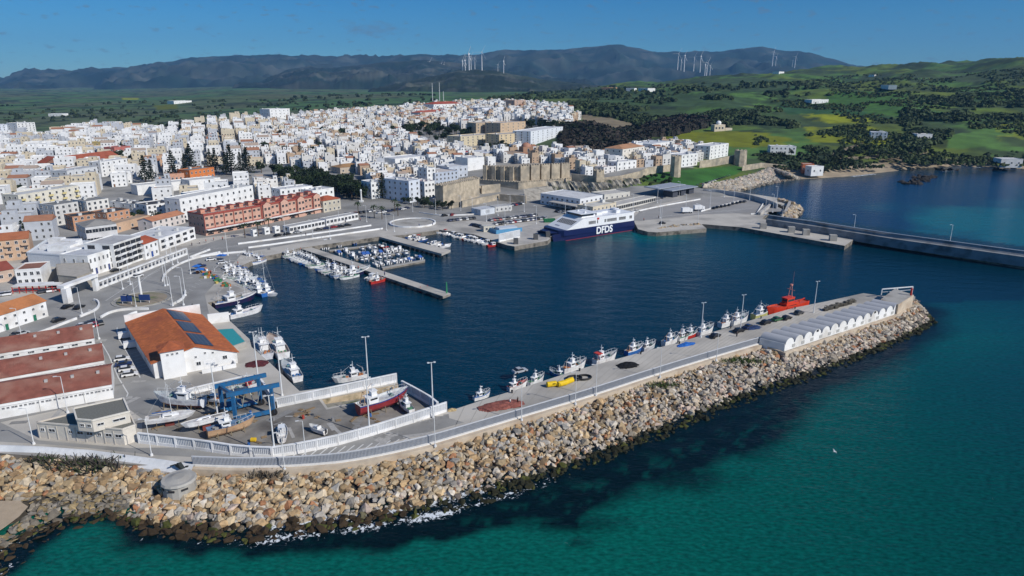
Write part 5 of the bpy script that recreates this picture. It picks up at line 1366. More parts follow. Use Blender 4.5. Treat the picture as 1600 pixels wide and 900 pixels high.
for k in range(4):
    p = A_.lerp(B_, (k + .3) / 4); d = (B_ - A_).normalized(); nn = Vector((d.y, -d.x, 0)); q = p + nn * 1.0
    mb = MB(); mb.cbox(0, 0, 5, 3, 2, ktop - 4.6); mb.build('buttress', M_stone, t, loc=(q.x, q.y, 0), rz=ang(d))
castle_part(t, [(749,280.5),(810,285),(902,278),(889,270),(760,272)], 9.8, 2, name='terrace')
mb = MB(); g = kl([(818,296),(862,291)], 8.0) + kl([(872,310),(822,316)], 2.4)
mb.add([tuple(p) for p in g], [(0, 1, 2, 3), (3, 2, 1, 0)])
mb.build('glacis', mat('glacis_concrete', (.40,.37,.31), .9, .15, .4, stain=(.22,.2,.17), stain_scale=.3), t)
for p0, p1, zz_, z0_ in (((700,318),(721,315),6.0,2),((721,314),(781,303),7.0,2),((781,303),(822,306),7.6,2),((712,300),(752,290),9,3),((752,290),(781,287),10,3)):
    a_, b_ = P(*p0, zz_), P(*p1, zz_); mb = MB(); mb.bar((a_.x, a_.y, (zz_ + z0_) / 2), (b_.x, b_.y, (zz_ + z0_) / 2), 1.4, zz_ - z0_); mb.build('outer_wall', M_stone, t)
mb = MB(); 
for (x, y, r_) in ((738,300,7),(760,296,6),(728,306,5)):
    p = P(x, y, 5); mb.dome((p.x, p.y, 3), r_, 9, 3, sz=.6)
mb.build('rubble_bank', M_stone, t)
for k in range(7):
    p = B_.lerp(C_, .1 + .13 * k); d = (C_ - B_).normalized(); nn = Vector((d.y, -d.x, 0)) * .1
    if k % 2: child('loophole', window_mesh(.8, 1.4, (.3,.25,.18)), t, (p.x + nn.x, p.y + nn.y, 14), ang(d))
BLD += [(P(780,275,8).x, P(780,275,8).y, 34, 26, .3), (P(830,275,8).x, P(830,275,8).y + 8, 26, 22, .3), (P(715,290,6).x, P(715,290,6).y + 6, 22, 12, .5)]
def tower(label, x0, x1, yb, yt, name='wall_tower', n=4, zb=None):
    a_ = PT(x0, yb) if zb is None else P(x0, yb, zb); b_ = P(x1, yb, a_.z); w_ = (b_ - a_).length; h_ = PD(x0, yt, a_.y).z - a_.z
    t = thing(name, label, 'tower', (a_.x + w_ / 2, a_.y + w_ / 2, a_.z), .35)
    mb = MB(); r_ = w_ * (.62 if n == 4 else .55); mb.cyl((0, 0, -3), (0, 0, h_), r_ * 1.08, r_, n=n); mb.build('wall', M_stone, t, rz=.785 if n == 4 else 0)
    mb = MB()
    for k in range(8):
        u = k * math.pi / 4; mb.cbox(math.cos(u) * r_ * .82, math.sin(u) * r_ * .82, h_ + .002, .9, .9, .8)
    mb.build('battlement', M_stone, t)
    BLD.append((a_.x + w_ / 2, a_.y + w_ / 2, w_ / 2, w_ / 2, 0))
tower('square stone tower at the corner of the castle garden wall', 928, 943, 293, 267)
tower('tall hexagonal stone tower between the green bank and white houses', 1049, 1064, 277, 245, n=8)
tower('broad flared stone tower at the eastern end of the town wall', 1150, 1168, 257, 236, n=8)
def townwall(label, pts, hpx, name='town_wall'):
    q = [PT(a_, b_) for a_, b_ in pts]; t = thing(name, label, 'wall', tuple(q[0]))
    mb = MB()
    for a_, b_ in zip(q[:-1], q[1:]):
        a2 = a_ - q[0]; b2 = b_ - q[0]; h_ = hpx * a_.y / CF
        mb.add([(a2.x, a2.y, a2.z - 3), (b2.x, b2.y, b2.z - 3), (b2.x, b2.y, b2.z + h_), (a2.x, a2.y, a2.z + h_), (a2.x, a2.y + 1.5, a2.z - 3), (b2.x, b2.y + 1.5, b2.z - 3), (b2.x, b2.y + 1.5, b2.z + h_), (a2.x, a2.y + 1.5, a2.z + h_)],
               [(0, 1, 2, 3), (5, 4, 7, 6), (3, 2, 6, 7), (1, 5, 6, 2), (4, 0, 3, 7)])
    mb.build('stonework', M_stone, t); return t
townwall('stone curtain wall between the keep and the garden tower', [(893,288),(912,290),(929,292)], 16)
townwall('stone town wall carrying the white gabled house', [(943,290),(972,286),(1000,279),(1012,274),(1022,272),(1049,268)], 11)
townwall('stone town wall rising to the eastern end tower', [(1093,263),(1120,260),(1150,253)], 11)
townwall('pale retaining wall below the green bank', [(1160,262),(1190,258),(1230,262)], 3)
# church
a_ = PT(822, 247); s_ = .55
t = thing('church', 'brown stone church with a domed bell tower in the old town', 'church', tuple(a_), .4)
h_ = PD(822, 229, a_.y).z - a_.z
mb = MB(); mb.box(-5, 5, -5, 5, -2, h_); mb.build('tower', cm((.42,.24,.15), .9, stain=(.3,.18,.12)), t)
mb = MB(); mb.dome((0, 0, h_), 4.6, 12, 5, sz=.8); mb.build('dome', cm((.40,.20,.13)), t, smooth=True)
mb = MB(); mb.box(-22, -5.1, -6, 8, -2, h_ * .6); mb.build('nave', cm((.32,.24,.18)), t)
for y in (0,): child('window', window_mesh(1.6, 3.2), t, (0, -5.02, h_ * .55))
BLD.append((a_.x, a_.y, 14, 8, .4))
# radar dome
a_ = PT(1116, 206)
t = thing('observatory', 'cream observatory building crowned by a white dome on the wooded hill', 'observatory', tuple(a_), .15)
q = a_.y / CF
mb = MB(); mb.box(0, 19 * q * .9, 0, 10, -2, 13 * q * .8); mb.build('wall', cm((.70,.60,.45)), t)
mb = MB(); mb.cyl((9 * q, 5, 13 * q * .8), (9 * q, 5, 15 * q * .8), 3.4 * q, n=14); mb.build('drum', M_white, t)
mb = MB(); mb.dome((9 * q, 5, 15 * q * .8), 4.0 * q, 16, 8); mb.build('dome', M_white, t, smooth=True)
mb = MB(); mb.box(19 * q, 30 * q, 2, 8, -2, 5 * q); mb.build('annexe', cm((.70,.60,.45)), t)
for i in range(3): child('window', window_mesh(2, 2.2), t, (3 * q + i * 5 * q, -.01, 4 * q))
# monument column and statue, cliff
mb = MB(); mb.cbox(0, 0, 0, 2.6, 2.6, 2.2); mb.cyl((0, 0, 2.2), (0, 0, 8), .6, .45); mb.dome((0, 0, 8.6), .7, 8, 6, full=True, sz=1.6)
tag(mb.build('monument', cm((.72,.72,.70)), loc=tuple(P(565,318,2.6))), 'slender white monument column at the edge of the dark park trees', 'monument')
rr = random.Random(5)
for k, (x0, x1, yt, yb) in enumerate(((862,905,291,306),(905,930,290,306),(935,960,292,306),(960,985,288,302),(985,1012,286,300))):
    a_ = P(x0, yb, 2.4); b_ = P(x1, yb - 2, 2.4); mb = MB(); vs = []; n = 14; m_ = 6
    d = b_ - a_; L_ = d.length; nn = Vector((-d.y, d.x, 0)).normalized(); H_ = 9
    for i in range(n + 1):
        for j in range(m_ + 1):
            f = j / m_; p = a_ + d * (i / n) + nn * (f * 13 + rr.uniform(-1, 1) * (f < 1) + 2.2 * math.sin(i * 1.7 + k)) * (1 if f > 0 else .2)
            vs.append((p.x, p.y, 1.5 + H_ * f ** .8 + rr.uniform(-.5, .5)))
    mb.add(vs, [(i * (m_ + 1) + j, (i + 1) * (m_ + 1) + j, (i + 1) * (m_ + 1) + j + 1, i * (m_ + 1) + j + 1) for i in range(n) for j in range(m_)])
    tag(mb.build('cliff', mat('cliff_rock', (.36,.33,.27), .95, .4, .3, stain=(.04,.06,.02), stain_scale=.16, bump=.6)), kind='structure')
# ================================================================== TOWN HOUSES
TOWN = [(-120,228),(0,215),(60,216),(130,200),(200,200),(240,208),(300,200),(330,192),(400,186),(440,194),(480,180),(560,175),(640,170),(680,166),(760,162),(800,162),(880,168),(905,186),(880,200),(850,196),(830,190),(800,188),(770,195),(745,205),(700,200),(660,198),(620,212),(600,206),
        (640,214),(690,232),(740,238),(800,238),(835,238),(870,240),(930,246),(1000,236),(1050,224),(1092,236),(1090,256),(1062,262),(1010,262),(960,272),(930,278),(893,266),(860,256),(790,258),(757,268),(735,282),(690,288),(678,300),(655,312),(618,316),(600,304),(578,298),(540,276),(480,262),(420,256),(392,262),(340,262),(300,262),(262,280),(210,284),(160,300),(130,318),(60,318),(-120,360)]
LOWER2 = [(200,300),(345,284),(420,290),(470,300),(420,312),(300,330),(270,318)]
LOWER = [(-150,345),(30,330),(130,352),(110,372),(60,372),(-150,400)]
HILLPARK = [(600,208),(650,200),(700,203),(745,206),(742,232),(700,228),(650,216)]
AVENUE = [(392,262),(425,258),(480,264),(540,278),(578,300),(560,316),(530,305),(505,300),(470,288),(420,278)]
def blocked(x, y, r):
    for cx, cy, hw, hd, rz in BLD:
        dx, dy = x - cx, y - cy; c_, s_ = math.cos(-rz), math.sin(-rz)
        if abs(dx * c_ - dy * s_) < hw + r and abs(dx * s_ + dy * c_) < hd + r: return True
    return False
rr = random.Random(21)
WC = [('white', (.80,.80,.785))] * 7 + [('off-white', (.68,.66,.62))] * 4 + [('cream', (.62,.54,.40))] * 3 + [('pale grey', (.50,.52,.55))] * 3 + [('tan', (.48,.35,.24))] * 2 
RC = [(.60,.59,.56)] * 6 + [(.42,.41,.39)] * 4 + [(.48,.36,.28)] * 2 + [(.28,.27,.26)] * 2 + [(.42,.20,.12)]
RZ = .40
def leftness(px, py): return px < 400 - (py - 200) * .2 + 20
sites = []
ca, sa_ = math.cos(RZ), math.sin(RZ)
# old town: small tight cells; left districts: larger
for small in (True, False):
    step = 9.0 if small else 17.0
    rng_i = range(-110, 125) if small else range(-65, 45)
    for i in rng_i:
        for j in range(-10, 200 if small else 110):
            u = i * step + rr.uniform(-.6, .6); v = j * step * 1.0 + 250 + rr.uniform(-.6, .6)
            if small and i % 7 == 0 and rr.random() < .65: continue
            if j % (6 if small else 3) == 0 and rr.random() < .7: continue
            x = u * ca - (v - 250) * sa_; y = 250 + u * sa_ + (v - 250) * ca
            if y < 240 or y > 1750: continue
            z = float(gz(x, y)); px, py = proj(x, y, z)
            if not (-120 < px < 1110): continue
            if leftness(px, py) == small: continue
            intown = bool(inpoly(px, py, TOWN)) or (not small and bool(inpoly(px, py, LOWER)) or bool(inpoly(px, py, LOWER2)))
            if not intown or rr.random() < .03 or bool(inpoly(px, py, HILLPARK)) or bool(inpoly(px, py, AVENUE)): continue
            if small and y > 1000 and rr.random() < .25: continue
            if blocked(x, y, step * .5): continue
            sites.append((x, y, z, px, py, small))
print('HOUSE SITES', len(sites))
def house_mb(w, d, h, fl, wc, rc, r, detail=True):
    """a flat roofed town house: box, sunken roof, parapet, upper room; windows are added separately"""
    mb = MB(); p = r.choice((.5, .8, 1.0)); t_ = .25
    mb.box(-w / 2, w / 2, -d / 2, d / 2, -2.5, h, 0, wc)
    if r.random() < .09:
        mb.add([(-w / 2 - .2, -d / 2 - .2, h), (w / 2 + .2, -d / 2 - .2, h), (w / 2 + .2, d / 2 + .2, h), (-w / 2 - .2, d / 2 + .2, h), (-w / 2 - .2, 0, h + w * .17), (w / 2 + .2, 0, h + w * .17)],
               [(0, 1, 5, 4), (2, 3, 4, 5), (1, 2, 5), (3, 0, 4)], 0, (.36,.17,.10) if r.random() < .5 else (.42,.33,.26))
        return mb
    for a, b, c_, e in ((-w / 2, w / 2, -d / 2, -d / 2 + t_), (-w / 2, w / 2, d / 2 - t_, d / 2), (-w / 2, -w / 2 + t_, -d / 2 + t_, d / 2 - t_), (w / 2 - t_, w / 2, -d / 2 + t_, d / 2 - t_)):
        mb.box(a, b, c_, e, h + .003, h + p, 0, wc)
    mb.box(-w / 2 + t_, w / 2 - t_, -d / 2 + t_, d / 2 - t_, h + .004, h + .06, 0, rc)
    k = r.random()
    if k < .75:
        a = r.uniform(.3, .55) * w; b = r.uniform(.3, .6) * d; ox = r.choice((-1, 1)) * (w - a) / 2 * .9; oy = r.uniform(-1, 1) * (d - b) / 2 * .9
        hh = r.choice((2.3, 2.6, 2.9)); mb.box(ox - a / 2, ox + a / 2, oy - b / 2, oy + b / 2, h + .07, h + hh, 0, wc)
        mb.box(ox - a / 2 + .2, ox + a / 2 - .2, oy - b / 2 + .2, oy + b / 2 - .2, h + hh + .01, h + hh + .06, 0, rc)
        mb.box(ox - .45, ox + .45, oy - b / 2 - .04, oy - b / 2 - .005, h + .1, h + 2.0, 0, (.08,.07,.06))
    for _ in range(r.randint(0, 2)):
        s = r.uniform(.4, .8); x, y = r.uniform(-w / 2 + 1, w / 2 - 1), r.uniform(-d / 2 + 1, d / 2 - 1)
        mb.box(x - s, x + s, y - s * .6, y + s * .6, h + .065, h + .07 + s * 1.4, 0, r.choice(((.7,.7,.68), (.3,.32,.34), (.45,.2,.12))))
    return mb
def win_spots(w, d, h, fl, r):
    fh = h / fl; q = []
    nf = max(1, int(w / 3.0)); ns = max(1, int(d / 3.6))
    for f in range(fl):
        for i in range(nf):
            if r.random() < .85: q.append((-w / 2 + w * (i + .5) / nf, -d / 2, f * fh + fh * .32, 0, f == 0 and i == 0))
        for i in range(ns):
            if r.random() < .7: q.append((-w / 2, -d / 2 + d * (i + .5) / ns, f * fh + fh * .32, -1, False))
            if r.random() < .4: q.append((w / 2, -d / 2 + d * (i + .5) / ns, f * fh + fh * .32, 1, False))
    return q
# templates
TPL = []
def new_tpl(small, k):
    r = random.Random(900 + k + (0 if small else 500))
    w, d = (r.uniform(6.6, 8.9), r.uniform(6.6, 8.9)) if small else (r.uniform(9, 16), r.uniform(10, 15.5))
    fl = r.choice((2, 2, 3, 3)) if small else r.choice((2, 3, 3, 4))
    h = fl * (2.6 if small else 2.9) + .3
    cn, wc = WC[(k * 5) % len(WC)] if small else r.choice(WC + [('cream', (.62,.56,.44))] * 1 + [('tan', (.48,.34,.23))] * 2 + [('white', (.80,.80,.785))] * 6)
    rc = r.choice(RC)
    return dict(w=w, d=d, h=h, fl=fl, cn=cn, wc=wc, rc=rc, seed=900 + k, small=small)
for k in range(22): TPL.append(new_tpl(True, k))
for k in range(14): TPL.append(new_tpl(False, k))
def tpl_object(T):
    r = random.Random(T['seed'])
    t = thing('town_house', 'x', 'house', (0, 0, 0), 0, 'whitewashed town houses')
    mb = house_mb(T['w'], T['d'], T['h'], T['fl'], T['wc'], T['rc'], r)
    mb.build('wall', M_att, t, colors=True)
    me = window_mesh(.85, 1.15, (.5, .5, .48)); dm = door_mesh(1.1, 2.1, (.2, .1, .05))
    for x, y, z, s, dr in win_spots(T['w'], T['d'], T['h'], T['fl'], r):
        if dr: child('door', dm, t, (x, y - .01, 0)); continue
        child('window', me, t, (x + s * .01, y - (.01 if s == 0 else 0), z), 0 if s == 0 else s * math.pi / 2)
    return t
# choose the 300 houses that show largest, drop ones hidden by the front rows of named buildings
sites.sort(key=lambda s: s[1] / (1.6 if not s[5] else 1))
nthing = 292
objs = {}
rr = random.Random(4)
zl = []
stuff_mb = MB()
def zone(px, py):
    if px < 200: a = 'in the left districts'
    elif px < 330: a = 'near the dark pines'
    elif px < 480: a = 'behind the tree avenue'
    elif px < 600: a = 'in the old town centre'
    elif px < 700: a = 'in old town left of the castle'
    elif px < 860: a = 'behind the castle keep'
    elif px < 970: a = 'right of the brown church'
    else: a = 'inside the eastern town wall'
    b = 'front rows' if py > (300 if px < 330 else 268) else ('middle rows' if py > 245 else 'back rows')
    return a, b
for n_, (x, y, z, px, py, small) in enumerate(sites):
    T = rr.choice(TPL[:22] if small else TPL[22:]); rz = RZ + rr.uniform(-.06, .06) + rr.choice((0, 0, 0, math.pi / 2 * 0))
    if n_ < nthing:
        k = id(T)
        if k not in objs: objs[k] = tpl_object(T); root = objs[k]
        sc = (1, 1, rr.uniform(.85, 1.15))
        o = place(objs[k], (x, y, z), rz, scale=sc)
        a, b = zone(px, py)
        lab = f"{T['cn']} {['', 'one', 'two', 'three', 'four'][T['fl']]}-storey house {a}, {b}".replace(' left of the castle', ' by the castle')
        zl.append((lab, px, o))
    else:
        r = random.Random(n_)
        if small and y > 900: T = dict(T); 
        m1 = house_mb(T['w'] * r.uniform(.85, 1.0), T['d'] * r.uniform(.85, 1.0), T['h'] * r.uniform(.75, 1.2), T['fl'], T['wc'], T['rc'], r)
        w, d, h = T['w'], T['d'], T['h']
        for wx, wy, wz, s, dr in win_spots(w * .98, d * .98, h * .75, T['fl'], r):
            if s == 0: m1.box(wx - .42, wx + .42, wy - .08, wy + .1, wz, wz + 1.1, 0, (.05,.055,.065))
            else: m1.box(wx - .08, wx + .08, wy - .42, wy + .42, wz, wz + 1.1, 0, (.05,.055,.065))
        c_, s_ = math.cos(rz), math.sin(rz); b0 = len(stuff_mb.v)
        stuff_mb.v.extend([(x + a * c_ - b * s_, y + a * s_ + b * c_, z + c2) for a, b, c2 in m1.v])
        stuff_mb.f.extend([tuple(i + b0 for i in f) for f in m1.f]); stuff_mb.m.extend(m1.m); stuff_mb.c.extend(m1.c)
def uniquify(lst, word='from the left'):
    from collections import defaultdict
    g = defaultdict(list)
    for lab, px, o in lst: g[lab].append((px, o.name, o))
    for lab, q in g.items():
        q.sort(key=lambda a: a[:2])
        for k, (_, _, o) in enumerate(q): o['label'] = lab if len(q) == 1 else f'{lab}, {nth(k + 1)} {word}'
uniquify(zl)
tag(stuff_mb.build('distant_town_houses', M_att, colors=True), 'mass of small white houses filling the far rows of the town', 'houses', kind='stuff')

# ================================================================== TREES
M_leaf = [mat('foliage', c, .8, .35, .6) for c in ((.020,.036,.014), (.030,.050,.018), (.014,.024,.012), (.055,.075,.025))]
M_bark = cm((.10,.07,.045), .95)
def leaves(n, fn, size, seed):
    r = np.random.default_rng(seed); pts = np.array([fn(r) for _ in range(n)])
    a = r.normal(size=(n, 3)); a /= np.linalg.norm(a, axis=1)[:, None]
    b = np.cross(a, r.normal(size=(n, 3))); b /= np.linalg.norm(b, axis=1)[:, None]
    s = size * r.uniform(.6, 1.3, (n, 1))
    V = np.stack([pts - a * s - b * s * .7, pts + a * s - b * s * .7, pts + a * s + b * s * .7, pts - a * s + b * s * .7], 1).reshape(-1, 3)
    return V, np.arange(n * 4).reshape(-1, 4)
def make_tree(kind, seed, name, lab):
    t = thing(name, lab, 'tree'); r = random.Random(seed)
    if kind == 'pine':
        H_ = 20; mb = MB(); mb.cyl((0, 0, -1), (0, 0, H_), .4, .06)
        for k in range(14):
            z = 3 + k * 1.2; a = k * 2.4; L_ = 3.6 * (1 - k / 15) * r.uniform(.7, 1.15); mb.bar((0, 0, z), (math.cos(a) * L_, math.sin(a) * L_, z + .5), .1, .1)
        mb.build('trunk', M_bark, t)
        def fn(r_):
            k = r_.integers(0, 13); z = 2.6 + k * 1.35; R_ = 4.6 * (1 - k / 14.5) * (1 + .35 * math.sin(k * 5.3 + seed * 2)); a = r_.uniform(0, 6.28); q = R_ * math.sqrt(r_.uniform(.05, 1)); return (math.cos(a) * q, math.sin(a) * q, z + q * .14 + r_.normal() * .15)
        V, Fq = leaves(900, fn, .42, seed); m = M_leaf[2]
    elif kind == 'palm':
        H_ = 8; mb = MB(); mb.cyl((0, 0, -1), (0, 0, H_), .28, .2); mb.build('trunk', M_bark, t)
        mb = MB()
        for k in range(16):
            a = k * .39 + r.uniform(-.1, .1); e = r.uniform(-.2, .8); p = Vector((0, 0, H_)); d = Vector((math.cos(a), math.sin(a), e)); sd_ = Vector((-math.sin(a), math.cos(a), 0)) * .35
            for j in range(4):
                q = p + d * .8; mb.add([p - sd_, p + sd_, q + sd_ * .8, q - sd_ * .8], [(0, 1, 2, 3)]); p = q; d = (d + Vector((0, 0, -.42))).normalized()
        mb.build('crown', M_leaf[1], t); return t
    else:
        H_ = r.uniform(6, 8); mb = MB(); mb.cyl((0, 0, -1), (0, 0, H_ * .5), .3, .18)
        for k in range(5): a = k * 1.26; mb.cyl((0, 0, H_ * .35), (math.cos(a) * 2, math.sin(a) * 2, H_ * .75), .14, .05, n=5)
        mb.build('trunk', M_bark, t)
        cl = [(r.uniform(-2.4, 2.4), r.uniform(-2.4, 2.4), H_ * r.uniform(.5, .95), r.uniform(1.0, 2.0)) for _ in range(9)]
        def fn(r_):
            c_ = cl[r_.integers(0, len(cl))]; v = r_.normal(size=3); v /= np.linalg.norm(v); q = c_[3] * r_.uniform(.6, 1.05)
            return (c_[0] + v[0] * q, c_[1] + v[1] * q, c_[2] + v[2] * q * .75)
        V, Fq = leaves(620, fn, .34, seed); m = M_leaf[seed % 4]
    o = D.objects.new('crown', npmesh('crown', V, Fq, m)); COL.objects.link(o); o.parent = t
    return t
pines = [make_tree('pine', s, 'norfolk_pine', 'x') for s in (1, 2, 11)]
broad = [make_tree('broad', s, 'broadleaf_tree', 'x') for s in (4, 5, 6, 8, 9, 10)]
palm = make_tree('palm', 3, 'palm_tree', 'x')
tl = []
def put(tr, px, py, sc, lab, grp, cat='tree'):
    p = PT(px, py); o = place(tr, tuple(p), random.random() * 6, group=grp, scale=sc); tl.append((lab, px, o)); return o
for x, y, s in ((228,286,1.11),(238,284,0.9),(272,282,1.23),(300,272,1.31),(291,276,0.98),(338,270,1.07),(362,272,1.27),(354,274,0.98),(388,276,1.23),(377,270,0.9),(598,310,.9),(330,268,1.0),(470,250,.8)):
    put(random.choice(pines), x, y, s, 'tall dark Norfolk pine rising above white roofs', 'dark pines in the middle of town')
for x, y in ((383,372),(404,370),(421,362),(597,343),(585,341),(622,338),(560,336),(617,331)):
    put(palm, x, y, .9, 'palm tree on the promenade by the marina road', 'palms on the promenade')
rr = random.Random(8)
def scatter(poly, n, lab, grp, smin=.8, smax=1.3, mind=3.5):
    X = [p[0] for p in poly]; Y = [p[1] for p in poly]; done = []; k = 0
    while len(done) < n and k < n * 60:
        k += 1; x, y = rr.uniform(min(X), max(X)), rr.uniform(min(Y), max(Y))
        if not bool(inpoly(x, y, poly)): continue
        p = PT(x, y)
        if any((p.x - q.x) ** 2 + (p.y - q.y) ** 2 < mind ** 2 for q in done) or blocked(p.x, p.y, 1): continue
        done.append(p); o = place(rr.choice(broad), tuple(p), rr.random() * 6, group=grp, scale=rr.uniform(smin, smax)); tl.append((lab, x, o))
scatter([(400,268),(470,276),(530,290),(575,304),(560,318),(520,308),(470,300),(430,282)], 62, 'dark broadleaf tree in the shaded park above the salmon flats', 'trees of the park avenue', 1.0, 1.5)
scatter([(600,308),(640,316),(690,324),(720,326),(690,330),(640,322)], 12, 'low tree at the foot of the castle wall', 'trees under the castle wall', .5, .8)
scatter(HILLPARK, 40, 'green tree on the park hill above the old town', 'trees of the hill park', 1.0, 1.5, 6)
scatter([(822,200),(850,198),(900,205),(930,215),(880,205),(826,206)], 14, 'tree beside the white hill block', 'trees by the hill block', 1.1, 1.5, 6)
scatter([(740,232),(830,232),(830,240),(745,240)], 10, 'tree below the cream hill flats', 'trees below the hill flats', .9, 1.2, 5)
scatter([(280,196),(330,196),(330,204),(240,208)], 10, 'tree beside the white villa at the back left', 'trees beyond the left houses', 1.2, 1.6, 7)
scatter([(1170,244),(1290,238),(1400,232),(1500,240),(1400,252),(1300,262),(1200,258)], 34, 'shrubby tree on the green coastal slope', 'trees of the coastal slope', .45, .9, 6)
scatter([(30,336),(45,330),(36,300),(20,300)], 5, 'tree in the garden left of the cream flats', 'trees by the cream flats', .7, 1, 4)
scatter([(1000,282),(1050,276),(1050,290),(1010,296)], 14, 'bush on the bank beneath the town wall', 'bushes under the town wall', .35, .6, 3)
scatter([(120,225),(380,205),(620,190),(640,205),(560,235),(600,270),(400,250),(200,262),(60,300)], 46, 'green tree standing between white houses in the town', 'trees between the town houses', .9, 1.4, 9)
scatter([(20,375),(130,352),(235,350),(300,345),(290,330),(130,325),(60,350)], 16, 'street tree between the left waterfront flats', 'street trees by the waterfront flats', .6, .95, 5)
uniquify(tl)
# woods and scrub as masses
def wood(name, lab, poly, n, size, colset, seed, dens=None, zofs=0):
    r = np.random.default_rng(seed); X = [p[0] for p in poly]; Y = [p[1] for p in poly]
    lo = proj(0, 0, 0)
    # sample on the ground, then keep what lies in the outline
    P1 = [PT(a, b) for a, b in poly]
    ys = [p.y for p in P1]; y0, y1 = min(ys) * .97, max(ys) * 1.05
    aa_ = [p.x / p.y for p in P1]; a0, a1 = min(aa_), max(aa_)
    yv = np.exp(r.uniform(np.log(y0), np.log(y1), n * 4)); av = r.uniform(a0, a1, n * 4); xv = av * yv
    zv = gz(xv, yv) + rough_z(xv, yv); px, py = proj(xv, yv, zv)
    k = inpoly(px, py, poly)
    nn = fbm(xv / 60 + seed, yv / 60, 4)
    if dens: k &= nn > dens
    k &= (zv > 2)
    xv, yv, zv = xv[k][:n], yv[k][:n], zv[k][:n]; m = len(xv)
    ts = size * r.uniform(.55, 1.25, m) * (1 + yv / 2500)
    Q = 16
    v = r.normal(size=(m, Q, 3)); v /= np.linalg.norm(v, axis=2)[..., None]; v[..., 2] = np.abs(v[..., 2]) * .85
    c_ = np.stack([xv, yv, zv + ts * .25], -1)[:, None] + v * (ts * .8)[:, None, None]
    a = np.cross(v, r.normal(size=(m, Q, 3))); a /= np.linalg.norm(a, axis=2)[..., None]; b = np.cross(v, a) + r.normal(size=(m, Q, 3)) * .35
    s = (ts * .42)[:, None, None]
    V = np.stack([c_ - a * s - b * s, c_ + a * s - b * s, c_ + a * s + b * s, c_ - a * s + b * s], 2).reshape(-1, 3)
    Fq = np.arange(m * Q * 4).reshape(-1, 4)
    cs = np.array(colset)[r.integers(0, len(colset), m)] * r.uniform(.7, 1.3, (m, 1))
    cc = np.repeat(np.concatenate([cs, np.ones((m, 1))], 1), Q, 0)
    o = D.objects.new(name, npmesh(name, V, Fq, M_woods, colors=cc)); COL.objects.link(o); tag(o, lab, 'trees', kind='stuff')
M_woods = mat('woodland_foliage', (1, 1, 1), .85, .3, .3, attr='col')
DK2 = [(.040,.062,.026), (.052,.078,.030), (.032,.050,.022), (.066,.090,.034)]
DK = [(.026,.042,.019), (.034,.052,.022), (.020,.033,.016), (.044,.062,.026)]
BR = [(.035,.028,.022), (.028,.026,.020), (.022,.028,.016), (.045,.035,.027)]
wood('dark_wood', 'brownish dark wood behind the church and palace', [(880,206),(930,218),(1000,215),(1050,212),(1100,200),(1110,190),(1060,186),(1000,205),(960,208),(920,198),(880,198)] , 1700, 4.2, BR, 1)
wood('dark_wood', 'brownish dark wood behind the church and palace', [(876,214),(1010,216),(1012,232),(960,238),(880,238)], 1500, 4.0, BR, 2)
wood('hillside_wood', 'dark evergreen wood covering the middle hills', [(880,165),(930,160),(1000,170),(1100,176),(1210,172),(1230,186),(1250,200),(1190,204),(1100,196),(1000,198),(960,185),(900,176)], 2100, 3.0, DK2, 3, .50)
wood('valley_wood', 'dark trees in the valley on the right', [(1405,175),(1440,160),(1500,150),(1640,140),(1640,190),(1560,190),(1500,205),(1450,230),(1420,245),(1390,228),(1420,215)], 1300, 2.8, DK2, 4, .53)
wood('slope_scrub', 'scattered scrub over the right hills', [(1180,150),(1290,120),(1600,108),(1700,110),(1700,260),(1450,258),(1300,245),(1180,240)], 4600, 1.6, DK2 + [(.07,.10,.03), (.09,.11,.03)], 5, .53)
wood('plain_scrub', 'scattered bushes over the left plain', [(-60,165),(200,160),(500,150),(680,145),(680,165),(400,180),(300,190),(0,196)], 380, 2.8, DK, 6, .55)
wood('hill_scrub', 'trees scattered over the hill behind the town', [(740,158),(900,138),(1100,132),(1280,128),(1290,150),(1000,165),(890,162)], 1400, 3.0, DK2, 7, .53)
wood('coast_scrub', 'green bushes above the beach', [(1175,243),(1300,228),(1480,236),(1640,238),(1640,258),(1450,256),(1300,268),(1220,266)], 700, 1.5, DK + [(.05,.07,.025)], 8, .42)
def tuft(name, lab, px, py, n, w, h, cols, seed):
    r = np.random.default_rng(seed); c0 = P(px, py, 2.0)
    bx = r.normal(size=n) * w; by = r.normal(size=n) * w * .35
    p0 = np.stack([c0.x + bx, c0.y + by, np.full(n, 1.6)], -1); d = np.stack([r.normal(size=n) * .5, r.normal(size=n) * .5, r.uniform(.4, 1, n)], -1) * h
    s = np.stack([r.normal(size=n), r.normal(size=n), np.zeros(n)], -1) * .09
    V = np.stack([p0 - s, p0 + s, p0 + d + s * .6, p0 + d - s * .6], 1).reshape(-1, 3)
    c_ = np.array(cols)[r.integers(0, len(cols), n)]
    o = D.objects.new(name, npmesh(name, V, np.arange(n * 4).reshape(-1, 4), M_woods, colors=np.concatenate([c_, np.ones((n, 1))], 1))); COL.objects.link(o)
    tag(o, lab, 'shrub')
tuft('shrub', 'straggly dark shrub below the white sea wall, left clump', 70, 720, 260, 2.2, 1.5, [(.05,.045,.035), (.07,.06,.05), (.04,.06,.02)], 1)
tuft('shrub', 'straggly dark shrub below the white sea wall, right larger clump', 140, 727, 520, 3.2, 2.0, [(.05,.045,.035), (.07,.06,.05), (.04,.06,.02)], 2)
tuft('shrub', 'green grass tuft on the boulders near the barrel vault store', 1160, 563, 300, 3.0, 1.0, [(.06,.10,.02), (.08,.11,.03)], 3)
tuft('shrub', 'green grass tuft on the boulders in the middle of the mole', 1034, 600, 220, 2.6, .8, [(.06,.10,.02), (.08,.10,.03)], 4)
tuft('shrub', 'thin dry bush at the left end of the ribbed sea wall', 415, 742, 160, 2.2, 1.3, [(.12,.10,.07), (.07,.06,.05)], 5)
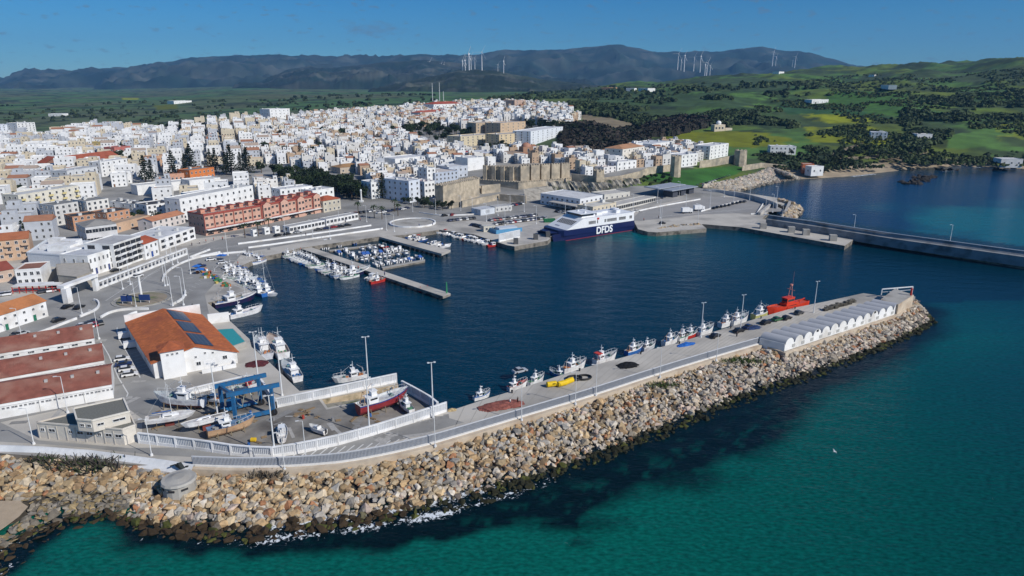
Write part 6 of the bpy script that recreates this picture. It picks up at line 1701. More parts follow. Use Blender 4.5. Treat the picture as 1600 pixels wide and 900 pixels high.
# ================================================================== BOATS
def hull_mb(L, B, H_, dr, bow=.25, deckdrop=.35, trans=.75):
    """lofted hull: mats 0 bottom, 1 topsides, 2 stripe, 3 deck"""
    mb = MB(); n = 13; rings = []
    for i in range(n):
        t = i / (n - 1); x = -L / 2 + L * t
        b = B / 2 * ((trans + (1 - trans) * math.sin(min(1, t / .45) * math.pi / 2)) if t < .45 else math.cos(((t - .45) / .55) ** 1.9 * math.pi / 2) ** .75)
        b = max(b, .03); sh = H_ * (1 + bow * 2.2 * max(0, t - .4) ** 1.6 + .10 * (1 - t) ** 2); rake = .10 * L * max(0, t - .8) / .2
        dk = sh - deckdrop
        k = dr * (1 - max(0, (t - .75) / .25) ** 2 * .9)
        pr = [(0, -k), (.5, -.75 * k), (.86, -.0), (.93, sh * .45), (1.0, sh * .80), (1.02, sh), (.93, sh + .02), (.92, dk), (0, dk + .05)]
        rings.append([(x + rake * max(0, z) / max(.1, sh), b * f, z) for f, z in pr])
    m = [0, 0, 1, 1, 2, 3, 3, 3]
    for side in (1, -1):
        vs = [(x, y * side, z) for r in rings for x, y, z in r]
        for i in range(n - 1):
            for j in range(8):
                a = i * 9 + j; f = (a, a + 9, a + 10, a + 1)
                mb.add([vs[q] for q in (f if side < 0 else f[::-1])], [(0, 1, 2, 3)], m[j])
        r = rings[0]; poly = [(x, y * side, z) for x, y, z in r[:6]] + [(r[0][0], 0, r[5][2])]
        mb.add(poly, [tuple(range(7)) if side > 0 else tuple(range(7))[::-1]], 1)
    return mb
def hull_parts(t, L, B, H_, dr, cols, **k):
    mb = hull_mb(L, B, H_, dr, **k); mb.build('hull', [cm(c, .45, var=.12, stain=tuple(q * .7 + .03 * (i == 0) for i, q in enumerate(c)), stain_scale=.7) for c in cols], t); return H_
def trawler(name, lab, L, hf=1.0, top=(.8,.8,.79), stripe=(.03,.08,.30), bottom=(.02,.03,.08), deck=(.42,.46,.48), cab=(.8,.8,.79), seed=0, group=None, awn=None, mastk=True):
    r = random.Random(seed); t = thing(name, lab, 'fishing boat', group=group); B = L * .31; H_ = (L * .105 + .2) * hf
    hull_parts(t, L, B, H_, L * .08, (bottom, top, stripe, deck), bow=.55, deckdrop=.55)
    cx = -L * .08 if seed % 2 else -L * .2; dk = H_ - .5; w = B * .52; cl = L * .2
    kz = min(1, .45 + L * .034); dz_ = dk; mb = MB(); mb.cbox(cx, 0, dk, cl, w, 2.1); mb.cbox(cx - .1, 0, dk + 2.103, cl + .8, w + .5, .14); mb.cbox(cx + .15 * cl, 0, dk + 2.25, cl * .55, w * .7, 1.3); mb.cbox(cx + .15 * cl, 0, dk + 3.56, cl * .7, w * .85, .1); mb.v = [(x, y, dz_ + (z - dz_) * kz) for x, y, z in mb.v]
    whs = mb.build('wheelhouse', cm(cab, .5), t)
    mb = MB(); mb.box(cx + cl * .5 + .01, cx + cl * .5 + .05, -w * .42, w * .42, dk + 1.2, dk + 1.8)
    for s in (-1, 1): mb.box(cx - cl * .35, cx + cl * .4, s * (w / 2 + .01) - .02, s * (w / 2 + .01) + .02, dk + 1.25, dk + 1.75)
    mb.box(cx + cl * .44, cx + cl * .47, -w * .3, w * .3, dk + 2.6, dk + 3.3)
    mb.v = [(x, y, dz_ + (z - dz_) * kz) for x, y, z in mb.v]
    mb.build('window', M_glass, whs)
    mb = MB(); mx = cx + cl * .1; mh = L * .42
    mb.cyl((mx, 0, dk + 3.6), (mx, 0, dk + 3.6 + mh * .55), .11, .05, n=6); mb.bar((mx, -w * .4, dk + 3.6 + mh * .3), (mx, w * .4, dk + 3.6 + mh * .3), .07, .07)
    mb.cbox(mx + .3, 0, dk + 3.7 + mh * .2, .7, .25, .2); mb.v = [(x, y, z - 3.6 * (1 - kz)) for x, y, z in mb.v]; mb.build('mast', M_pole, t)
    if mastk:
        mb = MB(); gx = -L * .40
        for s in (-1, 1): mb.cyl((gx, s * B * .33, dk), (gx + .4, s * B * .1, dk + mh * .62), .09, .07, n=6)
        mb.bar((gx + .4, -B * .14, dk + mh * .62), (gx + .4, B * .14, dk + mh * .62), .14, .14); mb.cyl((gx + .4, 0, dk + mh * .6), (gx + L * .22, 0, dk + mh * .95), .06, .04, n=5)
        mb.build('gantry', cm(r.choice(((.55,.55,.53), (.40,.44,.48), (.45,.28,.17))), .6, stain=(.30,.16,.09), stain_scale=1.5), t)
        mb = MB(); mb.cyl((L * .30, 0, dk), (L * .30, 0, dk + mh * .8), .07, .04, n=6); mb.cyl((L * .30, 0, dk + mh * .5), (L * .05, 0, dk + mh * .9), .04, .03, n=5); mb.build('derrick', M_pole, t)
    mb = MB(); mb.cyl((L * .22, -.5, dk + .5), (L * .22, .5, dk + .5), .35, n=10); mb.cbox(L * .22, 0, dk, .7, 1.3, .35); mb.build('winch', cm((.12,.22,.2)), t)
    mb = MB()
    for k in range(7):
        x, y = r.uniform(-L * .38, -L * .28) if k < 4 else r.uniform(L * .12, L * .35), r.uniform(-B * .25, B * .25) * (1 if k < 4 else .6); s = r.uniform(.3, .55); mb.cbox(x, y, dk + .05, s * 1.6, s, s)
    mb.bar((-L * .38, 0, dk + .12), (L * .35, 0, dk + .12), .12, .12)
    mb.build('deck_gear', cm(r.choice(((.05,.15,.35), (.5,.2,.08), (.1,.25,.15), (.35,.33,.3))), .8), t)
    if awn:
        mb = MB(); mb.cbox(-L * .32, 0, dk + 2.3, L * .2, B * .8, .12)
        for sx in (-.41, -.23):
            for s in (-1, 1): mb.cyl((L * sx, s * B * .36, dk), (L * sx, s * B * .36, dk + 2.3), .04, n=5)
        mb.build('awning', cm(awn, .8), t)
    mb = MB()
    for s in (-1, 1):
        pr = None
        for k in range(5):
            u = .12 + k * .085; x = L * u; tt = (u + .5); b = B / 2 * math.cos(((tt - .45) / .55) ** 1.9 * math.pi / 2) ** .75; zz = H_ * (1 + .55 * 2.2 * max(0, tt - .4) ** 1.6)
            q = Vector((x + .1 * L * max(0, tt - .8) / .2, s * b * .95, zz)); mb.bar(q, q + Vector((0, 0, .75)), .05, .05)
            if pr is not None: mb.bar(pr + Vector((0, 0, .75)), q + Vector((0, 0, .75)), .05, .05)
            pr = q
    mb.build('bow_rail', M_pole, t)
    return t
def motorboat(lab, L, top=(.8,.8,.79), cover=None, kind=0, group=None, name='motorboat', inner=(.6,.6,.58)):
    t = thing(name, lab, 'motorboat', group=group); B = L * .36; H_ = .85
    hull_parts(t, L, B, H_, .35, ((.05,.05,.07), top, top, inner), bow=.3, deckdrop=.3)
    if kind == 0:   # cuddy with windscreen
        mb = MB(); mb.add([(-.1 * L, -B * .36, H_ - .2), (L * .3, -B * .22, H_ - .1), (L * .3, B * .22, H_ - .1), (-.1 * L, B * .36, H_ - .2), (-.1 * L, -B * .32, H_ + .5), (L * .18, -B * .18, H_ + .4), (L * .18, B * .18, H_ + .4), (-.1 * L, B * .32, H_ + .5)],
              [(4, 5, 6, 7), (0, 1, 5, 4), (1, 2, 6, 5), (2, 3, 7, 6), (3, 0, 4, 7)]); cbn = mb.build('cabin', cm((.8,.8,.79), .3), t)
        mb = MB(); mb.add([(-.02 * L, -B * .3, H_ + .46), (-.02 * L, B * .3, H_ + .46), (-.12 * L, B * .28, H_ + 1.0), (-.12 * L, -B * .28, H_ + 1.0)], [(0, 1, 2, 3), (3, 2, 1, 0)]); mb.build('windscreen', M_glass, cbn)
    elif kind == 1:  # small wheelhouse
        mb = MB(); mb.cbox(-.02 * L, 0, H_ - .3, L * .24, B * .55, 1.4); mb.cbox(-.02 * L, 0, H_ + 1.11, L * .29, B * .65, .1); mb.build('cabin', cm((.8,.8,.79), .4), t)
        mb = MB(); mb.box(.101 * L, .11 * L, -B * .24, B * .24, H_ + .4, H_ + .95)
        for s in (-1, 1): mb.box(-.1 * L, .08 * L, s * B * .28 - .015, s * B * .28 + .015, H_ + .4, H_ + .9)
        mb.build('window', M_glass, t)
    else:
        mb = MB(); mb.cbox(0, 0, H_ - .3, .8, .8, 1.1); mb.cbox(-L * .2, 0, H_ - .3, .5, B * .6, .5); mb.build('console', cm((.75,.75,.73)), t)
        mb = MB(); mb.cbox(-.05 * L, 0, H_ + 1.6, L * .28, B * .6, .06)
        for sx in (-.17, .07):
            for s in (-1, 1): mb.cyl((L * sx, s * B * .27, H_ - .2), (L * sx, s * B * .27, H_ + 1.6), .03, n=5)
        mb.build('canopy', cm(cover or (.7,.7,.7), .8), t)
    if cover and kind == 0:
        mb = MB(); mb.add([(-.45 * L, -B * .38, H_), (-.12 * L, -B * .3, H_ + .95), (-.12 * L, B * .3, H_ + .95), (-.45 * L, B * .38, H_), (-.12 * L, -B * .44, H_), (-.12 * L, B * .44, H_)], [(0, 1, 2, 3), (0, 4, 1), (3, 2, 5)]); mb.build('cover', cm(cover, .85), t)
    mb = MB(); mb.cbox(-L * .52, 0, .35, .5, .35, .75); mb.cbox(-L * .52, 0, -.4, .2, .12, .8); mb.build('outboard', cm((.04,.04,.045), .4), t)
    return t
def sailboat(lab, L, top=(.8,.8,.79), keel=False, mast=True, group=None, mh=1.25):
    t = thing('sailboat', lab, 'sailing boat', group=group); B = L * .3; H_ = 1.0
    hull_parts(t, L, B, H_, .45, ((.05,.06,.1) if not keel else (.7,.69,.66), top, top, (.68,.67,.64)), bow=.2, deckdrop=.08)
    mb = MB(); mb.add([(-.12 * L, -B * .26, H_ - .1), (L * .24, -B * .14, H_), (L * .24, B * .14, H_), (-.12 * L, B * .26, H_ - .1), (-.12 * L, -B * .22, H_ + .5), (L * .16, -B * .1, H_ + .4), (L * .16, B * .1, H_ + .4), (-.12 * L, B * .22, H_ + .5)],
        [(4, 5, 6, 7), (0, 1, 5, 4), (1, 2, 6, 5), (2, 3, 7, 6), (3, 0, 4, 7)]); mb.build('cabin', cm((.8,.8,.79), .3), t)
    mb = MB()
    for s in (-1, 1): mb.box(-.08 * L, .08 * L, s * B * .235 - .02, s * B * .235 + .02, H_ + .12, H_ + .3)
    mb.build('window', M_glass, t)
    mb = MB(); mb.cbox(-.30 * L, 0, H_ - .02, L * .22, B * .4, .1); mb.build('cockpit', cm((.3,.28,.25)), t)
    if keel: mb = MB(); mb.prism([(-.1 * L, -.12), (.1 * L, -.12), (.1 * L, .12), (-.1 * L, .12)], -1.9, -.3); mb.build('keel', cm((.2,.05,.04)), t)
    if mast:
        mb = MB(); mb.cyl((L * .08, 0, H_), (L * .08, 0, H_ + L * mh), .09, .05, n=6); mb.bar((L * .08, -B * .3, H_ + L * mh * .6), (L * .08, B * .3, H_ + L * mh * .6), .05, .05)
        mb.cyl((L * .08, 0, H_ + L * mh), (L * .5, 0, H_ + .2), .015, n=3); mb.cyl((L * .08, 0, H_ + L * mh), (-L * .48, 0, H_ + .2), .015, n=3); mb.build('mast', M_pole, t)
        mb = MB(); mb.cyl((L * .07, 0, H_ + 1.2), (-L * .34, 0, H_ + 1.2), .16, .12, n=7); mb.build('boom', cm((.05,.12,.3), .8), t)
    return t
def at_px(t, stern, bow, z=0.0, tilt=None):
    a = P(*stern, z); b = P(*bow, z); c_ = (a + b) / 2; t.location = (c_.x, c_.y, z); t.rotation_euler = (*(tilt or (0, 0)), ang(b - a)); return t
def len_px(a, b, z=0.0): return (P(*b, z) - P(*a, z)).length
W8, NAVY, BLU, REDC, GRN = (.8,.8,.79), (.015,.02,.07), (.03,.14,.42), (.5,.04,.03), (.03,.2,.12)
# --- named boats: stern px, bow px
SINGLE = [
 ('fishing_boat','big fishing boat with purple-navy hull moored at the quay corner',(334,481),(396,467),dict(top=NAVY,stripe=W8,bottom=(.12,.02,.05),deck=(.5,.5,.5),seed=1),0),
 ('patrol_boat','white pilot boat lying off the quay south of the purple-hulled trawler',(358,498),(407,486),dict(top=W8,stripe=W8,bottom=(.3,.3,.35),deck=(.7,.7,.7),seed=2,mastk=False),0),
 ('fishing_boat','white and navy fishing boat at the quay below the turquoise roof, left one',(419,562),(404,537),dict(top=(.6,.62,.66),stripe=W8,bottom=NAVY,seed=3),0),
 ('fishing_boat','white fishing boat with rusty deck at the quay below the turquoise roof, right one',(444,561),(424,535),dict(top=W8,stripe=W8,bottom=(.3,.05,.04),deck=(.45,.38,.33),seed=4,mastk=False),0),
 ('fishing_boat','white boat with open stern moored just north of the slip wall corner',(466,597),(446,573),dict(top=W8,stripe=W8,bottom=(.2,.2,.2),seed=6,mastk=False),0),
 ('fishing_boat','small white trawler moored outside the slipway wall',(574,588),(524,598),dict(top=W8,stripe=W8,bottom=NAVY,seed=7),0),
 ('fishing_boat','white boat with a tall thin mast beside the blue-hulled boat at the fishing quay',(424,461),(402,452),dict(top=W8,stripe=W8,bottom=NAVY,seed=8,mastk=False),0),
 ('fishing_boat','bright blue hulled boat moored at the fishing quay corner',(414,464),(392,455),dict(top=BLU,stripe=W8,bottom=NAVY,seed=9,mastk=False),0),
 ('fishing_boat','small blue and white boat at the mole, nearest the boatyard corner',(742,630),(768,622),dict(top=W8,stripe=BLU,bottom=NAVY,seed=11),0),
 ('fishing_boat','white boat with red deck gear beside the silver car on the mole',(796,616),(826,606),dict(top=W8,stripe=W8,bottom=NAVY,deck=(.5,.1,.08),seed=12,mastk=False),0),
 ('fishing_boat','white boat with an A-frame mast beside the silver car on the mole',(828,608),(852,597),dict(top=(.75,.78,.8),stripe=W8,bottom=NAVY,seed=13),0),
 ('fishing_boat','blue and white boat beside the yellow buoys on the mole',(884,594),(862,588),dict(top=BLU,stripe=W8,bottom=NAVY,deck=(.6,.65,.7),seed=14,mastk=False),0),
 ('fishing_boat','large white trawler with a raised bow rail beside the black hose rings',(880,588),(917,576),dict(top=W8,stripe=W8,bottom=NAVY,seed=15),0),
 ('fishing_boat','white boat with red awning left of the black net heap on the mole',(930,575),(965,563),dict(top=W8,stripe=W8,bottom=(.3,.04,.04),seed=16,awn=(.55,.06,.05),mastk=False),0),
 ('fishing_boat','blue and white trawler with tall aerials right of the black net heap',(980,560),(1006,550),dict(top=BLU,stripe=W8,bottom=NAVY,seed=17),0),
 ('fishing_boat','small grey boat with a bent crane on the mole',(1006,553),(1026,545),dict(top=(.5,.52,.55),stripe=W8,bottom=NAVY,seed=18),0),
 ('fishing_boat','white boat beside the blue nets on the mole',(1038,545),(1062,535),dict(top=W8,stripe=W8,bottom=NAVY,seed=19),0),
 ('fishing_boat','green trimmed white boat beside the blue nets on the mole',(1060,538),(1084,528),dict(top=W8,stripe=GRN,bottom=NAVY,seed=20),0),
 ('fishing_boat','dark red boat moored behind the tall thin mast on the mole',(1072,534),(1092,526),dict(top=REDC,stripe=W8,bottom=NAVY,seed=21,mastk=False),0),
 ('fishing_boat','white boat under the tall thin mast on the mole',(1092,530),(1116,520),dict(top=W8,stripe=W8,bottom=NAVY,seed=22),0),
 ('fishing_boat','white fishing boat with grey nets near the parked cars on the mole',(1126,516),(1150,507),dict(top=W8,stripe=W8,bottom=(.2,.05,.04),seed=23),0),
 ('fishing_boat','white trawler with a very tall mast near the parked cars on the mole',(1144,513),(1170,503),dict(top=W8,stripe=W8,bottom=NAVY,seed=24),0),
 ('fishing_boat','yellow and green decked boat just left of the red rescue ship',(1178,503),(1204,494),dict(top=(.5,.5,.2),stripe=W8,bottom=NAVY,seed=25),0),
]
for nm, lb, s_, b_, kw, z in SINGLE:
    if kw['seed'] > 10:   # moored against the high quay of the mole
        s_, b_ = (s_[0] - 3, s_[1] - 3.5), (b_[0] - 3, b_[1] - 3.5); L = len_px(s_, b_, z) * .92; at_px(trawler(nm, lb, L, hf=1.5, **kw), s_, b_, z); continue
    L = len_px(s_, b_, z); at_px(trawler(nm, lb, L, **kw), s_, b_, z)
# boats standing in the yard
YD = [
 ('fishing_boat','big white trawler on the hard stand left of the blue travel lift',(320,640),(250,634),dict(top=(.72,.74,.76),stripe=W8,bottom=(.16,.03,.03),seed=31),1.6,QZ),
 ('fishing_boat','small white boat between the big trawler and the travel lift',(345,634),(314,630),dict(top=(.5,.52,.55),stripe=W8,bottom=(.05,.06,.08),seed=32,mastk=False),1.2,QZ),
 ('fishing_boat','red hulled trawler with a navy stripe standing in the dry dock',(560,652),(632,628),dict(top=(.28,.035,.04),stripe=(.03,.05,.20),bottom=(.24,.03,.035),deck=(.6,.62,.62),seed=34),1.6,QZ),
 ('fishing_boat','wooden tan hulled boat with blue deck gear beside the travel lift',(325,686),(394,668),dict(top=(.52,.34,.2),stripe=(.45,.28,.16),bottom=(.5,.33,.2),deck=(.12,.2,.32),seed=35,mastk=False),1.1,QZ),
 ('fishing_boat','dark hulled boat with a red cabin hanging in the travel lift',(402,612),(362,624),dict(top=(.75,.75,.75),stripe=W8,bottom=(.05,.04,.05),cab=(.40,.04,.05),seed=36,mastk=False),1.8,QZ),
 ('fishing_boat','small white cabin boat against the grey panel wall of the yard',(644,650),(626,634),dict(top=W8,stripe=W8,bottom=(.3,.3,.35),seed=37,mastk=False),.8,QZ),
]
for nm, lb, s_, b_, kw, dz, z in YD:
    L = len_px(s_, b_, z); t = trawler(nm, lb, L, **kw); at_px(t, s_, b_, z); t.location.z = z + dz
    mb = MB()
    for x in (-.3, 0, .3):
        for s in (-1, 1): mb.bar((x * L, s * L * .16, -dz), (x * L, s * L * .12, .3), .15, .15)
        mb.cbox(x * L, 0, -dz, .6, .6, dz - L * .06)
    mb.build('prop', cm((.2,.16,.1)), t)
for lb, s_, b_, mst in (('long white sailing yacht hull on the hard stand, left one beside the wall',(228,672),(303,660),True), ('white sailing yacht hull leaning on the hard stand, right one near the lift',(356,663),(290,680),False)):
    L = len_px(s_, b_, QZ); t = sailboat(lb, L * .96, keel=True, mast=mst, mh=.85); at_px(t, s_, b_, QZ, tilt=(.12, 0)); t.location.z = QZ + 1.9
    mb = MB()
    for x in (-.25, .2):
        for s in (-1, 1): mb.bar((x * L, s * L * .17, -1.9), (x * L, s * L * .12, .2), .1, .1)
    mb.build('prop', cm((.2,.16,.1)), t)
for lb, s_, b_, k, c_ in (('small white motorboat with blue cockpit standing near the yard lamp',(441,694),(442,672),2,(.75,.78,.8)), ('small white motorboat alone in the middle of the yard',(509,681),(486,672),0,None)):
    t = motorboat(lb, len_px(s_, b_, QZ), kind=k, cover=c_); at_px(t, s_, b_, QZ); t.location.z = QZ + .5
    mb = MB(); mb.cbox(-1, 0, -.5, .4, 1.2, .3); mb.cbox(1, 0, -.5, .4, 1.2, .3); mb.build('trestle', cm((.25,.2,.14)), t)
t = sailboat('white sailing boat with a tall mast at the end of the fishing boat row', 11, mh=1.5); at_px(t, (400,459), (426,462), 0)
# rows of moored craft
TB = [trawler('fishing_boat', 'x', 10.5, top=c1, stripe=c2, bottom=c3, deck=c4, seed=50 + k, awn=aw, mastk=k % 2 == 0) for k, (c1, c2, c3, c4, aw) in enumerate((
     (W8, W8, NAVY, (.5,.52,.55), None), (W8, BLU, NAVY, (.4,.45,.5), (.04,.12,.35)), (BLU, W8, NAVY, (.55,.6,.62), None), (W8, GRN, NAVY, (.4,.42,.4), None), ((.7,.74,.78), W8, (.2,.03,.03), (.6,.6,.58), (.6,.6,.6))))]
TBN = ['plain white fishing boat', 'blue-striped boat with awning', 'blue hulled fishing boat', 'white boat with green stripe', 'pale boat with grey awning']
MBT = [motorboat('x', 6.2, top=c1, cover=c2, kind=k) for c1, c2, k in ((W8, None, 0), (W8, (.04,.12,.38), 0), (W8, None, 1), (W8, (.6,.6,.58), 2), ((.03,.10,.30), None, 0), (W8, (.5,.05,.04), 2), ((.45,.04,.03), None, 0), ((.72,.74,.76), None, 1))]
MBN = ['white cuddy motorboat', 'blue-covered white motorboat', 'white wheelhouse motorboat', 'pale-canopied motorboat', 'navy blue motorboat', 'red-canopied motorboat', 'red motorboat', 'grey-white wheelhouse motorboat']
bl = []
def row(protos, names, a, b, n, head, where, grp, weights=None, sc=(.85, 1.1), z=0.0, skip=0, order=1, seed=1):
    """craft moored side by side from pixel a to b; head = heading relative to the row line"""
    r = random.Random(seed); A_ = P(*a, z); B_ = P(*b, z); rz = ang(B_ - A_)
    for k in range(n):
        if r.random() < skip: continue
        q = A_.lerp(B_, (k + .5) / n); i = r.choices(range(len(protos)), weights)[0]
        h_ = head + (math.pi if r.random() < .15 else 0)
        o = place(protos[i], (q.x + r.uniform(-.3, .3), q.y + r.uniform(-.5, .5), z - .03), rz + h_ + r.uniform(-.06, .06), group=grp, scale=r.uniform(*sc))
        bl.append((f'{names[i]} {where}', proj(q.x, q.y, 0)[0] * order, o))
hp = math.pi / 2
row(TB, TBN, (453,400), (497,418), 11, -hp, 'in the long pier upper group', 'fishing boats along the long pier', seed=2, sc=(.72,.9))
row(TB, TBN, (504,420), (548,436), 8, -hp, 'in the long pier lower group', 'fishing boats along the long pier', seed=3, sc=(.8,1.0))
row(TB, TBN, (346,428), (372,440), 5, -hp + .2, 'mid fishing quay', 'fishing boats at the fishing quay', seed=4, sc=(.85,1.1))
row(TB, TBN, (372,436), (402,456), 6, -hp + .3, 'at lower fishing quay', 'fishing boats at the fishing quay', seed=5, sc=(.9,1.15))
row(TB, TBN, (378,405), (404,412), 6, -hp + .2, 'at the basin head', 'fishing boats at the basin head', seed=6, sc=(.75,.95))
row(TB, TBN, (355,422), (384,434), 4, -hp + .2, 'double-banked at fishing quay', 'fishing boats at the fishing quay', seed=14, sc=(.75,.95))
PON = [((514,384),(585,373),7),((548,401),(612,390),8),((574,412),(640,399),8)]
wts = [6, 3, 5, 2, 2, 1, 1, 2]
row(MBT, MBN, (500,389), (560,380), 10, hp, 'beyond the innermost pontoon', 'motorboats on the marina pontoons', wts, seed=7, skip=.3)
row(MBT, MBN, (505,381), (582,371), 11, hp, 'at the marina shore quay', 'motorboats on the marina pontoons', wts, seed=8, skip=.15)
row(MBT, MBN, (525,396), (600,386), 12, -hp, 'before the innermost pontoon', 'motorboats on the marina pontoons', wts, seed=9, skip=.3)
row(MBT, MBN, (548,402), (628,390), 12, hp, 'beyond the middle pontoon', 'motorboats on the marina pontoons', wts, seed=10, skip=.3, sc=(.95,1.25))
row(MBT, MBN, (562,408), (645,396), 12, -hp, 'before the middle pontoon', 'motorboats on the marina pontoons', wts, seed=11, skip=.3)
row(MBT, MBN, (585,415), (658,403), 12, hp, 'at the outer pontoon', 'motorboats on the marina pontoons', wts, seed=12, skip=.3, sc=(.8,1.1))
row(MBT, MBN, (632,369), (712,391), 12, hp, 'right of the short pier', 'motorboats by the short pier', wts, seed=13, skip=.15, sc=(.9,1.2))
row(MBT, MBN, (690,364), (764,382), 17, -hp, 'at the small craft quay', 'motorboats at the small craft quay', wts, seed=15, sc=(1.0,1.25))
uniquify(bl)
L = len_px((545,436), (573,424)); at_px(trawler('fishing_boat', 'white fishing boat with navy bottom and long bow at the end of the pier row', L, bottom=NAVY, top=NAVY, stripe=W8, seed=60, mastk=False), (540,434), (575,424))
at_px(motorboat('white cabin boat moored behind the red work boat at the long pier', 9, kind=1), (574,438), (590,431))
at_px(trawler('work_boat', 'low red and white work boat at the long pier', len_px((578,444), (604,438)), top=REDC, stripe=REDC, bottom=REDC, deck=(.5,.2,.15), seed=61, mastk=False), (578,444), (604,438))
at_px(motorboat('bright red rescue launch at the end of the small craft quay', 8, top=REDC, kind=1, inner=REDC), (762,386), (780,383))
for k, (x, y, s) in enumerate(((657,456,1.1), (668,454,1.6))):
    mb = MB(); mb.dome((0, 0, .2), .6 * s, 10, 8, full=True); mb.cyl((0, 0, .5), (0, 0, 2.4), .08); tag(mb.build('buoy', cm(REDC), loc=tuple(P(x, y, 0))), ('smaller left' if k == 0 else 'larger right') + ' red buoy floating beside the long pier', 'buoy')
# --- piers
def pier(lab, pts, zt=1.6, name='pier', ribs=0, facem=None, deckm=None):
    q = [P(a_, b_, zt) for a_, b_ in pts]; o_ = q[0]; t = thing(name, lab, 'pier', (o_.x, o_.y, 0))
    mb = MB(); mb.prism([(p.x - o_.x, p.y - o_.y) for p in q], zt - .9, zt - .004, 0); mb.build('beam', facem or M_face, t)
    mb = MB(); mb.prism([(p.x - o_.x, p.y - o_.y) for p in q], zt - .003, zt + .15, 0); mb.build('deck', deckm or M_quay, t)
    n = 14; a0, a1, b1, b0 = q[0], q[1], q[2], q[3]
    for i in range(n):
        for f in (.15, .85):
            u = a0.lerp(a1, (i + .5) / n).lerp(b0.lerp(b1, (i + .5) / n), f) - o_; mb = MB(); mb.cyl((u.x, u.y, -2), (u.x, u.y, zt - .9), .45); mb.build('pile', M_face, t)
    return t
pier('long concrete pier on piles reaching out into the harbour', [(466,387.5),(692,463.5),(704,459),(478,384)])
pier('short wide concrete pier with pale edge in the marina', [(590,369.5),(690,397),(704,391),(602,366)], zt=2.0, facem=M_conc)
pier('narrow outer pontoon closing the marina', [(598,420),(664,407.5),(664,405.5),(596,417.5)], zt=.8, name='pontoon', deckm=M_conc)
pier('narrow middle pontoon among the motorboats', [(556,406),(640,394),(640,392.5),(555,404)], zt=.6, name='pontoon', deckm=M_conc)
pier('narrow inner pontoon among the motorboats', [(515,392.5),(588,383),(588,381.8),(514,391)], zt=.6, name='pontoon', deckm=M_conc)
mb = MB(); mb.cyl((0, 0, 0), (0, 0, 4.5), .3, .2); tag(mb.build('beacon', cm((.05,.3,.12)), loc=tuple(P(698,458,1.8))), 'small green beacon at the end of the long pier', 'beacon')
mb = MB(); mb.cyl((0, 0, 0), (0, 0, 2.4), .38, .28); mb.cyl((0, 0, 2.4), (0, 0, 2.6), .5); mb.cyl((0, 0, 2.6), (0, 0, 3.1), .2); tag(mb.build('beacon', cm(REDC), loc=tuple(P(1423,462,5.9))), 'red harbour light on the corner of the mole head', 'beacon')
# --- red rescue ship
t = thing('rescue_ship', 'bright orange-red rescue ship moored near the tip of the mole', 'rescue ship'); OR = (.62,.05,.02)
s_, b_ = (1258,480), (1202,494); L = len_px(s_, b_) ; at_px(t, s_, b_)
hull_parts(t, L, L * .20, 2.7, .9, (OR, OR, OR, (.55,.08,.04)), bow=.45, deckdrop=.4)
mb = MB(); mb.cbox(-L * .02, 0, 2.5, L * .34, L * .15, 1.2); mb.cbox(L * .02, 0, 3.702, L * .2, L * .12, 1.8); mb.cbox(L * .02, 0, 5.505, L * .22, L * .13, .15); mb.build('superstructure', cm(OR, .4), t)
mb = MB(); mb.box(L * .121, L * .125, -L * .05, L * .05, 4.3, 5.1)
for s in (-1, 1): mb.box(-L * .07, L * .1, s * L * .061 - .02, s * L * .061 + .02, 4.3, 5.1); mb.box(-L * .12, L * .12, s * L * .0755 - .02, s * L * .0755 + .02, 2.4, 2.9)
mb.build('window', M_glass, t)
mb = MB()
for s in (-1, 1): mb.bar((-.5, s * .8, 5.6), (-.3, s * .3, 10), .15, .15)
mb.bar((-.4, -1.6, 8.4), (-.4, 1.6, 8.4), .15, .15); mb.cbox(-.4, 0, 9.9, .8, .8, .5); mb.cyl((-1, 0, 5.6), (-1.2, 0, 15), .05, .03, n=4); mb.build('mast', cm((.6,.25,.2)), t)
mb = MB(); mb.cyl((-L * .3, 0, 1.6), (-L * .3, 0, 3.2), .4); mb.bar((-L * .3, 0, 3.1), (-L * .45, 0, 3.8), .3, .3); mb.build('crane', cm(OR), t)
mb = MB()
for k in range(5): mb.cbox(-L * .2 + k * 1.6, -L * .078, 1.9, .9, .05, .7, 0)
mb.build('white_marks', cm(W8), t)
# --- ferry
A_ = P(868,379,0); B_ = P(991,359.5,0); d = (B_ - A_); Lf = d.length; Bm = 17.0
t = thing('ferry', 'navy and white catamaran ferry with big white DFDS lettering on its side', 'ferry', tuple(A_), ang(d))   # x runs from bow (0) to stern (Lf), y from the visible side inwards
NV_ = cm((.012,.02,.085), .3); WH = cm((.78,.79,.80), .35)
def fhull(y0, y1):
    mb = MB(); n = 8; rings = []
    for i in range(n + 1):
        u = i / n; x = Lf * (.0 + 1.0 * u); b = (y1 - y0) / 2 * min(1, (u / .22) ** .6 + .04); c_ = (y0 + y1) / 2; top = 3.4 + .9 * min(1, u * 3)
        rings.append([(x + 0.6, c_ - b * .7, -1), (x - (.8 if u == 0 else 0), c_ - b, top), (x - (.8 if u == 0 else 0), c_ + b, top), (x + .6, c_ + b * .7, -1)])
    vs = [v for r_ in rings for v in r_]
    for i in range(n):
        for j in range(3):
            a = i * 4 + j; mb.add([vs[a], vs[a + 4], vs[a + 5], vs[a + 1]], [(0, 1, 2, 3)])
    mb.add(rings[0], [(0, 3, 2, 1)]); mb.add(rings[-1], [(0, 1, 2, 3)])
    mb.build('hull', NV_, t)
    mb = MB(); mb.box(Lf * .12, Lf * .995, y0 - .03, y0 + .1, .05, .22); mb.build('waterline_stripe', cm((.35,.03,.04)), t)
fhull(0, 4.6); fhull(Bm - 4.6, Bm)
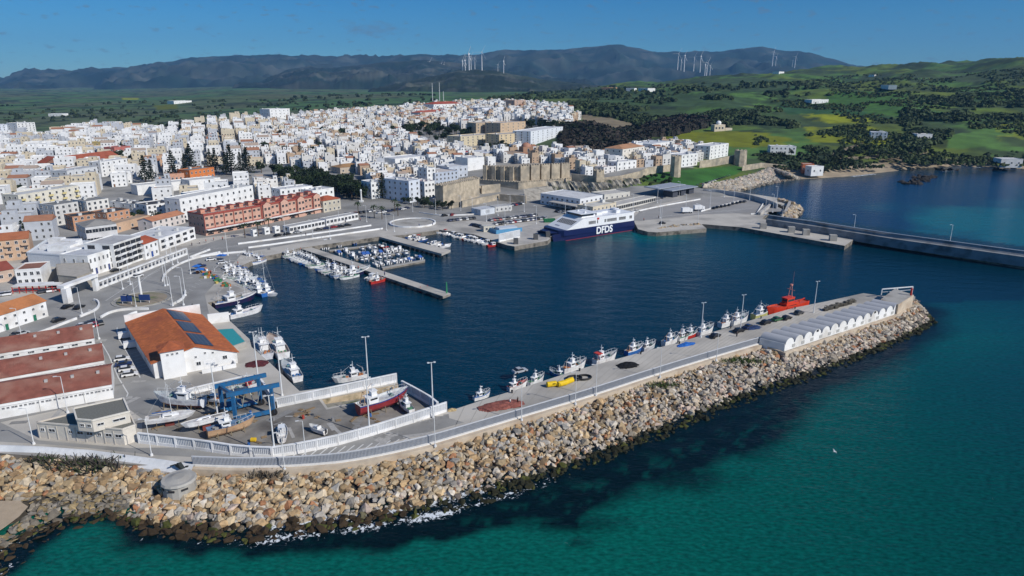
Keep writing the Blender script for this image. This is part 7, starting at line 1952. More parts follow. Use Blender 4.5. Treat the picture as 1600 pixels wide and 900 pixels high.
mb = MB(); mb.prism([(Lf * .06, 2.2), (Lf * .10, .02), (Lf * .995, .02), (Lf * .995, Bm - .02), (Lf * .10, Bm - .02), (Lf * .06, Bm - 2.2)], 2.4, 5.3); mb.build('side_shell', NV_, t)
zs = 5.302; zr_ = 9.8
def sup(x0, x1, x2, z0, z1, inset, m, nm):
    mb = MB(); i_ = inset
    mb.add([(x0, i_, z0), (x2, i_, z0), (x2, Bm - i_, z0), (x0, Bm - i_, z0), (x1, i_ + .3, z1), (x2, i_ + .3, z1), (x2, Bm - i_ - .3, z1), (x1, Bm - i_ - .3, z1)],
           [(0, 3, 2, 1), (4, 5, 6, 7), (0, 1, 5, 4), (1, 2, 6, 5), (2, 3, 7, 6), (3, 0, 4, 7)]); return mb.build(nm, m, t)
sup(Lf * .13, Lf * .33, Lf * .99, zs, zr_, .05, WH, 'superstructure')
sup(Lf * .345, Lf * .39, Lf * .52, zr_ + .003, zr_ + 1.9, 3.0, WH, 'bridge')
mb = MB(); mb.box(Lf * .352, Lf * .50, 2.95, Bm - 2.95, zr_ + .7, zr_ + 1.35); mb.build('bridge_window', M_glass, t)
mb = MB(); mb.box(Lf * .33, Lf * .54, 2.2, Bm - 2.2, zr_ + 1.91, zr_ + 2.1); mb.build('bridge_roof', WH, t)
for x0, x1, n in ((.40,.49,6),(.505,.52,1),(.60,.625,2),(.635,.76,9),(.79,.88,7),(.93,.965,3)):
    mb = MB()
    for i in range(n):
        a = Lf * (x0 + (x1 - x0) * i / n); b = a + Lf * (x1 - x0) / n * .62; zb_ = 6.6; h_ = 1.6
        mb.box(a, b, .02 + .3 * (zb_ - zs) / (zr_ - zs), .3, zb_, zb_ + h_)
    mb.build('window', M_dark, t)
# slanted front windows: small dark panes on the sloping face
sx = Lf * .20; 
for i in range(9):
    f = .12 + .76 * i / 9; y = Bm * f; mb = MB(); z0, z1 = 7.1, 8.7
    fx = lambda z: Lf * (.13 + .20 * (z - zs) / (zr_ - zs)) - .06
    mb.add([(fx(z0), y + Bm * .06, z0), (fx(z0), y, z0), (fx(z1), y, z1), (fx(z1), y + Bm * .06, z1)], [(0, 1, 2, 3)]); mb.build('front_window', M_dark, t)
text('DFDS', 5.0, cm((.85,.86,.87), .4), t, (Lf * .60, -.02, 2.7), (math.pi / 2, 0, 0), bold=.16, sx=.98, ext=.03)
sl_ = math.atan2(zr_ - zs, Lf * .20)
text('DFDS', 1.0, cm((.15,.18,.3), .4), t, (Lf * .13 + 2.0 - .15, Bm * .62, zs + 2.0 * math.tan(sl_) * 1 + .1), (sl_, 0, -math.pi / 2), bold=.02, sx=1.6)
mb = MB(); mb.prism([(-.5, 4), (Lf * .14, 1.4), (Lf * .14, Bm - 1.4), (-.5, Bm - 4)], 3.9, 4.4); mb.build('foredeck', NV_, t)
for x, y, a, b, h_ in ((.60,6,4,3,1.4),(.70,9,6,3,1.0),(.83,5,3,3,1.6),(.90,11,3,4,1.2)):
    mb = MB(); mb.cbox(Lf * x, y, zr_ + .003, a, b, h_); mb.build('deck_house', WH, t)
mb = MB(); mb.cyl((Lf * .48, Bm / 2, zr_ + 2.1), (Lf * .485, Bm / 2, zr_ + 5.4), .25, .1); mb.bar((Lf * .48, Bm / 2 - 1.6, zr_ + 3.8), (Lf * .48, Bm / 2 + 1.6, zr_ + 3.8), .15, .15); mb.build('mast', WH, t)
mb = MB(); mb.dome((Lf * .42, 5, zr_ + 2.1), .8, 10, 6, full=True); mb.dome((Lf * .42, 11, zr_ + 2.1), .8, 10, 6, full=True); mb.build('radome', WH, t)
mb = MB(); mb.box(Lf * .505, Lf * .53, .1, .45, 8.5, 9.5); mb.build('red_locker', cm(REDC), t)
mb = MB()
for x in (.55, .65, .75, .85, .97): mb.bar((Lf * x, .5, zr_), (Lf * x, .5, zr_ + 1), .06, .06)
mb.bar((Lf * .4, .5, zr_ + 1), (Lf * .99, .5, zr_ + 1), .06, .06); mb.build('rail', WH, t)

t.scale = (1, 1, 1.06)
# ================================================================== VEHICLES
def make_car(colr, kind, name='parked_car'):
    t = thing(name, 'x', 'car' if kind != 'van' else 'van'); body_m = cm(colr, .3, spec=.6)
    if kind == 'van': L, Wd, prof, cabp = 5.2, 1.95, [(-2.6,.35),(2.6,.35),(2.6,.9),(2.25,1.05),(1.65,1.75),(1.3,2.15),(-2.55,2.15),(-2.6,.9)], [(1.02,1.15),(2.1,1.15),(1.6,1.72),(1.02,1.72)]
    else:
        hb = kind == 'hatch'
        L, Wd = (4.1, 1.75) if hb else (4.4, 1.8)
        prof = [(-L/2,.32),(L/2,.32),(L/2,.68),(L/2-.9,.86),(-L/2+.1 if hb else -L/2+.2,.92),(-L/2,.6)]
        cabp = [(-L/2+.15,.90),(L/2-1.0,.86),(L/2-1.75,1.42),(-L/2+.55,1.45)] if hb else [(-L/2+.55,.90),(L/2-1.1,.86),(L/2-1.8,1.38),(-L/2+1.15,1.38)]
    def ext(mb, pr, w, m=0):
        n = len(pr); v = [(x, -w / 2, z) for x, z in pr] + [(x, w / 2, z) for x, z in pr]
        mb.add(v, [tuple(range(n)), tuple(range(n, 2 * n))[::-1]] + [(i, n + i, n + (i + 1) % n, (i + 1) % n) for i in range(n)], m)
    mb = MB(); ext(mb, prof, Wd); mb.build('body', body_m, t)
    mb = MB(); ext(mb, cabp, Wd * .9 if kind != 'van' else Wd + .02); mb.build('windows', M_glass, t)
    if kind != 'van':
        x0, x1 = cabp[3][0] + .12, cabp[2][0] - .1; mb = MB(); mb.box(x0, x1, -Wd * .43, Wd * .43, cabp[3][1] - .06, cabp[3][1] + .035); mb.build('roof', body_m, t)
    for x in (-L / 2 + .8, L / 2 - .85):
        for s in (-1, 1): mb = MB(); mb.cyl((x, s * Wd * .40, .32), (x, s * Wd * .505, .32), .32, n=10); mb.build('wheel', M_tyre, t)
    return t
CC = [('black', (.012,.012,.014)), ('white', (.75,.75,.74)), ('silver', (.42,.43,.45)), ('dark blue', (.015,.03,.10)), ('red', (.35,.02,.02)), ('dark grey', (.06,.06,.065)), ('green', (.03,.14,.05))]
CARS = {(n, k): make_car(c_, k) for n, c_ in CC for k in ('sedan', 'hatch') if not (n == 'green' and k == 'hatch')}
VAN = make_car((.78,.78,.77), 'van', 'parked_van')
def car_px(cn, kind, px, py, px2, py2, lab, grp=None, z=QZ):
    a = P(px, py, z); b = P(px2, py2, z)
    pr = VAN if kind == 'van' else CARS[(cn, kind)]
    o = place(pr, (a.x, a.y, z + .05), ang(b - a), group=grp); o['label'] = lab
    if not grp and 'group' in o: del o['group']
    return o
ONE = [('white','van',209,543,222,541,'white delivery van in the shade beside the orange hall, nearer one'),('white','van',200,528,212,526,'smaller white van beside the orange hall, farther one'),
 ('black','sedan',106,481,114,478,'black car by the kerb near the port gate, left of two'),('black','sedan',124,482,133,478,'black car by the kerb near the port gate, right of two'),
 ('black','hatch',92,502,102,499,'lone black car in front of the green door store'),('silver','hatch',35,523,44,520,'silver car among the leftmost cars below the green door store'),('dark grey','sedan',28,524,36,521,'dark grey car at the left end below the green door store'),
 ('white','hatch',80,530,90,527,'white car half hidden behind the farthest net shed'),
 ('silver','sedan',812,573+9,820,580,'silver car with open boot beside the white boats on the mole'),('blue','x',0,0,0,0,''),
 ('dark blue','sedan',314,417,322,416,'blue pickup on the fishing quay'),('white','sedan',330,407,338,406,'white car on the fishing quay'),('white','hatch',348,412,356,411,'white and red van on the fishing quay'),
 ('black','sedan',181,424,190,422,'black car at the foot of the waterfront bars'),('white','hatch',216,433,226,430,'white car by the long pergola'),
 ('silver','hatch',466,364,474,363,'silver car at the left end of the promenade stalls'),('dark blue','sedan',511,358,519,357,'blue car on the marina avenue'),('red','sedan',522,356,530,355,'red car on the marina avenue'),('black','hatch',533,355,541,354,'black car on the marina avenue, right of the red one'),('black','sedan',543,353,551,352,'black car on the marina avenue, farthest right'),('dark grey','sedan',498,360,506,359,'dark grey car on the marina avenue'),
 ('black','sedan',434,369,442,367,'black car below the row of white kiosks, left of two'),('black','hatch',449,367,457,365,'black car below the row of white kiosks, right of two'),
 ('red','hatch',708,337,716,336,'red car on the road above the ferry car park'),('black','hatch',695,338,703,337,'black car on the road above the ferry car park'),
 ('black','sedan',1117,526+1,1127,523,'black car on the mole beside the lamp post'),('black','sedan',1154,519,1164,516,'black car on the mole beside the tall masted trawler'),('dark blue','sedan',1170,513,1180,510,'dark blue car parked next to the blue tarpaulin on the mole'),('black','sedan',1196,506,1206,503,'black car on the mole left of the green car'),
 ('green','sedan',1214,501,1222,499,'green car on the mole beside the rescue ship'),('black','hatch',1229,499,1238,496,'black van on the mole right of the green car'),('dark grey','hatch',1248,491,1254,489,'small dark car on the mole behind the rescue ship'),
 ('white','sedan',995,331,1003,330,'white car on the apron by the passenger gallery'),('black','sedan',984,333,991,332,'black car on the apron by the passenger gallery'),
 ('black','hatch',1035,350,1042,349,'dark car beside the lamp post at the apron edge')]
for cn, k, x, y, x2, y2, lb in ONE:
    if cn != 'blue': car_px(cn, k, x, y, x2, y2, lb)
cl_ = []
def car_row(a, b, n, where, grp, seed, along=False, z=QZ, cols=None, off=hp):
    r = random.Random(seed); A_ = P(*a, z); B_ = P(*b, z); rz = ang(B_ - A_)
    for k in range(n):
        cn = r.choice(cols or ['black','black','white','white','silver','dark blue','dark grey','dark grey','red']); kd = r.choice(('sedan', 'hatch')); q = A_.lerp(B_, (k + .5) / n)
        o = place(CARS[(cn, kd)], (q.x + r.uniform(-.15, .15), q.y + r.uniform(-.3, .3), z + .05), rz + (0 if along else off) + r.uniform(-.03, .03), group=grp)
        cl_.append((f'{cn} {"saloon" if kd == "sedan" else "hatchback"} {where}', proj(q.x, q.y, z)[0], o))
car_row((124,512),(152,503), 4, 'in upper row by the farthest shed', 'cars by the net sheds', 1, off=1.2)
car_row((122,517),(160,506), 5, 'in lower row by the farthest shed', 'cars by the net sheds', 2, off=1.2)
car_row((100,523),(136,514), 4, 'along the farthest net shed', 'cars by the net sheds', 3, cols=['black','dark grey','red'])
car_row((772,351.5),(852,341.5), 20, 'in the nearer row of the ferry car park', 'cars in the ferry car park', 4)
car_row((764,345.5),(838,337), 17, 'in the farther row of the ferry car park', 'cars in the ferry car park', 5)
car_row((775,325),(816,319), 12, 'on the strip below the castle wall', 'cars under the castle', 6, z=2.6)
car_row((738,352),(760,357), 7, 'on the small craft quay', 'cars on the small craft quay', 7)
car_row((1112,327),(1142,321), 5, 'in the left line on the apron', 'cars lined up on the apron', 8, cols=['black','dark grey'], off=.3)
car_row((1142,320),(1166,315.5), 4, 'in the right line on the apron', 'cars lined up on the apron', 9, cols=['black','dark grey'], off=.3)
car_row((1024,314),(1050,308), 5, 'behind the passenger gallery', 'cars behind the gallery', 10)
car_row((1088,292),(1180,264), 24, 'along the coastal road', 'cars along the coastal road', 11, along=True, z=4.2)
car_row((60,458),(100,452), 6, 'beside the market canopy', 'cars by the market', 12)
car_row((0,462),(18,460), 3, 'left of the market canopy', 'cars by the market', 13)
car_row((34,343),(86,334), 8, 'in front of the cream flats', 'cars by the cream flats', 14, z=3, along=True)
car_row((590,334),(640,326), 7, 'by the park corner left of the roundabout', 'cars by the park corner', 15, along=True, z=2.6)
car_row((700,346),(742,342), 8, 'between the roundabout and the ferry lot', 'cars by the roundabout road', 16)
car_row((545,336),(585,330), 6, 'below the white monument column', 'cars by the monument', 17, z=2.6)
car_row((235,358),(292,346), 9, 'in front of the orange gabled row houses', 'cars by the row houses', 18, z=3, along=True)
car_row((868,331),(896,335), 5, 'beside the terminal canopy', 'cars by the terminal', 19)
car_row((188,560),(205,592), 4, 'in the bays along the net shed road', 'cars in the shed road bays', 20, off=1.4)
uniquify(cl_)
# lorries on the apron
for k, (x, y) in enumerate(((1073,333),(1092,329))):
    t = thing('lorry', ('left' if k == 0 else 'right') + ' white lorry standing on the ferry apron', 'lorry', tuple(P(x, y, QZ + .05)), .2, 'lorries on the apron')
    mb = MB(); mb.box(-3.5, 1.5, -1.25, 1.25, 1, 3.6); mb.build('cargo_box', cm(W8), t); mb = MB(); mb.box(1.7, 3.4, -1.2, 1.2, .6, 2.8); mb.build('cab', cm(W8), t)
    mb = MB(); mb.box(3.401, 3.44, -1.05, 1.05, 1.7, 2.5); mb.build('windscreen', M_glass, t)
    for wx in (-2.5, 2.5):
        for s in (-1, 1): mb = MB(); mb.cyl((wx, s * .95, .5), (wx, s * 1.25, .5), .5, n=10); mb.build('wheel', M_tyre, t)
t = thing('skip', 'green waste container at the ferry berth', 'container', tuple(P(858,347,QZ + .03)), .15)
mb = MB(); mb.add([(-3,-1.2,0),(3,-1.2,0),(3,1.2,0),(-3,1.2,0),(-3.5,-1.3,2),(3.5,-1.3,2),(3.5,1.3,2),(-3.5,1.3,2)], [(0,1,5,4),(1,2,6,5),(2,3,7,6),(3,0,4,7),(0,3,2,1)]); mb.box(-3.4,3.4,-1.2,1.2,1.6,1.65); mb.build('body', cm((.02,.16,.07)), t)
mb = MB()
for k in range(6): mb.box(-2.8 + k * 1.1, -2.7 + k * 1.1, -1.36, -1.22, .2, 1.9)
mb.build('rib', cm((.02,.13,.06)), t)
# ================================================================== TRAVEL LIFT
t = thing('travel_lift', 'big blue steel travel lift straddling a boat in the yard', 'travel lift', tuple(P(372,660,QZ)))
o_ = P(372,660,QZ); V_ = lambda x, y: P(x, y, QZ + .03) - o_
nl, nr, fl_, fr_ = V_(369,661), V_(428,648), V_(349,647), V_(408,632)
HL = 7.2
for q in (nl, nr, fl_, fr_): mb = MB(); mb.bar((q.x, q.y, .6), (q.x, q.y, HL), .75, .75); mb.build('leg', M_blue, t)
for a, b in ((nl, nr), (fl_, fr_)):
    d = (b - a).normalized(); e0 = a - d * 1.4; e1 = b + d * 2.0
    mb = MB(); mb.bar((e0.x, e0.y, HL + .45), (e1.x, e1.y, HL + .45), .7, 1.0); mb.build('top_beam', M_blue, t)
    mb = MB(); mb.bar((a.x, a.y, 1.1), (b.x, b.y, 1.1), .6, .9); mb.build('base_beam', M_blue, t)
    for q in (a, b):
        mb = MB(); n_ = Vector((-d.y, d.x, 0)); mb.cyl(q - n_ * .5 + Vector((0, 0, .75)), q + n_ * .5 + Vector((0, 0, .75)), .85, n=14); mb.build('wheel', M_tyre, t)
mb = MB(); mb.bar((nl.x, nl.y, HL + .3), (fl_.x, fl_.y, HL + .3), .6, .8); mb.build('cross_beam', M_blue, t)
for f in (.3, .7):
    a = nl.lerp(nr, f); b = fl_.lerp(fr_, f); m_ = (a + b) / 2
    mb = MB(); mb.bar((a.x, a.y, HL), (a.lerp(b, .3).x, a.lerp(b, .3).y, 3), .15, .05); mb.bar((b.x, b.y, HL), (a.lerp(b, .7).x, a.lerp(b, .7).y, 3), .15, .05); mb.bar((a.lerp(b, .3).x, a.lerp(b, .3).y, 3), (a.lerp(b, .7).x, a.lerp(b, .7).y, 3), .15, .05); mb.build('sling', cm((.5,.5,.4)), t)
q = fl_.lerp(fr_, .3); mb = MB(); mb.cbox(q.x, q.y, 1.5, 3.2, 1.4, 1.6); mb.build('engine_box', M_blue, t)
# ================================================================== LAMPS
def lamp(kind):
    t = thing('lamp_post', 'x', 'lamp post'); H_ = 14.5 if kind == 'tall' else 8.8
    mb = MB(); mb.cyl((0, 0, 0), (0, 0, H_), (.20 if kind == 'tall' else .11), (.10 if kind == 'tall' else .06), n=8); mb.cyl((0, 0, 0), (0, 0, .5), .35, .3, n=8); mb.build('pole', M_pole, t)
    mb = MB()
    if kind == 'tall': mb.bar((-.8, 0, H_), (.8, 0, H_), .12, .12); mb.cbox(-.75, -.15, H_, .5, .45, .2); mb.cbox(.75, -.15, H_, .5, .45, .2)
    else: mb.bar((0, 0, H_), (-1.0, .1, H_ + .15), .08, .08); mb.cbox(-1.1, .1, H_ + .08, .7, .28, .14)
    mb.build('lamp_head', cm((.6,.61,.62)), t); return t
LT, LS = lamp('tall'), lamp('short')
ll = []
def lamps(kind, pts, lab, grp, z=QZ, sc=1.0):
    for x, y in pts:
        p = P(x, y, z) if z is not None else PT(x, y); o = place(LT if kind == 't' else LS, tuple(p), .3, group=grp, scale=sc); ll.append((lab, x, o))
lamps('t', [(578,681),(677,653),(430,713),(576,606),(404,597),(441,618),(341,655)], 'tall white lamp post in the boatyard walls', 'tall lamp posts of the boatyard')
lamps('s', [(680,698),(815,657),(899,632),(931,619),(1031,590),(1119,564)], 'white lamp post on the sea wall of the mole', 'lamp posts of the mole', z=QZ + .2)
lamps('s', [(53,694),(237,712),(445,735),(478,715)], 'white lamp post beside the sea road', 'lamp posts of the sea road')
lamps('t', [(1095,527),(1157,513),(1271,489)], 'tall slim mast light at the mole edge', 'mast lights of the mole', sc=.8)
lamps('s', [(106,645),(34,527),(128,490),(155,530),(213,480)], 'lamp post in the net shed car park', 'lamp posts of the car park', sc=1.1)
lamps('s', [(192,452),(204,445),(258,447),(262,446),(270,478),(290,462),(270,414),(278,411),(298,428),(287,477),(356,399),(262,409)], 'white lamp post along the fishing quay road', 'lamp posts of the fishing quay', sc=1.25)
lamps('s', [(446,368),(489,372),(530,352),(604,360),(573,347),(516,374),(616,362),(681,335),(645,332),(605,413),(720,330),(738,332)], 'white lamp post of the marina avenue', 'lamp posts of the marina avenue', sc=1.1)
lamps('s', [(778,337),(789,352),(797,330),(838,350),(883,343),(819,331),(760,346)], 'white lamp post around the ferry car park', 'lamp posts of the ferry car park', sc=1.2)
lamps('s', [(989,332),(1031,341),(1033,352),(1061,309),(1071,332),(1090,349),(1109,325),(1131,308),(1146,317),(1171,313),(1195,336),(1207,332),(1213,318),(1027,318)], 'white lamp post on the ferry apron', 'lamp posts of the apron', sc=1.3)
lamps('s', [(1333,366),(1483,384),(1221,350)], 'white lamp post on the eastern pier', 'lamp posts of the eastern pier', sc=1.2)
uniquify(ll)
# ================================================================== WIND TURBINES
def turbine():
    t = thing('wind_turbine', 'x', 'wind turbine'); wm_ = cm((.8,.8,.8), .5)
    mb = MB(); mb.cyl((0, 0, -20), (0, 0, 60), 2.2, 1.2, n=8); mb.build('tower', wm_, t)
    mb = MB(); mb.box(-1.6, 1.6, -3, 5, 59.4, 62.6); mb.build('nacelle', wm_, t)
    for k in range(3):
        a = .5 + k * 2.0944; p = Vector((0, -3.6, 61)); q = p + Vector((math.sin(a), 0, math.cos(a))) * 32
        mb = MB(); m_ = p.lerp(q, .25); mb.bar(p, m_, 2.0, .8); mb.bar(m_, q, 1.4, .5); mb.build('blade', wm_, t)
    return t
WT = turbine(); wl_ = []
for grp, Yd, lst in (('wind turbines on the middle hill', 3950, ((723,120,22),(727,112,16),(733,109,22),(736,104,14),(742,104,12),(753,104,20),(778,111,9),(787,111,14))), ('wind turbines left of the middle hill', 6000, ((648,113,9),(672,112,14),(690,111,11),(694,111,9))),
        ('wind turbines on the right ridge', 3850, ((1059,103,17),(1064,106,11),(1069,106,17),(1084,106,15),(1094,107,17),(1101,118,15),(1104,117,17),(1109,118,14))), ('distant wind turbines on the right mountain', 6500, ((1207,98,15),(1212,100,10),(1238,102,7),(1242,102,12))), ('small turbines on the left slope', 5600, ((455,133,4),(470,132,5)))):
    for x, y, hp_ in lst:
        p = PD(x, y, Yd); s = hp_ * Yd / CF / 60; o = place(WT, (p.x, p.y, p.z), random.uniform(-.9, .9), group=grp, scale=s); wl_.append((f'white {grp.replace("turbines", "turbine", 1)}', x, o))
uniquify(wl_)
for k, (x, y, h_) in enumerate(((676,158,26),(687,158,27),(693,158,14))):
    p = PT(x, y); s = h_ * p.y / CF; mb = MB(); mb.cyl((0, 0, -3), (0, 0, s), .9, .5, n=5)
    for q in range(4): mb.cbox(0, 0, s * (.55 + .13 * q), 2.4 - q * .4, 1, .8)
    tag(mb.build('radio_mast', cm((.6,.6,.6)), loc=tuple(p)), f'thin radio mast at the far edge of town, {nth(k + 1)} from the left', 'radio mast')
# ================================================================== QUAYSIDE CLUTTER
def heap(name, lab, px, py, w, d, h, colr, seed, z=QZ, cat='net', rz=.35):
    r = np.random.default_rng(seed); n = 24; u = np.linspace(-1, 1, n); X_, Y_ = np.meshgrid(u, u)
    rad = np.sqrt(X_ ** 2 + Y_ ** 2); nz = fbm((X_ + seed) * 3, (Y_ + seed) * 3, 4)
    H_ = h * np.clip(1.05 - rad * (.8 + nz * .6), -.05, 1) ** .7 * (.5 + nz) if False else h * np.clip(1.1 - rad * (.75 + nz * .7), 0, 1) ** .5 * (.35 + nz * 1.1)
    V = np.stack([X_ * w / 2, Y_ * d / 2, H_ - .02], -1).reshape(-1, 3); ii = np.arange(n * n).reshape(n, n)
    Fq = np.stack([ii[:-1, :-1], ii[:-1, 1:], ii[1:, 1:], ii[1:, :-1]], -1).reshape(-1, 4)
    keep = (H_.reshape(-1)[Fq] > .01).any(1)
    o = D.objects.new(name, npmesh(name, V, Fq[keep], mat('netting', colr, .95, .35, 1.5, bump=.8), smooth=False)); COL.objects.link(o); p = P(px, py, z); o.location = (p.x, p.y, z + .04); o.rotation_euler = (0, 0, rz); tag(o, lab, cat)
heap('fishing_net', 'heap of dusty red fishing net spread on the mole', 783, 634, 12, 5, .9, (.26,.09,.07), 1)
heap('fishing_net', 'dark red net heap on the quay below the turquoise roof', 402, 569, 6.5, 5, 1.0, (.10,.025,.03), 2)
heap('fishing_net', 'black net heap in the middle of the mole', 981, 571, 6.5, 4.2, 1.0, (.012,.012,.013), 3)
heap('fishing_net', 'bright blue net pile beside the white boats on the mole', 1072, 539, 7, 2.2, .9, (.02,.12,.42), 4, rz=.45)
heap('fishing_net', 'brown net heap at the left of the fishing quay crates', 322, 433, 5, 4, .8, (.3,.26,.15), 5)
heap('fishing_net', 'tan rope heap near the yard corner of the mole', 706, 641, 2.4, 1.6, .5, (.5,.38,.2), 6)
heap('tarpaulin', 'flat dark blue tarpaulin beside the cars on the mole', 1174, 512, 7, 4, .5, (.03,.06,.15), 7, cat='tarpaulin')
for k, (x, y) in enumerate(((897,592),(912,591))):
    mb = MB(); n, m_ = 24, 6
    vs = [((2.1 + .28 * math.cos(j * 2 * math.pi / m_)) * math.cos(i * 2 * math.pi / n), (1.5 + .28 * math.cos(j * 2 * math.pi / m_)) * math.sin(i * 2 * math.pi / n), .3 + .28 * math.sin(j * 2 * math.pi / m_)) for i in range(n) for j in range(m_)]
    mb.add(vs, [(i * m_ + j, ((i + 1) % n) * m_ + j, ((i + 1) % n) * m_ + (j + 1) % m_, i * m_ + (j + 1) % m_) for i in range(n) for j in range(m_)])
    tag(mb.build('hose_ring', cm((.012,.012,.013), .6), loc=tuple(P(x, y, QZ + .03)), rz=.3), ('left' if k == 0 else 'right') + ' ring of thick black hose lying on the mole', 'hose')
for k, (x, y) in enumerate(((862,604),(878,603),(889,599))):
    mb = MB(); mb.cyl((-1.3, 0, .75), (1.3, 0, .75), .75, n=12); mb.cyl((-1.55, 0, .75), (-1.3, 0, .75), .3, .7, n=12); mb.cyl((1.3, 0, .75), (1.55, 0, .75), .7, .3, n=12)
    tag(mb.build('buoy', cm((.75,.50,.01), .5), loc=tuple(P(x, y, QZ + .03)), rz=.3 + k * .2), f'yellow cylindrical buoy on the mole, {nth(k + 1)} from the left', 'buoy', 'yellow buoys on the mole')
for k, (x, y) in enumerate(((157-0,690),)): pass
mb = MB(); mb.cyl((-.5, 0, .5), (.6, 0, .5), .5, n=10); tag(mb.build('drum', cm((.7,.45,.02)), loc=tuple(P(396,690,QZ + .03))), 'yellow drum lying in the yard beside the wooden boat', 'drum')
rr = random.Random(77)
kk = []
for k in range(46):
    cn, c_ = rr.choice((('blue', (.03,.12,.38)), ('white', (.7,.7,.68)), ('yellow', (.5,.4,.12)), ('orange', (.5,.16,.04)), ('green', (.05,.2,.1))))
    f = rr.random(); x = 314 + f * 40 + rr.uniform(-6, 8); y = 424 + f * 22 + rr.uniform(-5, 5)
    p = P(x, y, QZ + .03); w_ = rr.uniform(.8, 1.4); mb = MB(); h_ = rr.uniform(.5, 1.1)
    mb.box(-w_ / 2, w_ / 2, -.5, .5, 0, .08); mb.box(-w_ / 2, w_ / 2, -.5, -.42, .08, h_); mb.box(-w_ / 2, w_ / 2, .42, .5, .08, h_); mb.box(-w_ / 2, -w_ / 2 + .08, -.42, .42, .08, h_); mb.box(w_ / 2 - .08, w_ / 2, -.42, .42, .08, h_); mb.box(-w_ / 2 + .1, w_ / 2 - .1, -.4, .4, .1, h_ * .7)
    o = mb.build('fish_crate', cm(c_, .7), loc=tuple(p), rz=rr.random() * 3); tag(o, 'x', 'crate', 'fish crates on the fishing quay'); kk.append((f'{cn} fish crate on the fishing quay', x, o))
for k in range(26):
    f = (k + .5) / 26; q = P(1288, 486, QZ).lerp(P(1334, 472, QZ), f); w_ = rr.uniform(.9, 1.5); h_ = rr.uniform(.8, 1.6); mb = MB()
    for z_ in (0, h_ * .5, h_ - .1): mb.box(-w_ / 2, w_ / 2, -.6, .6, z_, z_ + .1)
    for a in (-1, 1):
        for b in (-1, 1): mb.cbox(a * (w_ / 2 - .06), b * .54, .1, .1, .1, h_ - .2)
    o = mb.build('fish_trap', cm((.12,.11,.09), .9), loc=(q.x + rr.uniform(-.3, .3), q.y + rr.uniform(-.5, .5), QZ + .03), rz=.4); tag(o, 'x', 'fish trap', 'stacked traps near the mole tip'); kk.append(('dark fish trap near the mole tip', proj(q.x, q.y, QZ)[0], o))
for x, y in ((308,423),(313,428),(345,406),(349,406)):
    mb = MB(); mb.cyl((0, 0, 0), (0, 0, 2.3), .04); mb.add([(-1.6, -1.6, 2.1), (1.6, -1.6, 2.1), (1.6, 1.6, 2.1), (-1.6, 1.6, 2.1), (0, 0, 2.8)], [(0, 1, 4), (1, 2, 4), (2, 3, 4), (3, 0, 4)])
    o = mb.build('parasol', cm((.03,.15,.5), .8), loc=tuple(P(x, y, QZ + .03))); tag(o, 'x', 'parasol', 'blue parasols on the fishing quay'); kk.append(('blue parasol over fish gear on the quay', x, o))
for k in range(14):
    q = P(300, 477, QZ).lerp(P(322, 510, QZ), (k + .5) / 14) if k < 7 else P(*HE[2 + (k - 7)], QZ)
    mb = MB(); mb.cyl((0, 0, 0), (0, 0, .55), .22, .18); mb.cyl((0, 0, .55), (0, 0, .75), .34, .3); o = mb.build('bollard', cm((.03,.03,.03)), loc=(q.x, q.y - (.0 if k < 7 else 1.2), QZ + .03)); tag(o, 'x', 'bollard', 'quay bollards'); kk.append(('black bollard on the quay beside the orange hall' if k < 7 else 'black bollard on the harbour edge of the mole', proj(q.x, q.y, QZ)[0], o))
for k in range(44):   # yard litter
    f = rr.random(); x, y = (rr.uniform(235, 430), rr.uniform(640, 698)) if f < .6 else (rr.uniform(440, 590), rr.uniform(640, 660)); q = P(x, y, QZ + .03)
    if y > 704 - abs(x - 430) * .06: continue
    kd = rr.choice(('pallet', 'drum', 'timber')); mb = MB()
    if kd == 'pallet':
        for i in range(5): mb.box(-.6, .6, -.5 + i * .22, -.38 + i * .22, .1, .14)
        for i in (-.55, 0, .5): mb.box(i - .05, i + .05, -.5, .5, 0, .1)
    elif kd == 'drum': mb.cyl((0, 0, 0), (0, 0, .9), .3, n=10); mb.cyl((0, 0, .9), (0, 0, .93), .32, n=10)
    else: mb.bar((-1.6, 0, .1), (1.6, 0, .1), .3, .2); mb.bar((-1.4, .35, .1), (1.5, .4, .1), .25, .18)
    nm_, c_ = {'pallet': ('pallet', (.30,.21,.12)), 'drum': ('drum', rr.choice(((.03,.12,.35), (.4,.06,.04), (.25,.25,.25)))), 'timber': ('timber_prop', (.24,.17,.10))}[kd]
    o = mb.build(nm_, cm(c_, .85), loc=tuple(q), rz=rr.random() * 3); tag(o, 'x', nm_.replace('_', ' '), 'loose gear on the boatyard ground'); kk.append((f'{"wooden pallet" if kd == "pallet" else ("steel drum" if kd == "drum" else "loose timber prop")} lying on the boatyard ground', x, o))
uniquify(kk)
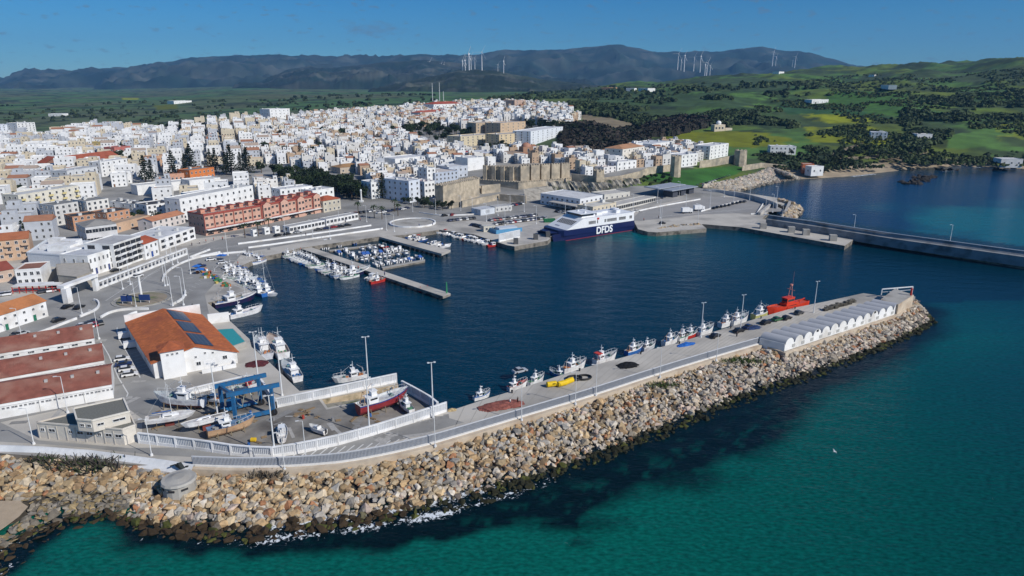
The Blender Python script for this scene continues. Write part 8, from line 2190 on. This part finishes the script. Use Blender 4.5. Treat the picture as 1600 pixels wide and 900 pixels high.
# bunker on the rocks
t = thing('bunker', 'old round concrete pillbox among the boulders below the sea wall', 'bunker', tuple(P(282,768,.8)))
mb = MB(); mb.cyl((0, 0, -1.5), (0, 0, 3.0), 3.9, 3.6, n=16); mb.build('wall', M_conc, t)
mb = MB(); mb.cyl((0, 0, 3.02), (0, 0, 3.5), 4.1, 3.8, n=16); mb.cyl((0, 0, 3.51), (0, 0, 3.9), 3.0, 1.4, n=16); mb.build('roof', M_conc, t); t.scale = (.84, .84, .9)
for a in (-2.4, -1.6, -.8): mb = MB(); mb.cbox(0, -3.72, 1.9, 1.5, .12, .45); o = mb.build('slit', M_dark, t); o.rotation_euler = (0, 0, a + 1.57)
t = thing('cannon_frame', 'dark cage-like rock pile sculpture on the sea wall by the pillbox', 'sculpture', tuple(P(282,727,QZ + 1)))
v, f = SHAPES[3]; o = D.objects.new('dark_boulder', npmesh('dark_boulder', v * np.array([1.2, .8, .8]), f, cm((.03,.035,.035), .9))); COL.objects.link(o); o.parent = t
mb = MB(); mb.bar((-2.2, 0, -.2), (-1, 0, .2), .25, .2); mb.bar((1.0, 0, -.3), (1.6, 0, -.2), .3, .2); mb.build('arm', cm((.03,.035,.035), .9), t)
# seagull over the water
t = thing('seagull', 'white seagull flying low over the turquoise water', 'bird', tuple(P(1304,706,3))); 
mb = MB(); mb.add([(-.6,0,0),(0,-.16,.1),(.7,0,.12),(0,.16,.1),(0,0,-.12),(.1,0,.22)], [(0,1,5),(1,2,5),(2,3,5),(3,0,5),(0,4,1),(1,4,2),(2,4,3),(3,4,0)]); mb.add([(-.1,.1,.1),(.3,.1,.12),(.2,.9,.45),(0,1.5,.3),(-.1,.8,.4)], [(0,1,2,3,4),(4,3,2,1,0)]); mb.add([(-.1,-.1,.1),(.3,-.1,.12),(.2,-.9,.45),(0,-1.5,.3),(-.1,-.8,.4)], [(0,1,2,3,4),(4,3,2,1,0)]); mb.build('body', cm(W8), t); t.scale = (.7, .7, .7)
# people
def person(lab, px, py, shirt, trousers, pose=0, z=QZ):
    t = thing('person', lab, 'person', tuple(P(px, py, z + .03)), random.uniform(0, 6)); me = D.meshes.new('body')
    J = [(0,0,.95),(0,0,1.2),(0,0,1.45),(0,0,1.58),(0,.02,1.70),(.1,0,.92),(.12,.05 if pose else 0,.5),(.13,-.08 if pose else 0,.06),(.13,.1,.02),(-.1,0,.92),(-.12,-.05 if pose else 0,.5),(-.13,.1 if pose else 0,.06),(-.13,.22 if pose else .1,.02),
         (.2,0,1.42),(.27,0,1.15),(.28,.12,.9),(-.2,0,1.42),(-.27,0,1.15),(-.28,.12,.9)]
    E = [(0,1),(1,2),(2,3),(3,4),(0,5),(5,6),(6,7),(7,8),(0,9),(9,10),(10,11),(11,12),(2,13),(13,14),(14,15),(2,16),(16,17),(17,18)]
    Rr = [.15,.14,.15,.06,.11,.1,.07,.05,.04,.1,.07,.05,.04,.07,.05,.04,.07,.05,.04]
    me.from_pydata(J, E, []); o = D.objects.new('body', me); COL.objects.link(o); o.parent = t
    m_ = o.modifiers.new('skin', 'SKIN'); 
    for i, r_ in enumerate(Rr): me.skin_vertices[0].data[i].radius = (r_, r_ * .85)
    me.skin_vertices[0].data[0].use_root = True; o.modifiers.new('sub', 'SUBSURF').levels = 1
    me.materials.append(cm((.5,.33,.25)))
    mb = MB(); mb.cyl((0, 0, .93), (0, 0, 1.5), .2, .22, n=10); mb.build('shirt', cm(shirt), t)
    mb = MB(); mb.cyl((.11, 0, .1), (.1, 0, .95), .09, .13, n=8); mb.cyl((-.11, 0, .1), (-.1, 0, .95), .09, .13, n=8); mb.build('trousers', cm(trousers), t)
    mb = MB(); mb.dome((0, -.02, 1.70), .13, 10, 5); mb.build('hair', cm((.03,.02,.015)), t)
if True:
    _sv = bpy.context.view_layer.objects
    def person_safe(*a, **k):
        try: person(*a, **k)
        except Exception as e: print('person', e)
    pl_ = []
    rp = random.Random(14)
    for k, (x, y) in enumerate(((300,384),(312,381),(322,379),(334,376),(348,375),(478,368),(540,347),(563,345),(612,352),(655,354),(676,352),(240,398),(470,392),(520,410),(560,421),(330,428),(372,414),(1006,345),(860,352),(265,402))):
        sc_ = rp.choice((((.02,.02,.03), 'black'), ((.6,.6,.6), 'white'), ((.4,.05,.04), 'red'), ((.05,.1,.3), 'blue'))); n0 = len(COL.objects); person_safe(f'person in a {sc_[1]} top on foot near the waterfront', x, y, sc_[0], (.03,.03,.05), k % 2)
    pl_ = [(o['label'], o.location.x / o.location.y, o) for o in COL.objects if o.get('category') == 'person']; uniquify(pl_)
    for a in (('person in dark clothes walking on the mole near the black cars',1151,526,(.02,.02,.03),(.03,.03,.05),1),('person in a white shirt by the red net heap',797,632,(.7,.7,.7),(.05,.05,.1),0),('person in black standing right of the red net heap',809,630,(.02,.02,.02),(.02,.02,.02),0),
              ('person in blue walking on the long pier',601,430,(.05,.1,.3),(.02,.02,.03),1),('person in dark clothes on the ferry apron',1029,341,(.02,.02,.02),(.02,.02,.02),0)): person_safe(*a)
# ================================================================== HAZE
mb = MB(); mb.box(-17000, 17000, -400, 15500, -6, 1050)
hz = D.materials.new('haze_air'); hz.use_nodes = True; n = hz.node_tree; n.nodes.clear()
o1 = n.nodes.new('ShaderNodeOutputMaterial'); vp = n.nodes.new('ShaderNodeVolumePrincipled')
vp.inputs['Color'].default_value = (.22, .55, 1.0, 1); vp.inputs['Density'].default_value = 4.7e-5; vp.inputs['Anisotropy'].default_value = .0
n.links.new(vp.outputs[0], o1.inputs['Volume'])
tag(mb.build('haze', hz), 'thin blue summer haze over the land', 'haze', kind='stuff')
